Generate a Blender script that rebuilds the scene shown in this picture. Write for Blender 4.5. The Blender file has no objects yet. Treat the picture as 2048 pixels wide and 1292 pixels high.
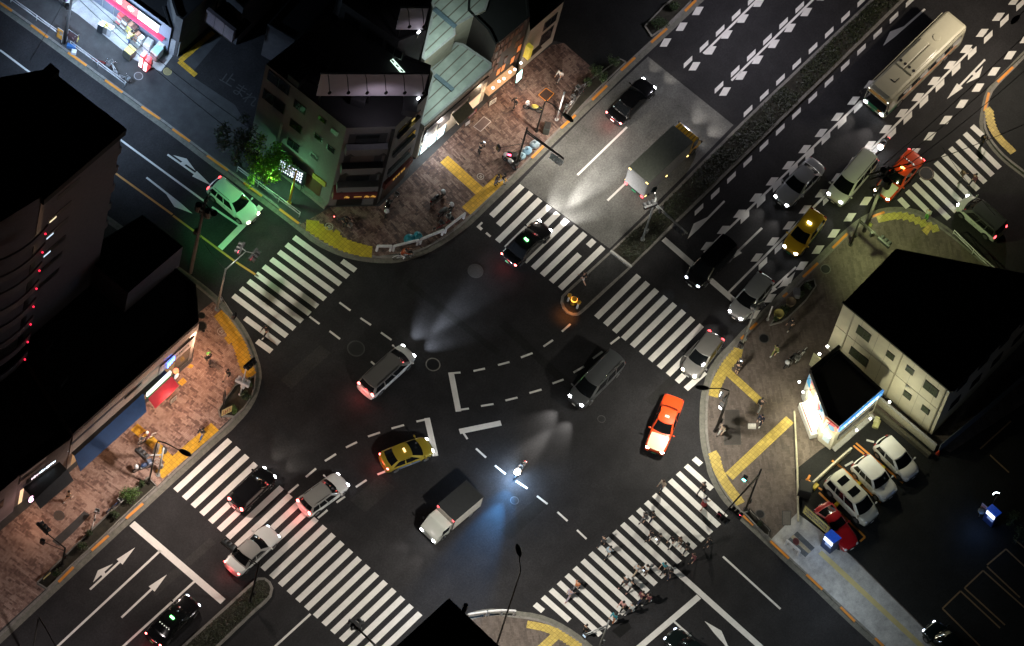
import bpy, bmesh, math, random
from mathutils import Vector, Matrix
from mathutils.geometry import tessellate_polygon
RND = random.Random(11)
SC = bpy.context.scene
COL = SC.collection
PI = math.pi
R = math.radians
# ------------------------------------------------------------------ camera (surveyed from the crossing: x along the avenue, y to its left, z up)
FOC, NADX, NADY, CAMH = 13587.17, -1103.29, 7732.44, 459.18
def _cam():
    d = Vector((NADX-1024, NADY-646, FOC)).normalized()
    up = -d
    fw = Vector((0, 0, 1)); Y = (fw-up*fw.dot(up)).normalized(); X = Y.cross(up)
    M = Matrix((X, Y, up))                      # world = M @ cam (x right, y down, z forward)
    c, s = math.cos(-R(64.0)), math.sin(-R(64.0))
    return Matrix(((c, -s, 0), (s, c, 0), (0, 0, 1))) @ M
CM = _cam()
def _ray(u, v): return CM @ Vector((u-1024, v-646, FOC))
_r0 = _ray(1024, 646)
CAMLOC = Vector((0, 0, CAMH)) - Vector((_r0.x, _r0.y, 0))*(CAMH/-_r0.z)
def at(u, v, z=0.0):
    """survey point (photo measurement) -> place on the level z"""
    r = _ray(u, v)
    return CAMLOC + r*((z-CAMLOC.z)/r.z)
cam = bpy.data.objects.new('camera', bpy.data.cameras.new('camera'))
COL.objects.link(cam); SC.camera = cam
cam.data.sensor_width = 36; cam.data.lens = FOC/2048*36
cam.data.clip_start = 1; cam.data.clip_end = 3000
cam.matrix_world = Matrix.Translation(CAMLOC) @ Matrix((CM.col[0], -CM.col[1], -CM.col[2])).transposed().to_4x4()
SC.render.resolution_x, SC.render.resolution_y = 1024, 646
SC.view_settings.view_transform = 'Standard'; SC.view_settings.look = 'None'; SC.view_settings.exposure = 0

# ------------------------------------------------------------------ materials
def nt(name):
    m = bpy.data.materials.new(name); m.use_nodes = True
    t = m.node_tree; b = t.nodes['Principled BSDF']
    return m, t, b
def node(t, kind, **kw):
    n = t.nodes.new(kind)
    for k, v in kw.items():
        if k in n.inputs: n.inputs[k].default_value = v
        else: setattr(n, k, v)
    return n
def ramp(t, fac, stops):
    r = t.nodes.new('ShaderNodeValToRGB'); e = r.color_ramp.elements
    while len(e) < len(stops): e.new(.5)
    for i, (p, c) in enumerate(stops):
        e[i].position = p; e[i].color = (*c, 1) if len(c) == 3 else c
    t.links.new(fac, r.inputs[0]); return r.outputs[0]
def mixc(t, fac, a, b, mode='MIX'):
    m = t.nodes.new('ShaderNodeMix'); m.data_type = 'RGBA'; m.blend_type = mode
    for s, x in ((m.inputs[0], fac), (m.inputs[6], a), (m.inputs[7], b)):
        if hasattr(x, 'is_linked'): t.links.new(x, s)
        elif isinstance(x, (int, float)): s.default_value = x
        else: s.default_value = (*x, 1)
    return m.outputs[2]
def wpos(t):
    return t.nodes.new('ShaderNodeNewGeometry').outputs['Position']
def noise(t, vec, scale, detail=3, rough=.6):
    n = node(t, 'ShaderNodeTexNoise', Scale=scale, Detail=detail, Roughness=rough)
    t.links.new(vec, n.inputs['Vector']); return n.outputs['Fac']
def mapped(t, vec, scale=(1, 1, 1), rot=0):
    m = node(t, 'ShaderNodeMapping'); m.inputs['Scale'].default_value = scale; m.inputs['Rotation'].default_value = (0, 0, rot)
    t.links.new(vec, m.inputs['Vector']); return m.outputs[0]
_MC = {}
def M(name, col, rough=.6, metal=0.0, var=.25, scale=6.0, emit=None, power=0.0, coat=0.0, spec=.5):
    """plain surface with a little procedural unevenness"""
    if name in _MC: return _MC[name]
    m, t, b = nt(name)
    tc = t.nodes.new('ShaderNodeTexCoord').outputs['Object']
    n = noise(t, tc, scale, 4)
    c = ramp(t, n, [(.3, tuple(x*(1-var) for x in col)), (.75, tuple(min(1, x*(1+var*.5)) for x in col))])
    t.links.new(c, b.inputs['Base Color'])
    b.inputs['Roughness'].default_value = rough; b.inputs['Metallic'].default_value = metal
    b.inputs['Specular IOR Level'].default_value = spec
    b.inputs['Coat Weight'].default_value = coat; b.inputs['Coat Roughness'].default_value = .08
    if emit:
        b.inputs['Emission Color'].default_value = (*emit, 1); b.inputs['Emission Strength'].default_value = power
    _MC[name] = m; return m
def glow(name, col, power): return M(name, tuple(.6*c+.05 for c in col), .4, emit=col, power=power, var=.05)
def PAINT(name, col, metal=0.0, rough=.32): return M(name, col, rough, metal, .06, 1.5, coat=.6)

# ------------------------------------------------------------------ mesh collector
ROOTM = {}
class MB:
    def __init__(s): s.v = []; s.f = []
    def add(s, vs, fs):
        o = len(s.v); s.v += [Vector(p) for p in vs]; s.f += [tuple(i+o for i in f) for f in fs]; return s
    def quad(s, a, b, c, d): return s.add((a, b, c, d), ((0, 1, 2, 3),))
    def box(s, c, d, rz=0, M3=None):
        c = Vector(c); hx, hy, hz = d[0]/2, d[1]/2, d[2]/2
        rot = M3 or Matrix.Rotation(rz, 3, 'Z')
        vs = [c+rot @ Vector((x*hx, y*hy, z*hz)) for z in (-1, 1) for x, y in ((-1, -1), (1, -1), (1, 1), (-1, 1))]
        return s.add(vs, ((3, 2, 1, 0), (4, 5, 6, 7), (0, 1, 5, 4), (1, 2, 6, 5), (2, 3, 7, 6), (3, 0, 4, 7)))
    def bar(s, a, b, w, h=None):
        a, b = Vector(a), Vector(b); h = h or w
        d = b-a; L = d.length
        if L < 1e-6: return s
        x = d/L; up = Vector((0, 0, 1)) if abs(x.z) < .95 else Vector((1, 0, 0))
        y = up.cross(x).normalized(); z = x.cross(y)
        return s.box((a+b)/2, (L, w, h), M3=Matrix((x, y, z)).transposed())
    def tube(s, pts, r, n=8, cap=True):
        pts = [Vector(p) for p in pts]; rs = r if isinstance(r, (list, tuple)) else [r]*len(pts)
        rings = []; pv = None
        for i, p in enumerate(pts):
            t = (pts[min(i+1, len(pts)-1)]-pts[max(i-1, 0)]).normalized()
            if pv is None:
                a = Vector((0, 0, 1)) if abs(t.z) < .9 else Vector((1, 0, 0)); u = a.cross(t).normalized()
            else:
                u = (pv-t*pv.dot(t)).normalized()
            w = t.cross(u); pv = u
            rings.append([p+u*math.cos(2*PI*k/n)*rs[i]+w*math.sin(2*PI*k/n)*rs[i] for k in range(n)])
        vs = [q for g in rings for q in g]; fs = []
        for i in range(len(rings)-1):
            for k in range(n):
                fs.append((i*n+k, i*n+(k+1) % n, (i+1)*n+(k+1) % n, (i+1)*n+k))
        if cap: fs += [tuple(range(n-1, -1, -1)), tuple((len(rings)-1)*n+k for k in range(n))]
        return s.add(vs, fs)
    def cyl(s, c, r, h, n=16, r2=None):
        c = Vector(c); return s.tube([c, c+Vector((0, 0, h))], [r, r if r2 is None else r2], n)
    def lathe(s, c, prof, n=16):
        c = Vector(c); vs = []; fs = []
        for (r, z) in prof:
            vs += [c+Vector((r*math.cos(2*PI*k/n), r*math.sin(2*PI*k/n), z)) for k in range(n)]
        for i in range(len(prof)-1):
            for k in range(n): fs.append((i*n+k, i*n+(k+1) % n, (i+1)*n+(k+1) % n, (i+1)*n+k))
        fs += [tuple(range(n-1, -1, -1)), tuple((len(prof)-1)*n+k for k in range(n))]
        return s.add(vs, fs)
    def ball(s, c, r, n=10, m=6, sc=(1, 1, 1)):
        c = Vector(c); vs = []; fs = []
        for i in range(m+1):
            a = PI*i/m
            vs += [c+Vector((r*sc[0]*math.sin(a)*math.cos(2*PI*k/n), r*sc[1]*math.sin(a)*math.sin(2*PI*k/n), r*sc[2]*math.cos(a))) for k in range(n)]
        for i in range(m):
            for k in range(n): fs.append((i*n+k, (i+1)*n+k, (i+1)*n+(k+1) % n, i*n+(k+1) % n))
        return s.add(vs, fs)
    def torus(s, c, Rr, r, axis='y', n=20, k=6):
        pts = []
        c = Vector(c)
        for i in range(n+1):
            a = 2*PI*i/n
            d = {'y': Vector((math.cos(a), 0, math.sin(a))), 'z': Vector((math.cos(a), math.sin(a), 0)), 'x': Vector((0, math.cos(a), math.sin(a)))}[axis]
            pts.append(c+d*Rr)
        return s.tube(pts, r, k, False)
    def poly(s, pts, z0=None, z1=None, side=True):
        """flat polygon (z1) with optional skirt down to z0; pts ccw or cw list of Vectors"""
        p = [Vector((q[0], q[1], z1 if z1 is not None else q[2])) for q in pts]
        area = sum(p[i].x*p[(i+1) % len(p)].y-p[(i+1) % len(p)].x*p[i].y for i in range(len(p)))
        if area < 0: p.reverse()
        tris = tessellate_polygon([p]); fs = []
        for a, b, c in tris:
            n = (p[b]-p[a]).cross(p[c]-p[a])
            fs.append((a, b, c) if n.z >= 0 else (a, c, b))
        s.add(p, fs)
        if z0 is not None:
            n = len(p); lo = [Vector((q.x, q.y, z0)) for q in p]
            s.add(lo+p, [(i, (i+1) % n, n+(i+1) % n, n+i) for i in range(n)])
        return s
    def prism(s, pts, z0, z1, bottom=True):
        s.poly(pts, z0, z1)
        if bottom:
            q = MB(); q.poly(pts, None, z0); s.add(q.v, [tuple(reversed(f)) for f in q.f])
        return s
    def build(s, name, mat, parent=None, smooth=False, world=False, bevel=0, sub=0, merge=False):
        me = bpy.data.meshes.new(name)
        vs = s.v
        if parent is not None and world:
            inv = ROOTM[parent.name].inverted(); vs = [inv @ v for v in vs]
        me.from_pydata([tuple(v) for v in vs], [], s.f); me.update()
        if merge:
            b = bmesh.new(); b.from_mesh(me); bmesh.ops.remove_doubles(b, verts=b.verts, dist=1e-4); bmesh.ops.recalc_face_normals(b, faces=b.faces); b.to_mesh(me); b.free()
        if smooth: me.shade_smooth()
        if mat: me.materials.append(mat)
        o = bpy.data.objects.new(name, me); COL.objects.link(o)
        if parent is not None: o.parent = parent
        if bevel:
            md = o.modifiers.new('bevel', 'BEVEL'); md.width = bevel; md.segments = 2; md.limit_method = 'ANGLE'
        if sub:
            md = o.modifiers.new('sub', 'SUBSURF'); md.levels = sub; md.render_levels = sub
        return o
def tag(o, label, cat, group=None):
    o['label'] = label; o['category'] = cat
    if group: o['group'] = group
    return o
def thing(name, label, cat, loc=(0, 0, 0), rz=0, group=None):
    o = bpy.data.objects.new(name, None); COL.objects.link(o); o.empty_display_size = .3
    o.location = loc; o.rotation_euler = (0, 0, rz)
    ROOTM[o.name] = Matrix.Translation(Vector(loc)) @ Matrix.Rotation(rz, 4, 'Z')
    return tag(o, label, cat, group)
def struct(name, mb, mat, **k):
    o = mb.build(name, mat, **k); o['kind'] = 'structure'; return o
def copy_tree(o, loc, rz, label=None, parent=None, mats=None):
    c = o.copy(); COL.objects.link(c)
    if parent is None:
        c.location = loc; c.rotation_euler = (0, 0, rz)
        ROOTM[c.name] = Matrix.Translation(Vector(loc)) @ Matrix.Rotation(rz, 4, 'Z')
        if label: c['label'] = label
    else:
        c.parent = parent
    for ch in list(o.children): copy_tree(ch, None, None, None, c)
    return c
def light(kind, name, loc, col, power, size=.2, aim=None, cone=None, blend=1.0):
    l = bpy.data.lights.new(name, kind); l.color = col; l.energy = power
    if kind == 'AREA': l.size = size
    else: l.shadow_soft_size = size
    if kind == 'SPOT': l.spot_size = cone; l.spot_blend = blend
    o = bpy.data.objects.new(name, l); COL.objects.link(o); o.location = loc
    if aim is not None:
        o.rotation_euler = (Vector(aim)-Vector(loc)).to_track_quat('-Z', 'Y').to_euler()
    return o
def text(body, name, mat, size, loc, rot, parent=None, extrude=.004, align='CENTER'):
    cu = bpy.data.curves.new(name, 'FONT'); cu.body = body; cu.size = size; cu.extrude = extrude
    cu.align_x = align; cu.align_y = 'CENTER'; cu.materials.append(mat)
    o = bpy.data.objects.new(name, cu); COL.objects.link(o)
    dg = bpy.context.evaluated_depsgraph_get(); me = bpy.data.meshes.new_from_object(o.evaluated_get(dg))
    bpy.data.objects.remove(o); me.name = name
    if not me.materials: me.materials.append(mat)
    o = bpy.data.objects.new(name, me); COL.objects.link(o)
    if isinstance(rot, Matrix): o.matrix_local = Matrix.Translation(Vector(loc)) @ rot.to_4x4()
    else: o.location = loc; o.rotation_euler = rot
    if parent is not None: o.parent = parent
    return o
def marks(n, length, height, seed=0, fill=.75):
    """short irregular strokes that stand for writing too small to read: list of (x0,x1,y0,y1)"""
    r = random.Random(seed); out = []; w = length/n
    for i in range(n):
        x = -length/2+i*w; k = r.choice((0, 1, 2, 3))
        out.append((x, x+w*fill, -height*.06, height*.1) if k else (x+w*.1, x+w*.55, -height*.5, height*.5))
        out.append((x+w*.1*k, x+w*.1*k+w*.2, -height*.5, height*.5*r.uniform(.4, 1)))
        if k > 1: out.append((x, x+w*fill*.9, height*.3, height*.48))
        if k > 2: out.append((x+w*.1, x+w*fill, -height*.5, -height*.34))
    return out
def facade(a, b, zt, zb=0):
    """frame of a wall from a to b: origin a, x along, z up, outward normal to the right of a->b"""
    a = Vector((a[0], a[1], 0)); b = Vector((b[0], b[1], 0)); x = (b-a).normalized(); n = Vector((x.y, -x.x, 0))
    return a, x, n, (b-a).length
def wallbox(mb, fr, x0, x1, z0, z1, d0, d1):
    a, x, n, L = fr
    mat = Matrix((x, -n, Vector((0, 0, 1)))).transposed()
    c = a+x*(x0+x1)/2+n*(d0+d1)/2+Vector((0, 0, (z0+z1)/2))
    mb.box(c, (x1-x0, abs(d1-d0), z1-z0), M3=mat); return mb
# ================================================================== world, ground
W = bpy.data.worlds.new('World'); SC.world = W; W.use_nodes = True
_t = W.node_tree; _bg = _t.nodes['Background']
SKY = _t.nodes.new('ShaderNodeTexSky'); SKY.sky_type = 'NISHITA'; SKY.sun_disc = False
SKY.sun_elevation = R(3); SKY.sun_rotation = R(200)
_t.links.new(SKY.outputs[0], _bg.inputs[0]); _bg.inputs[1].default_value = .0016
_sl = bpy.data.lights.new('moon', 'SUN'); _sl.energy = .004; _sl.angle = R(8); _sl.color = (.8, .85, 1)
_so = bpy.data.objects.new('moon', _sl); COL.objects.link(_so); _so.rotation_euler = (R(40), 0, R(20))

def asphalt(name, base, warm=(1, 1, 1), bands=True):
    m, t, b = nt(name); p = wpos(t)
    big = noise(t, p, .09, 4); fine = noise(t, p, 14, 6, .8); mid = noise(t, p, .9, 4)
    c = ramp(t, big, [(.3, tuple(base*.72*w for w in warm)), (.7, tuple(base*1.25*w for w in warm))])
    c = mixc(t, .55, c, ramp(t, fine, [(.25, (.35, .35, .35)), (.75, (1.6, 1.6, 1.6))]), 'MULTIPLY')
    c = mixc(t, .5, c, ramp(t, mid, [(.35, (.7, .7, .7)), (.6, (1.15, 1.15, 1.15))]), 'MULTIPLY')
    c = mixc(t, .55, c, ramp(t, noise(t, p, 6.5, 2, .9), [(.3, (.45, .45, .45)), (.7, (1.5, 1.5, 1.5))]), 'MULTIPLY')
    # hairline cracks / joints
    v = node(t, 'ShaderNodeTexVoronoi', feature='DISTANCE_TO_EDGE', Scale=.12)
    dn = node(t, 'ShaderNodeTexNoise', Scale=.8, Detail=4); t.links.new(p, dn.inputs['Vector'])
    add = node(t, 'ShaderNodeVectorMath', operation='MULTIPLY_ADD'); add.inputs[1].default_value = (1.5, 1.5, 0)
    t.links.new(dn.outputs['Color'], add.inputs[0]); t.links.new(p, add.inputs[2]); t.links.new(add.outputs[0], v.inputs['Vector'])
    c = mixc(t, ramp(t, v.outputs['Distance'], [(0, (.28, .28, .28)), (.003, (0, 0, 0))]), c, (base*.5,)*3)
    if bands:   # wheel tracks along the avenue
        w = node(t, 'ShaderNodeTexWave', wave_type='BANDS', bands_direction='Y', Scale=.098, Distortion=.4, Detail=1)
        t.links.new(p, w.inputs['Vector'])
        c = mixc(t, .22, c, ramp(t, w.outputs['Fac'], [(.1, (.6, .6, .6)), (.9, (1.2, 1.2, 1.2))]), 'MULTIPLY')
    t.links.new(c, b.inputs['Base Color'])
    b.inputs['Roughness'].default_value = .75; b.inputs['Specular IOR Level'].default_value = .18
    bp = node(t, 'ShaderNodeBump', Strength=.25, Distance=.01); t.links.new(fine, bp.inputs['Height']); t.links.new(bp.outputs[0], b.inputs['Normal'])
    return m
ASPH = asphalt('asphalt', .023, (1, .97, 1.03))
ASPH_PALE = asphalt('pale_asphalt', .125, (1, .99, .93))
ASPH_LOT = asphalt('lot_asphalt', .016, (.95, 1, 1), False)
def concrete(name, col, sc=3.0):
    m, t, b = nt(name); p = wpos(t)
    c = ramp(t, noise(t, p, sc, 6, .7), [(.3, tuple(x*.62 for x in col)), (.7, tuple(x*1.2 for x in col))])
    c = mixc(t, .4, c, ramp(t, noise(t, p, 22, 3), [(.3, (.6, .6, .6)), (.7, (1.3, 1.3, 1.3))]), 'MULTIPLY')
    t.links.new(c, b.inputs['Base Color']); b.inputs['Roughness'].default_value = .85; return m
GUTTER = concrete('gutter_concrete', (.16, .155, .13)); KERB = concrete('kerb_concrete', (.2, .19, .17))
SLAB = concrete('pale_slab', (.42, .42, .41), 1.2)
def bricks(name, a, b2, c3, mort, rot=0):
    m, t, b = nt(name); p = wpos(t); q = mapped(t, p, (1, 1, 1), rot)
    br = node(t, 'ShaderNodeTexBrick', offset=.5, Scale=1.0)
    br.inputs['Brick Width'].default_value = .24; br.inputs['Row Height'].default_value = .12; br.inputs['Mortar Size'].default_value = .006
    br.inputs['Color1'].default_value = (0, 0, 0, 1); br.inputs['Color2'].default_value = (1, 1, 1, 1); br.inputs['Mortar'].default_value = (.5, .5, .5, 1)
    t.links.new(q, br.inputs['Vector'])
    # runs of same-coloured bricks: cells stretched along the courses, snapped to whole bricks
    sn = node(t, 'ShaderNodeVectorMath', operation='SNAP'); sn.inputs[1].default_value = (.12, .24, 1); t.links.new(q, sn.inputs[0])
    cl = []
    for s, off in (((4.6, 1.25, 1), 0), ((3.0, 2.2, 1), 7)):
        v = node(t, 'ShaderNodeTexVoronoi', feature='F1', Scale=1.0); t.links.new(mapped(t, sn.outputs[0], s, 0), v.inputs['Vector'])
        sp = node(t, 'ShaderNodeSeparateColor'); t.links.new(v.outputs['Color'], sp.inputs[0]); cl.append(sp.outputs[0])
    pick = mixc(t, .35, cl[0], cl[1])
    mix2 = mixc(t, .28, pick, br.outputs['Color'])
    col = ramp(t, mix2, [(.22, b2), (.45, a), (.72, c3)])
    col = mixc(t, ramp(t, br.outputs['Fac'], [(.4, (0, 0, 0)), (.6, (.7, .7, .7))]), col, mort)
    col = mixc(t, .6, col, ramp(t, noise(t, p, .35, 4), [(.3, (.62, .62, .62)), (.7, (1.2, 1.2, 1.2))]), 'MULTIPLY')
    t.links.new(col, b.inputs['Base Color']); b.inputs['Roughness'].default_value = .8
    return m
BRICK_NW = bricks('brown_brick_paving', (.12, .068, .054), (.055, .031, .027), (.22, .15, .12), (.045, .035, .03), R(8))
BRICK_W = bricks('red_brick_paving', (.25, .155, .125), (.125, .072, .058), (.36, .25, .205), (.1, .07, .06), R(-6))
BRICK_E = bricks('grey_brick_paving', (.105, .082, .068), (.08, .062, .052), (.135, .108, .09), (.05, .042, .036), R(40))
PAVE_DK = concrete('dark_pavement', (.045, .046, .048), 1.0)
def paintmat(name, col, wear=.5, grid=False):
    m, t, b = nt(name); p = wpos(t)
    n = noise(t, p, 5.5, 8, .75); n2 = noise(t, p, .7, 3)
    c = ramp(t, noise(t, p, 1.6, 4), [(.3, tuple(x*.86 for x in col)), (.7, col)])
    f = node(t, 'ShaderNodeMath', operation='MULTIPLY'); t.links.new(n, f.inputs[0]); t.links.new(n2, f.inputs[1])
    k = .19-.05*wear
    c = mixc(t, ramp(t, f.outputs[0], [(k-.07, (.0, .0, .0)), (.10, (.0, .0, .0)), (.34, (0, 0, 0))]), c, (.05, .05, .05))
    sc = noise(t, mapped(t, p, (1.2, 5, 1), R(38)), 1.6, 9, .85)
    c = mixc(t, ramp(t, sc, [(.60, (0, 0, 0)), (.70, (wear,)*3)]), c, (.07, .07, .07))
    c = mixc(t, .5, c, ramp(t, noise(t, p, 30, 2), [(.3, (.75, .75, .75)), (.7, (1.1, 1.1, 1.1))]), 'MULTIPLY')
    if grid:
        br = node(t, 'ShaderNodeTexBrick', offset=0.0, Scale=1.0); br.inputs['Brick Width'].default_value = .3; br.inputs['Row Height'].default_value = .3; br.inputs['Mortar Size'].default_value = .012
        br.inputs['Color1'].default_value = (.78, .78, .78, 1); br.inputs['Color2'].default_value = (1.05, 1.05, 1.05, 1); br.inputs['Mortar'].default_value = (.4, .4, .4, 1)
        t.links.new(p, br.inputs['Vector']); c = mixc(t, 1.0, c, br.outputs['Color'], 'MULTIPLY')
        v = node(t, 'ShaderNodeTexVoronoi', Scale=16.0); t.links.new(p, v.inputs['Vector']); c = mixc(t, .35, c, ramp(t, v.outputs['Distance'], [(.2, (1.15, 1.15, 1.15)), (.6, (.55, .55, .55))]), 'MULTIPLY')
    t.links.new(c, b.inputs['Base Color']); b.inputs['Roughness'].default_value = .6; return m
WHITE = paintmat('white_road_paint', (.74, .72, .68)); ORANGE = paintmat('orange_kerb_paint', (.72, .27, .03), .6)
WORN = paintmat('worn_road_paint', (.62, .61, .58), .8)
YELLOW = paintmat('tactile_yellow', (.75, .43, .03), .4, True); YELLOW2 = paintmat('faded_tactile_yellow', (.62, .46, .10), .45, True)
ORLINE = paintmat('orange_line_paint', (.55, .25, .05), .7)

mb = MB(); mb.quad((-420, -420, 0), (420, -420, 0), (420, 420, 0), (-420, 420, 0)); struct('road_surface', mb, ASPH)

def P(pts, z=0): return [at(u, v, z) for u, v in pts]
def offs(pts, d):
    """offset an open polyline sideways (left of travel = +)"""
    out = []
    for i, p in enumerate(pts):
        a = (p-pts[i-1]).normalized() if i else None; b = (pts[i+1]-p).normalized() if i < len(pts)-1 else None
        t = ((a or b)+(b or a)).normalized(); n = Vector((-t.y, t.x, 0))
        k = 1/max(.5, math.sqrt((1+(a.dot(b) if a and b else 1))/2)) if a and b else 1
        out.append(p+n*d*k)
    return out
def smooth(pts, it=2):
    for _ in range(it):
        q = [pts[0]]
        for a, b in zip(pts, pts[1:]): q += [a*.75+b*.25, a*.25+b*.75]
        q.append(pts[-1]); pts = q
    return pts
def ribbon(mb, A, B, z=None):
    for i in range(len(A)-1):
        q = [A[i], A[i+1], B[i+1], B[i]]
        if z is not None: q = [Vector((p.x, p.y, z)) for p in q]
        n = (q[1]-q[0]).cross(q[2]-q[0])
        mb.quad(*(q if n.z > 0 else q[::-1]))
    return mb
KH = .15
KERBLINES = {
 'NW': [(-220, -150), (62, 50), (136, 105), (210, 160), (283, 213), (345, 258), (414, 311), (487, 365), (559, 418), (598, 448), (636, 480), (683, 502), (720, 511), (755, 515), (790, 515), (816, 509), (848, 498), (885, 477), (929, 446), (951, 425), (995, 382), (1030, 349), (1075, 304), (1137, 243), (1199, 185), (1256, 128), (1318, 71), (1381, 11), (1650, -246)],
 'W': [(-250, 1505), (132, 1149), (269, 1022), (427, 876), (455, 853), (466, 841), (483, 823), (497, 803), (506, 784), (513, 757), (512, 735), (505, 711), (497, 689), (486, 667), (472, 646), (455, 626), (439, 608), (420, 590), (393, 568), (228, 450), (0, 287), (-200, 143)],
 'E': [(2200, 690), (1985, 540), (1901, 466), (1851, 434), (1826, 424), (1800, 421), (1769, 423), (1745, 432), (1725, 443), (1695, 467), (1665, 496), (1621, 540), (1570, 590), (1507, 652), (1488, 671), (1467, 695), (1448, 712), (1436, 729), (1425, 746), (1420, 763), (1412, 794), (1410, 833), (1411, 872), (1416, 903), (1423, 925), (1426, 943), (1439, 970), (1453, 993), (1471, 1013), (1480, 1025), (1507, 1050), (1541, 1082), (1578, 1117), (1629, 1164), (1695, 1228), (1767, 1293), (1950, 1458)],
 'NE': [(2300, -155), (2026, 134), (1995, 164), (1978, 185), (1969, 222), (1966, 250), (1973, 268), (1986, 290), (2010, 316), (2048, 345), (2200, 460)],
 'S': [(1400, 1480), (1230, 1345), (1171, 1291), (1144, 1270), (1111, 1250), (1074, 1236), (1024, 1230), (992, 1226), (960, 1229), (930, 1240), (895, 1262), (850, 1300), (700, 1440)],
}
FAR = {
 'NW': [(1500, -500), (-220, -500)], 'W': [(-700, 143), (-700, 1505)], 'E': [(2700, 1458), (2700, 690)],
 'NE': [(2700, 460), (2700, -155)], 'S': [(700, 1900), (1400, 1900)]}
GUT = {'NW': .42, 'W': .42, 'E': .42, 'NE': .3, 'S': .45}
SIDE = {}
kerb_world = {}
for k, px in KERBLINES.items():
    line = smooth(P(px, KH), 1)
    far = P(FAR[k], KH)
    c = sum(far, Vector())/len(far)
    # which side is the pavement
    mid = line[len(line)//2]; t = (line[len(line)//2+1]-mid); n = Vector((-t.y, t.x, 0))
    sgn = 1 if n.dot(c-mid) > 0 else -1
    SIDE[k] = sgn; kerb_world[k] = line
    inner = offs(line, sgn*.19)
    mat = {'NW': PAVE_DK, 'W': PAVE_DK, 'E': BRICK_E, 'NE': ASPH_LOT, 'S': BRICK_E}[k]
    mb = MB(); mb.poly(inner+far, None, KH); struct('pavement', mb, mat)
    mb = MB(); ribbon(mb, line, inner, KH); lo = [Vector((p.x, p.y, 0)) for p in line]
    for i in range(len(line)-1): mb.quad(*((lo[i], lo[i+1], line[i+1], line[i]) if sgn > 0 else (line[i], line[i+1], lo[i+1], lo[i])))
    struct('kerb', mb, KERB)
    mb = MB(); ribbon(mb, lo, offs(lo, -sgn*GUT[k]), .006); struct('gutter', mb, GUTTER)
def offset_rel(k, d):      # + into the pavement
    return offs(kerb_world[k], SIDE[k]*d)
def flat(name, px, z, mat): mb = MB(); mb.poly(P(px, z), None, z); return struct(name, mb, mat)

# brick areas laid on the pavements
flat('brick_pavement', [(598, 450), (640, 480), (690, 500), (755, 512), (815, 505), (850, 494), (885, 473), (927, 441), (993, 378), (1029, 345), (1073, 300), (1135, 239), (1197, 181), (1216, 163), (1128, 86), (1104, 90), (1040, 140), (838, 335), (760, 412), (662, 414)], KH+.003, BRICK_NW)
flat('brick_pavement', [(-160, 1405), (130, 1143), (267, 1016), (425, 870), (462, 836), (479, 818), (493, 800), (501, 783), (506, 757), (505, 735), (499, 712), (491, 690), (480, 668), (466, 648), (450, 628), (432, 608), (426, 603), (398, 625), (385, 722), (147, 938), (20, 1045), (-160, 1200)], KH+.003, BRICK_W)
flat('side_pavement', [(1216, 163), (1254, 124), (1316, 67), (1420, -30), (1140, -30), (1100, 80), (1128, 86)], KH+.004, ASPH_LOT)  # upper end of the pavement coloured dark to imitate poor light
flat('side_pavement', [(559, 415), (598, 446), (660, 414), (560, 340), (480, 285), (440, 262)], KH+.004, PAVE_DK)
flat('alley_surface', [(540, -40), (380, 150), (470, 210), (500, 260), (560, 200), (700, -40)], KH+.004, ASPH)
flat('pale_pavement', [(1542, 1079), (1594, 1026), (1640, 1060), (1700, 1110), (1990, 1400), (1900, 1410), (1767, 1288), (1629, 1160), (1579, 1113)], KH+.004, SLAB)
# parking yard
flat('parking_lot', [(1597, 1027), (1590, 940), (1640, 900), (1760, 830), (1900, 905), (2300, 640), (2500, 1500), (1998, 1405), (1705, 1112), (1642, 1062)], KH+.007, ASPH_LOT)
# paler resurfaced stretch of the avenue and other patches
flat('resurfaced_road', [(1039, 366), (1090, 312), (1199, 203), (1296, 113), (1467, 250), (1394, 325), (1316, 402), (1219, 497)], .003, ASPH_PALE)
flat('road_patch', [(960, 452), (985, 474), (1002, 456), (978, 434)], .011, asphalt('patch_asphalt', .022))
flat('road_patch', [(1224, 1262), (1254, 1238), (1263, 1256), (1240, 1276)], .004, asphalt('dark_patch', .008))  # second patch is darker asphalt

PATCH_A = asphalt('trench_asphalt', .017); PATCH_B = asphalt('repair_asphalt', .032, (1, .98, .97))
for px, mt in (([(560, 760), (640, 690), (662, 706), (582, 778)], PATCH_B), ([(1010, 640), (1180, 800), (1168, 812), (998, 652)], PATCH_A), ([(820, 560), (1000, 700), (992, 710), (812, 570)], PATCH_A), ([(700, 1000), (760, 950), (790, 975), (730, 1025)], PATCH_B), ([(1000, 1060), (1080, 990), (1100, 1008), (1020, 1080)], PATCH_A),
               ([(1290, 800), (1370, 725), (1384, 738), (1304, 812)], PATCH_A), ([(300, 1180), (420, 1075), (432, 1086), (312, 1192)], PATCH_B), ([(1600, 150), (1700, 55), (1712, 64), (1612, 160)], PATCH_A), ([(340, 330), (470, 425), (462, 436), (332, 341)], PATCH_A), ([(1180, 1200), (1330, 1070), (1342, 1082), (1192, 1212)], PATCH_A)):
    flat('road_patch', px, .004, mt)
flat('paving_repair', [(150, 1040), (168, 1022), (180, 1030), (146, 1066), (118, 1092), (104, 1082)], KH+.006, PAVE_DK)
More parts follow.
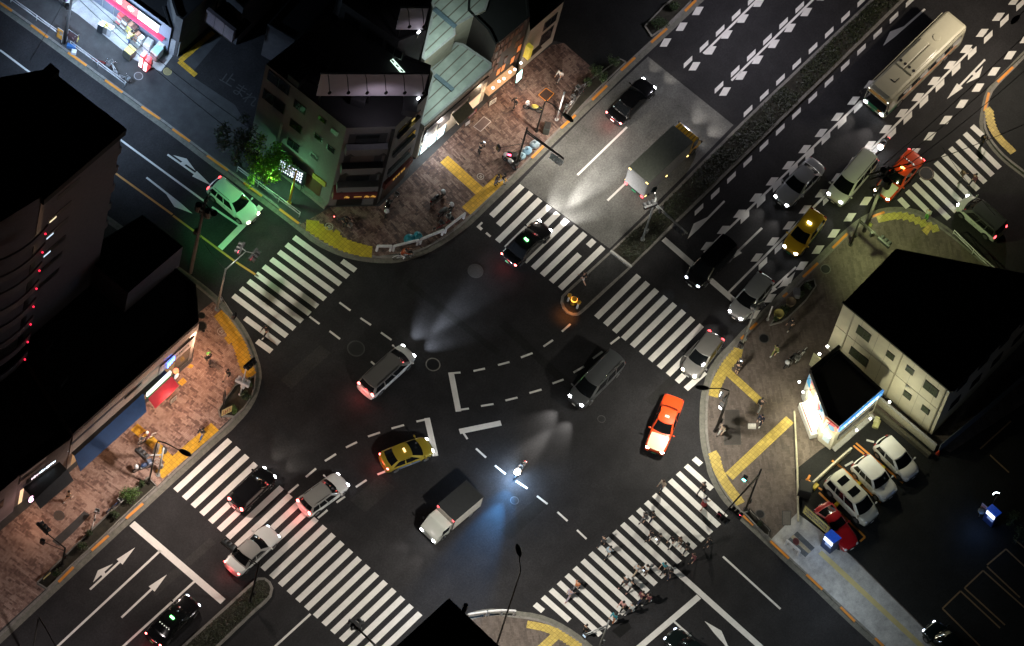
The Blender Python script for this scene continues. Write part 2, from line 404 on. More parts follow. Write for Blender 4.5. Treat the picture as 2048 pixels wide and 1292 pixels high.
# ================================================================== painted markings
ZM = .008
def stripe(mb, a, b, w, z=ZM):
    """a,b survey points of the centre line, w metres"""
    A, B = at(*a, z), at(*b, z); d = (B-A).normalized(); n = Vector((-d.y, d.x, 0))*w/2
    return mb.quad(A-n, B-n, B+n, A+n)
def skew(mb, a, b, w, s):
    """paint block between two survey points along the lane, ends slanted by s (m)"""
    A, B = at(*a, ZM), at(*b, ZM); d = (B-A).normalized(); n = Vector((-d.y, d.x, 0))*w/2; e = d*-s/2
    return mb.quad(A-n-e, B-n-e, B+n+e, A+n+e)
def lerp2(a, b, t): return (a[0]+(b[0]-a[0])*t, a[1]+(b[1]-a[1])*t)
def crosswalk(a0, da, b0, db, ks, clip=None, gaps=None):
    mb = MB(); w = .46
    for k in ks:
        a = (a0[0]+da[0]*k, a0[1]+da[1]*k); b = (b0[0]+db[0]*k, b0[1]+db[1]*k)
        if clip and k in clip: a, b = clip[k][0] or a, clip[k][1] or b
        segs = [(0, 1)]
        if gaps and k in gaps: segs = gaps[k]
        for s0, s1 in segs: stripe(mb, lerp2(a, b, s0), lerp2(a, b, s1), w)
    return struct('crosswalk', mb, WHITE)
crosswalk((994.8, 482.6), (17.9, 13.5), (1080.4, 398.4), (18, 13.66), range(-2, 8), gaps={-2: [(-.02, .10), (.28, 1)], -1: [(-.02, .10), (.23, 1)], 6: [(0, .66), (.86, 1)]})
crosswalk((1192.8, 635), (17.9, 14.3), (1277.7, 551), (18, 14.2), range(0, 11), clip={9: (None, (1425, 694)), 10: (None, (1410, 744))})
crosswalk((542.8, 1154.3), (17.45, 15.75), (650, 1053.3), (17.3, 15.75), range(-11, 13))
crosswalk((588, 474.3), (-15.2, 14.6), (696, 553.8), (-15.3, 14.8), range(-1, 11), clip={-1: ((684, 522), (711, 541)), 9: ((490, 636), None), 10: ((514, 682), (543, 703))})
crosswalk((1371.8, 931), (-15.9, 14.6), (1469.6, 1022.8), (-15.8, 14.6), range(-1, 20), clip={-1: (None, (1402, 929)), 0: (None, (1424, 978)), 17: (None, (1201, 1270)), 18: (None, (1139, 1241)), 19: (None, (1086, 1222)), 1: (None, (1452, 1035))})
crosswalk((1944, 252), (-14.5, 14.5), (2014.2, 321.5), (-14.5, 14.5), range(0, 11), clip={0: (None, (1966, 272)), 9: ((1814, 382), (1857, 424)), 10: ((1799, 397), (1816, 415))})

def seq(start, step, n, skip=()): return [(start[0]+step[0]*i, start[1]+step[1]*i) for i in range(n) if i not in skip]
def blocks(cs, dirpx, L, w, s):
    mb = MB()
    for c in cs: skew(mb, (c[0]-dirpx[0]*L/2, c[1]-dirpx[1]*L/2), (c[0]+dirpx[0]*L/2, c[1]+dirpx[1]*L/2), w, s)
    return struct('lane_marking', mb, WHITE)
DN = (.714, -.70)     # up the avenue in the photo
# slow-down blocks either side of the lane lines, both carriageways
def pblocks(cs, e1, e2):
    mb = MB()
    for (x, y) in cs:
        q = [at(x-(e1[0]+e2[0])/2, y-(e1[1]+e2[1])/2, ZM), at(x+(e1[0]-e2[0])/2, y+(e1[1]-e2[1])/2, ZM), at(x+(e1[0]+e2[0])/2, y+(e1[1]+e2[1])/2, ZM), at(x+(e2[0]-e1[0])/2, y+(e2[1]-e1[1])/2, ZM)]
        mb.poly(q, None, ZM)
    return struct('lane_marking', mb, WHITE)
VE, VL = (0, 9.5), (17, -16.2)      # blocks with upright ends
HE, HL_ = (14.5, 0), (9.5, -16.5)   # blocks with level ends
pblocks(seq((1376, 124), (32.1, -31.3), 9), VE, VL); pblocks(seq((1389, 132.5), (32.2, -31.8), 9), HE, HL_)
pblocks(seq((1438, 174.5), (32.3, -32), 10), VE, VL); pblocks(seq((1450, 183), (32.5, -31.8), 10), HE, HL_)
pblocks(seq((1331, 85), (32.3, -31.6), 6), HE, HL_); pblocks(seq((1496, 222), (32.5, -31.4), 10), VE, VL)
pblocks(seq((1788, 35), (-32.5, 32), 13), VE, VL); pblocks([(1820, 3), (1852, -29)], VE, VL)
pblocks(seq((1740, 169), (-32.6, 32.3), 11), HE, (11.5, -16)); pblocks(seq((1749, 181.5), (-32.4, 31.6), 9), (0, 12), VL)
pblocks(seq((2029, 1.5), (-32.2, 32.1), 17), HE, (11.5, -16)); pblocks(seq((2041, 9), (-32.2, 32.4), 17), (0, 12), VL)
pblocks(seq((2052, 78), (-32.0, 32.4), 18), (15.5, 0), (10.5, -16.5))
mb = MB()
for a, b in (((1407, 107), (1560, -46)), ((1463, 161), (1680, -54)), ((1155, 350), (1254, 254)), ((1215, 401), (1264, 354)),
             ((1722, 202), (1408, 505)), ((1944, 97), (1457, 585)), ((1460, 518), (1524, 456)),
             ((90, 1316), (321, 1101)), ((215, 1321), (389, 1163)), ((540, 1302), (621, 1228)),
             ((1348, 1243), (1382, 1273)), ((1446, 1113), (1561, 1218)), ((424, 414), (479, 451))): stripe(mb, a, b, .17)
struct('lane_line', mb, WHITE)
mb = MB()
for a, b in (((0, 100), (72, 154)), ((232, 273), (412, 405))): stripe(mb, a, b, .16)
struct('lane_line', mb, WORN)
mb = MB()
for a, b in (((-60, 137), (30, 201)), ((222, 340), (345, 429)), ((346, 431), (470, 523)), ((472, 524), (517, 553))): stripe(mb, a, b, .17)
struct('edge_line', mb, ORLINE)
mb = MB()
for a, b in (((1327, 478), (1468, 601)),): stripe(mb, a, b, .47)
for a, b in (((264, 1047), (446, 1203)),): stripe(mb, a, b, .58)
for a, b in (((1398, 1193), (1270, 1302)), ((440, 497), (522, 413)), ((1346, 1137), (1530, 1302))): stripe(mb, a, b, .46)
struct('stop_line', mb, WHITE)
GUIDE = [((1124, 663), (1141, 648)), ((1087, 693), (1106, 680)), ((1042, 715), (1065, 706)), ((996, 730), (1019, 724)), ((947, 742), (970, 737)),
 ((1011, 801), (1035, 795)), ((1059, 786), (1083, 779)), ((1105, 767), (1127, 759)), ((1147, 745), (1168, 733)), ((1186, 717), (1205, 703)), ((1221, 688), (1239, 674)), ((962, 812), (987, 808)),
 ((736, 873), (760, 865)), ((692, 895), (714, 884)), ((650, 922), (672, 908)), ((612, 954), (632, 937)), ((577, 986), (597, 969)), ((783, 857), (808, 850)), ((755, 949), (770, 943)), ((712, 974), (733, 960)), ((673, 1005), (690, 993)), ((636, 1036), (655, 1020)),
 ((679, 605), (701, 621)), ((721, 636), (742, 650)), ((762, 665), (783, 680)), ((802, 695), (815, 705)), ((619, 633), (639, 648)), ((659, 662), (680, 678)), ((700, 692), (706, 697)), ((742, 723), (750, 730)),
 ((952, 897), (972, 915)), ((990, 931), (1011, 948)), ((1032, 962), (1055, 977)), ((1074, 992), (1095, 1008)), ((1115, 1024), (1135, 1042)), ((1154, 1060), (1173, 1078)),
 ((897, 747), (921, 745)), ((916, 820), (938, 817)), ((833, 843), (856, 838)), ((924, 862), (935, 878))]
mb = MB()
for a, b in GUIDE: stripe(mb, a, b, .16)
struct('turn_guide_marking', mb, WHITE)
mb = MB(); stripe(mb, (902, 745), (917, 823), .44, ZM+.003); stripe(mb, (854, 836), (871, 912), .44, ZM+.003); stripe(mb, (919, 863), (1002, 846), .44, ZM+.003)
struct('turn_guide_marking', mb, WHITE)
def arrow(tail, tip, kind='straight', side=1, w=.16, mat=WHITE):
    A, B = at(*tail, ZM), at(*tip, ZM); d = (B-A).normalized(); n = Vector((-d.y, d.x, 0)); L = (B-A).length
    mb = MB()
    if kind != 'turn':
        H = B-d*1.7; mb.quad(A-n*w/2, H-n*w/2, H+n*w/2, A+n*w/2); mb.add((H-n*.3, B, H+n*.3), ((0, 1, 2),))
    else:
        H = B-d*1.3; mb.quad(A-n*w/2, H-n*w/2, H+n*w/2, A+n*w/2)
        q = [H-n*side*w/2, B, H+n*side*.5-d*.1, H+n*side*w*.5-d*1.3, H+n*side*w*.5-d*.5]
        mb.poly(q, None, ZM+.002)
    if kind == 'both':
        C = A+d*L*.34; s = n*side
        mb.poly([C+s*.24-d*1.1, C+s*.24-d*.2, C+s*w*.4-d*.25, C+s*w*.4+d*.1, C+s*.24+d*.15, C+s*.24+d*1.1, C+s*.66-d*.1], None, ZM+.002)
    return struct('road_arrow', mb, mat)
arrow((1850, 18), (1766, 92), 'turn', -1); arrow((1970, 119), (1894, 198), 'both', 1); arrow((1449, 402), (1375, 478), 'turn', -1)
arrow((1592, 534), (1520, 600), 'both', 1); arrow((180, 1179), (270, 1095), 'both', 1); arrow((243, 1235), (334, 1149))
arrow((1523, 457), (1450, 528))
arrow((335, 309), (424, 372), 'both', 1, mat=WORN); arrow((293, 355), (385, 427), 'turn', -1, mat=WORN); arrow((1470, 1310), (1409, 1242), 'turn', -1)
# orange kerb paint
mb = MB()
for a, b in (((-20, -8), (24, 22)), ((62, 50), (96, 75)), ((136, 105), (173, 131)), ((210, 160), (245, 185)), ((283, 213), (320, 238)), ((345, 258), (380, 283)), ((414, 311), (456, 341)), ((487, 365), (524, 392)), ((559, 418), (598, 447)),
             ((1063, 316), (1087, 292)), ((1122, 256), (1151, 230)), ((1184, 200), (1214, 171)), ((1242, 141), (1270, 115)), ((1302, 85), (1334, 57)), ((1370, 22), (1392, 0)),
             ((286, 1007), (252, 1037)), ((217, 1071), (183, 1101)), ((147, 1134), (117, 1164)),
             ((1665, 496), (1695, 467)), ((1745, 433), (1769, 424)), ((1606, 554), (1636, 526)), ((1566, 594), (1575, 586)), ((1500, 659), (1514, 646)), ((1482, 678), (1489, 671)),
             ((1480, 1025), (1507, 1050)), ((1541, 1082), (1578, 1117)), ((1613, 1149), (1645, 1179)), ((1681, 1214), (1710, 1243)), ((1750, 1276), (1767, 1292)),
             ((1995, 164), (2026, 134)), ((1969, 222), (1978, 185))): stripe(mb, a, b, .2, KH+.006)
struct('kerb_paint', mb, ORANGE)
# tactile paving
ZT = KH+.010
def tact(px, mat=YELLOW): flat('tactile_paving', px, ZT+.005, mat)
_tb = [0]
def tband(a, b, w, mat=YELLOW):
    mb = MB(); stripe(mb, a, b, w, ZT+.001*(1+_tb[0])); _tb[0] += 1; struct('tactile_paving', mb, mat)
def tsaw(k_pts, w, mat, ang=None, step=.42):
    """stepped band of square tiles following a curve, tiles all turned the same way"""
    line = smooth(P(k_pts, ZT), 2); mb = MB(); rz = ang; i = 0; carry = 0
    ex = Vector((math.cos(rz), math.sin(rz), 0)); ey = Vector((-ex.y, ex.x, 0))
    for a, b in zip(line, line[1:]):
        L = (b-a).length; s = carry
        while s < L:
            c = a.lerp(b, s/L); c.z = ZT+.0006*(i % 7); h = w/2
            mb.quad(c-ex*h-ey*h, c+ex*h-ey*h, c+ex*h+ey*h, c-ex*h+ey*h); i += 1; s += step
        carry = s-L
    struct('tactile_paving', mb, mat)
tband((888, 318), (960, 383), .9); tband((932, 422), (1006, 353), .9)
tsaw([(625, 452), (655, 472), (690, 492), (733, 503)], 1.0, paintmat('bright_tactile_yellow', (.62, .47, .03), .4, True), R(-52), .42)
tact([(662, 470), (672, 458), (681, 464), (676, 484)], paintmat('bright_tactile_yellow2', (.62, .47, .03), .4, True))
tsaw([(443, 634), (462, 660), (480, 690), (491, 728), (498, 745)], .85, YELLOW, R(-4), .3)
tact([(448, 676), (461, 666), (468, 680), (458, 689)])
tband((318, 950), (430, 853), .85); tband((268, 853), (292, 874), .8); tband((297, 877), (345, 926), .8)
tact([(355, 765), (366, 755), (374, 763), (364, 772)]); tact([(374, 735), (381, 728), (388, 731), (383, 737)])
tsaw([(1475, 705), (1450, 735), (1432, 770), (1427, 788)], .75, YELLOW2, R(28), .34)
tband((1456, 744), (1520, 803), .66, YELLOW2)
tsaw([(1429, 912), (1436, 940), (1452, 968), (1470, 993), (1482, 1006)], .75, YELLOW2, R(-20), .34)
tband((1458, 953), (1580, 839), .8, YELLOW2)
tsaw([(1762, 437), (1790, 431), (1815, 432), (1845, 446), (1872, 458)], .62, paintmat('lime_tactile_yellow', (.55, .48, .1), .4, True), R(60), .5)
tact([(1843, 460), (1858, 448), (1864, 455), (1854, 471)], YELLOW2)
tsaw([(1978, 222), (1982, 250), (1996, 275), (2022, 300)], .6, YELLOW2, R(-10), .3)
tsaw([(1062, 1250), (1095, 1256), (1125, 1272), (1160, 1296)], .62, YELLOW2, R(30), .3); tband((1122, 1262), (1080, 1300), .7, YELLOW2)
tband((1640, 1104), (1862, 1310), .42, paintmat('pale_tactile_yellow', (.55, .47, .22), .5))
tband((360, 122), (427, 64), .42); tband((358, 122), (392, 151), .42)
# striped slabs at the yard entrance
mb = MB()
for a, b in (((1577, 1078), (1614, 1111)), ((1591, 1066), (1626, 1099))): stripe(mb, a, b, .42, ZT)
struct('stone_strip', mb, concrete('grey_strip', (.12, .13, .14)))
mb = MB(); stripe(mb, (1584, 1072), (1620, 1105), .3, ZT); struct('stone_strip', mb, concrete('cream_strip', (.42, .36, .24)))
# parking bays
mb = MB()
for a, b in (((1638, 985), (1730, 1074)), ((1730, 1074), (1720, 1083)), ((1612, 958), (1644, 980)), ((1674, 927), (1762, 1005)), ((1664, 921), (1690, 940)), ((1712, 886), (1806, 966)), ((1707, 891), (1728, 908)), ((1690, 944), (1762, 1004)), ((1620, 950), (1606, 975))): stripe(mb, a, b, .16, KH+.016)
struct('bay_line', mb, ORANGE)
mb = MB()
for a, b in (((1733, 880), (1748, 884)), ((1690, 932), (1706, 923))): stripe(mb, a, b, .16, KH+.016)
struct('bay_line', mb, WORN)
mb = MB()
for a, b in (((1974, 1130), (2012, 1098)), ((2012, 1098), (2060, 1143)), ((1974, 1133), (2040, 1195)), ((1929, 1176), (1966, 1141)), ((1929, 1176), (2010, 1250)), ((1966, 1141), (2050, 1216)), ((1885, 1217), (1921, 1182)), ((1921, 1182), (2000, 1256)), ((1980, 910), (2018, 945)), ((1960, 898), (2022, 842)), ((1885, 1217), (1960, 1292)), ((2028, 1078), (2060, 1105))): stripe(mb, a, b, .12, KH+.016)
struct('bay_line', mb, M('faint_bay_paint', (.3, .2, .1), .8))
# manholes, gratings
IRON = M('cast_iron', (.03, .03, .032), .5, .6, .4, 20)
def manhole(u, v, r, z=0.012, mat=IRON, ring=KERB, sq=None):
    c = at(u, v, z)
    if sq:
        mb = MB(); mb.box(c, (sq[0], sq[1], .01), sq[2]); o = struct('access_cover', mb, mat); return
    mb = MB(); mb.cyl(c, r*.82, .008, 28); struct('manhole_cover', mb, mat)
    mb = MB()
    pts = [c+Vector((math.cos(2*PI*i/28), math.sin(2*PI*i/28), 0))*r for i in range(29)]; pin = [c+(p-c)*.84 for p in pts]
    ribbon(mb, pts, pin, z+.003); struct('manhole_ring', mb, ring)
RINGD = M('dark_ring', (.06, .06, .06), .7)
manhole(866, 729, .58); manhole(951, 542, .62, mat=M('worn_iron', (.05, .05, .05), .6), ring=RINGD); manhole(1853, 347, .62, ring=M('rust_ring', (.12, .08, .06)))
manhole(1203, 838, .32, ring=RINGD); manhole(1029, 1001, .34, ring=RINGD); manhole(712, 697, .7, ring=RINGD, mat=M('fresh_iron', (.015, .015, .015)))
manhole(277, 152, .36, KH+.01, M('wet_iron', (.05, .05, .055)), M('pale_ring', (.3, .3, .32)))
manhole(335, 143, .34, KH+.01, M('brassy_iron', (.2, .17, .08)), M('brass_ring', (.35, .3, .12)))
manhole(403, 652, .42, KH+.01, ring=RINGD); manhole(407, 662, .12, KH+.012, ring=RINGD); manhole(403, 631, .3, KH+.01, ring=RINGD)
manhole(118, 1031, .42, KH+.01, M('brown_iron', (.08, .06, .05)), RINGD); manhole(1528, 677, .42, KH+.01, ring=RINGD); manhole(1520, 1028, .38, KH+.01, ring=RINGD); manhole(1651, 538, .42, KH+.01, ring=M('pale_ring2', (.16, .16, .15)))
def sqcover(px, z, mat, rim):
    flat('access_cover', px, z, mat)
    q = P(px, z+.003); mb = MB()
    for i in range(4): 
        a, b = q[i], q[(i+1) % 4]; d = (b-a).normalized(); n = Vector((-d.y, d.x, 0))*.03; mb.quad(a-n, b-n, b+n, a+n)
    struct('cover_rim', mb, rim)
sqcover([(968, 233), (982, 243), (961, 263), (947, 253)], KH+.008, M('tile_cover', (.12, .08, .075), .7), M('rim_steel', (.4, .36, .36), .4, .5))
sqcover([(1092, 176), (1108, 187), (1093, 203), (1077, 190)], KH+.008, M('pit_cover', (.05, .028, .02), .7), ORANGE)
sqcover([(1450, 820), (1478, 820), (1482, 889), (1449, 889)], KH+.008, M('grating', (.06, .052, .045), .6, .3, .5, 30), M('rim_dark', (.05, .045, .04)))
sqcover([(1565, 1022), (1582, 1022), (1581, 1050), (1565, 1050)], KH+.008, M('cover_stone', (.11, .1, .09)), M('rim_dark2', (.04, .04, .04)))
flat('access_cover', [(1496, 847), (1512, 847), (1512, 858), (1496, 858)], KH+.009, M('white_lid', (.6, .58, .52)))
# walkway emblems set into the paving (ring with two walking figures)
def emblem(u, v, r, col):
    c = at(u, v, KH+.012); mb = MB()
    pts = [c+Vector((math.cos(2*PI*i/24), math.sin(2*PI*i/24), 0))*r for i in range(25)]
    ribbon(mb, pts, [c+(p-c)*.86 for p in pts], c.z)
    for dx in (-.3, .12):
        for a, b in (((dx, .4), (dx+.1, 0)), ((dx+.1, 0), (dx-.1, -.45)), ((dx+.1, 0), (dx+.3, -.45)), ((dx-.1, .2), (dx+.32, .1))):
            A = c+Vector((a[0], a[1], .002))*r; B = c+Vector((b[0], b[1], .002))*r; d = (B-A).normalized(); n = Vector((-d.y, d.x, 0))*r*.06
            mb.quad(A-n, B-n, B+n, A+n)
    struct('paving_emblem', mb, col)
PE = M('emblem_paint', (.5, .45, .4), .7)
emblem(961, 353, .28, PE); emblem(658, 453, .32, M('emblem_paint2', (.4, .42, .34))); emblem(443, 663, .34, PE); emblem(314, 924, .3, PE)
# 止まれ on the side street
STOPM = M('dark_letter_paint', (.055, .055, .055), .8, var=.5)  # letters in a near-black tone
for ch, u, v in (('止', 456, 159), ('ま', 479, 182), ('れ', 500, 200)):
    o = text(ch, 'road_lettering', STOPM, 1.25, at(u, v, KH+.02), (0, 0, R(-80)), extrude=0); o['kind'] = 'structure'
# medians
def median(px, mat_core, hgt=.18, kw=.22):
    line = P(px, hgt); n = len(line)
    area = sum(line[i].x*line[(i+1) % n].y-line[(i+1) % n].x*line[i].y for i in range(n))
    if area < 0: line.reverse()
    inner = []
    for i in range(n):
        a = (line[i]-line[i-1]).normalized(); b = (line[(i+1) % n]-line[i]).normalized(); t = (a+b).normalized()
        inner.append(line[i]+Vector((-t.y, t.x, 0))*kw)
    mb = MB(); ribbon(mb, line+[line[0]], inner+[inner[0]], hgt)
    for i in range(n):
        a, b = line[i], line[(i+1) % n]; mb.quad(Vector((a.x, a.y, 0)), Vector((b.x, b.y, 0)), b, a)
    struct('median_kerb', mb, KERB)
    mb = MB(); mb.poly(inner, None, hgt-.02); struct('median_bed', mb, mat_core); return inner
SOIL = M('dark_soil', (.03, .027, .018), .95, var=.5, scale=2)
tipc = at(1146, 604, 0); tp = []
MED_N = median([(1221, 501), (1321, 407), (1394, 333), (1465, 262), (1536, 193), (1742, -2), (1950, -198), (2020, -198), (1808, 0), (1536, 267), (1344, 455), (1263, 534)], SOIL)
median([(1221, 502), (1262, 535), (1215, 579), (1166, 624), (1157, 630), (1146, 631), (1134, 626), (1125, 616), (1121, 603), (1123, 592), (1132, 582)], asphalt('refuge_asphalt', .03), .1)
MED_S = median([(374, 1282), (505, 1163), (516, 1155), (530, 1155), (541, 1163), (547, 1176), (543, 1192), (533, 1204), (512, 1222), (420, 1310), (300, 1430), (220, 1425)], SOIL)
mb = MB(); mb.bar(at(1221, 502, .2), at(1263, 534, .2), .16, .2); struct('median_end_kerb', mb, M('pale_kerb', (.5, .5, .47), .8))
# planter beds by the kerb
def bed(px, h=.3):
    line = P(px, KH+h*.5); n = len(line)
    area = sum(line[i].x*line[(i+1) % n].y-line[(i+1) % n].x*line[i].y for i in range(n))
    if area < 0: line.reverse()
    mb = MB()
    for i in range(n):
        mb.bar(line[i], line[(i+1) % n], .09, h)
    struct('planter_kerb', mb, KERB)
    mb = MB(); mb.poly(line, None, KH+.06); struct('planter_soil', mb, SOIL)
BED_W = [(470, 770), (510, 752), (509, 775), (500, 798), (487, 817), (468, 834), (460, 832), (440, 832), (437, 820)]
bed(BED_W, .25)
bed([(74, 1166), (135, 1106), (215, 1030), (296, 955), (312, 972), (262, 1018), (200, 1078), (140, 1133), (94, 1178)], .25)
bed([(1130, 232), (1180, 160), (1240, 118), (1252, 124), (1195, 178), (1140, 236)], .12)
bed([(1290, 52), (1330, 10), (1370, -20), (1382, 2), (1332, 52), (1304, 72)], .2)
bed([(1540, 650), (1560, 622), (1606, 566), (1628, 558), (1632, 572), (1612, 600), (1575, 636), (1562, 644)], .2)
bed([(1488, 1026), (1500, 1022), (1540, 1060), (1536, 1072), (1528, 1068)], .2)
# ================================================================== vehicles
GLASS = M('car_glass', (.006, .007, .008), .06, var=.1, spec=.8)
TYRE = M('tyre_rubber', (.012, .012, .012), .8); RIM = M('wheel_alloy', (.35, .35, .36), .35, .8)
TRIMB = M('black_trim', (.015, .015, .016), .5); CHROME = M('chrome', (.6, .6, .6), .15, 1.0)
PLATE = M('plate_white', (.7, .7, .68), .5); PLATEG = M('plate_green', (.02, .2, .08), .5)
HL_ON = glow('headlight_on', (.95, .97, 1), 38); HL_WARM = glow('headlight_warm', (1, .86, .6), 30); HL_OFF = M('headlight_off', (.55, .57, .6), .1, var=.05, coat=1)
HL_DIM = glow('position_lamp', (.75, .85, 1), 5)
TL_ON = glow('tail_light_on', (1, .06, .07), 7); TL_BRAKE = glow('brake_light_on', (1, .1, .09), 22); TL_OFF = M('tail_light_off', (.3, .012, .012), .2, coat=1)
AMBER = glow('amber_lamp', (1, .5, .08), 14); TURN = glow('turn_lamp', (1, .55, .12), 6)
def beams(root, hl, y, z, power, col, reach=7.0, cone=62):
    Mx = ROOTM[root.name]
    for s in (-1, 1):
        light('SPOT', 'headlight_beam', Mx @ Vector((hl+.16, s*y, z)), col, power*.5, .07, Mx @ Vector((hl+reach, s*(y+.5), 0)), R(cone), .85)
def far_beam(root, hl, z, power, col, reach, cone=26):  # extra spot added between the two headlights to lengthen their pool
    Mx = ROOTM[root.name]; light('SPOT', 'headlight_beam', Mx @ Vector((hl+.16, 0, z)), col, power, .12, Mx @ Vector((hl+reach, 0, 0)), R(cone), 1)
def ring_pts(f, na, nb, a0, a1, b0, b1, off=0):
    """patch sampled on a surface function f(a,b), pushed out along its normal"""
    vs = []
    for j in range(nb+1):
        for i in range(na+1):
            a = a0+(a1-a0)*i/na; b = b0+(b1-b0)*j/nb; p = f(a, b)
            if off:
                n = (f(a+.01, b)-f(a-.01, b)).cross(f(a, b+.01)-f(a, b-.01)).normalized(); p = p+n*off
            vs.append(p)
    return vs
def patch(mb, f, na, nb, a0=-1, a1=1, b0=0, b1=1, off=0, flip=False):
    vs = ring_pts(f, na, nb, a0, a1, b0, b1, off); fs = []
    for j in range(nb):
        for i in range(na):
            q = (j*(na+1)+i, j*(na+1)+i+1, (j+1)*(na+1)+i+1, (j+1)*(na+1)+i); fs.append(q[::-1] if flip else q)
    return mb.add(vs, fs)
SHAPES = {  # W, H, hood z at nose, hood z at screen, screen foot x, roof front, roof rear, back window foot x (fractions of half length), tail z, belt z
 'sedan':   dict(W=1.78, H=1.45, zn=.66, zb=.93, xw=.46, rf=.10, rr=-.42, xr=-.72, zt=.90, nose=.22),
 'taxi':    dict(W=1.70, H=1.52, zn=.74, zb=.95, xw=.40, rf=.12, rr=-.40, xr=-.62, zt=.93, nose=.10),
 'compact': dict(W=1.70, H=1.54, zn=.72, zb=.98, xw=.56, rf=.16, rr=-.78, xr=-.95, zt=.98, nose=.26),
 'prius':   dict(W=1.75, H=1.50, zn=.66, zb=.95, xw=.58, rf=.08, rr=-.52, xr=-.90, zt=.98, nose=.28),
 'wagon':   dict(W=1.78, H=1.50, zn=.68, zb=.95, xw=.50, rf=.15, rr=-.80, xr=-.96, zt=.95, nose=.22),
 'minivan': dict(W=1.80, H=1.85, zn=.82, zb=1.10, xw=.72, rf=.36, rr=-.88, xr=-.97, zt=1.05, nose=.20),
 'suv':     dict(W=1.80, H=1.68, zn=.88, zb=1.08, xw=.52, rf=.20, rr=-.78, xr=-.95, zt=1.05, nose=.20),
 'coupe':   dict(W=1.70, H=1.28, zn=.62, zb=.86, xw=.18, rf=-.12, rr=-.42, xr=-.88, zt=.86, nose=.24),
}
def make_car(label, front, rear, kind, paint, cat='car', group='cars on the avenue', lights='on', tails='on', roofpaint=None, hoodpaint=None, extras=(), L=None, zc=.55, name=None, beam=0, beamcol=(1, .96, .9), plate=None, reach=7.0):
    A, B = at(*rear, zc), at(*front, zc); d = (B-A); Lm = d.length if L is None else L
    c = (A+B)/2; rz = math.atan2(d.y, d.x)
    S = SHAPES[kind]; H, Wd = S['H'], S['W']; hl = Lm/2; hw = Wd/2
    root = thing(name or {'sedan': 'sedan_car', 'taxi': 'taxi_car', 'compact': 'hatchback_car', 'prius': 'hatchback_car', 'wagon': 'station_wagon', 'minivan': 'minivan', 'suv': 'sport_utility_car', 'coupe': 'coupe_car'}[kind], label, cat, (c.x, c.y, GZ[0]), rz, group)
    xw, rf, rr, xr = S['xw']*hl, S['rf']*hl, S['rr']*hl, S['xr']*hl
    def deck(x):
        if x >= xw:
            t = (x-xw)/(hl-xw); return S['zb']+(S['zn']-S['zb'])*(t**1.5)
        if x <= xr:
            t = (xr-x)/max(.01, (hl+xr)); return S['zt']-.05*t*t
        return S['zb']+(S['zt']-S['zb'])*((xw-x)/(xw-xr))
    def half(x):
        t = abs(x)/hl; k = S['nose'] if x > 0 else S['nose']*.7
        return hw*(1-k*max(0, (t-.62)/.38)**2.2)
    def endx(x, y):      # plan curvature of nose and tail
        t = max(0, (abs(x)/hl-.8)/.2); return x-math.copysign(1, x)*.14*t*(abs(y)/hw)**2*(S['nose']*4)
    xs = [-1, -.985, -.95, -.86, -.7, -.5, -.25, 0, .25, .5, .7, .82, .92, .975, 1]
    prof = [(0, 0, 1), (.55, -.012, 1), (.86, -.035, 1), (.965, -.10, 1), (1.0, -.24, 1), (1.0, 0, .50), (.985, 0, .32), (.93, 0, .22), (0, 0, .2)]
    vs = []; n = len(prof)*2-2
    for xf in xs:
        x = xf*hl; w = half(x); zt = deck(x)+.03; e = 1 if abs(xf) > .99 else 0
        row = []
        for (yf, dz, zf) in prof:
            z = (zt+dz) if zf == 1 else zf
            if e: z = min(z, zt-.16) if zf == 1 else z
            if abs(xf) > .97: z = min(z, zt-.06)
            row.append((yf*w, z))
        full = [(y, z) for y, z in row]+[(-y, z) for y, z in row[-2:0:-1]]
        vs += [Vector((endx(x, y), y, z)) for y, z in full]
    fs = []
    for i in range(len(xs)-1):
        for k in range(n): fs.append((i*n+k, (i+1)*n+k, (i+1)*n+(k+1) % n, i*n+(k+1) % n))
    fs += [tuple(range(n)), tuple((len(xs)-1)*n+k for k in range(n-1, -1, -1))]
    body = MB(); body.add(vs, fs)
    body.build('body', paint, root, True, sub=1)
    # cabin
    wb = hw*.955; wr = hw*(.74 if kind in ('sedan', 'taxi', 'coupe', 'prius', 'wagon') else .79); zr = H-.05
    cf, cr = .20, .12
    zbf, zbr = S['zb']-.03, S['zt']-.04
    def F(a, b): return Vector((xw+(rf-xw)*b-cf*a*a*(1-.25*b), a*(wb+(wr-wb)*b), zbf+(zr-zbf)*b+.05*math.sin(b*PI)*.4))
    def Bk(a, b): return Vector((xr+(rr-xr)*b+cr*a*a*(1-.25*b), -a*(wb+(wr-wb)*b), zbr+(zr-zbr)*b))
    def Sd(sg):
        def f(a, b):
            p, q = Bk(-sg, b), F(sg, b); t = (a+1)/2; v = p.lerp(q, t); v.y += sg*.035*math.sin(t*PI)*(1-b*.4); return v
        return f
    def Rf(a, b):
        p, q = Bk(-a, 1), F(a, 1); v = p.lerp(q, b); v.z += .05*(1-a*a)*(.6+.4*math.sin(b*PI)); return v
    cb = MB()
    patch(cb, F, 6, 4); patch(cb, Bk, 6, 4)
    patch(cb, Sd(1), 8, 4, flip=True); patch(cb, Sd(-1), 8, 4)
    cb.build('cabin', roofpaint or paint, root, True, merge=True)
    rb = MB(); patch(rb, Rf, 6, 8, flip=True); rb.build('roof', roofpaint or paint, root, True, merge=True)
    g = MB(); patch(g, F, 6, 4, -.88, .88, .03, .93, .012); g.build('windshield', GLASS, root, True)
    g = MB(); patch(g, Bk, 6, 3, -.84, .84, .22, .92, .012); g.build('rear_window', GLASS, root, True)
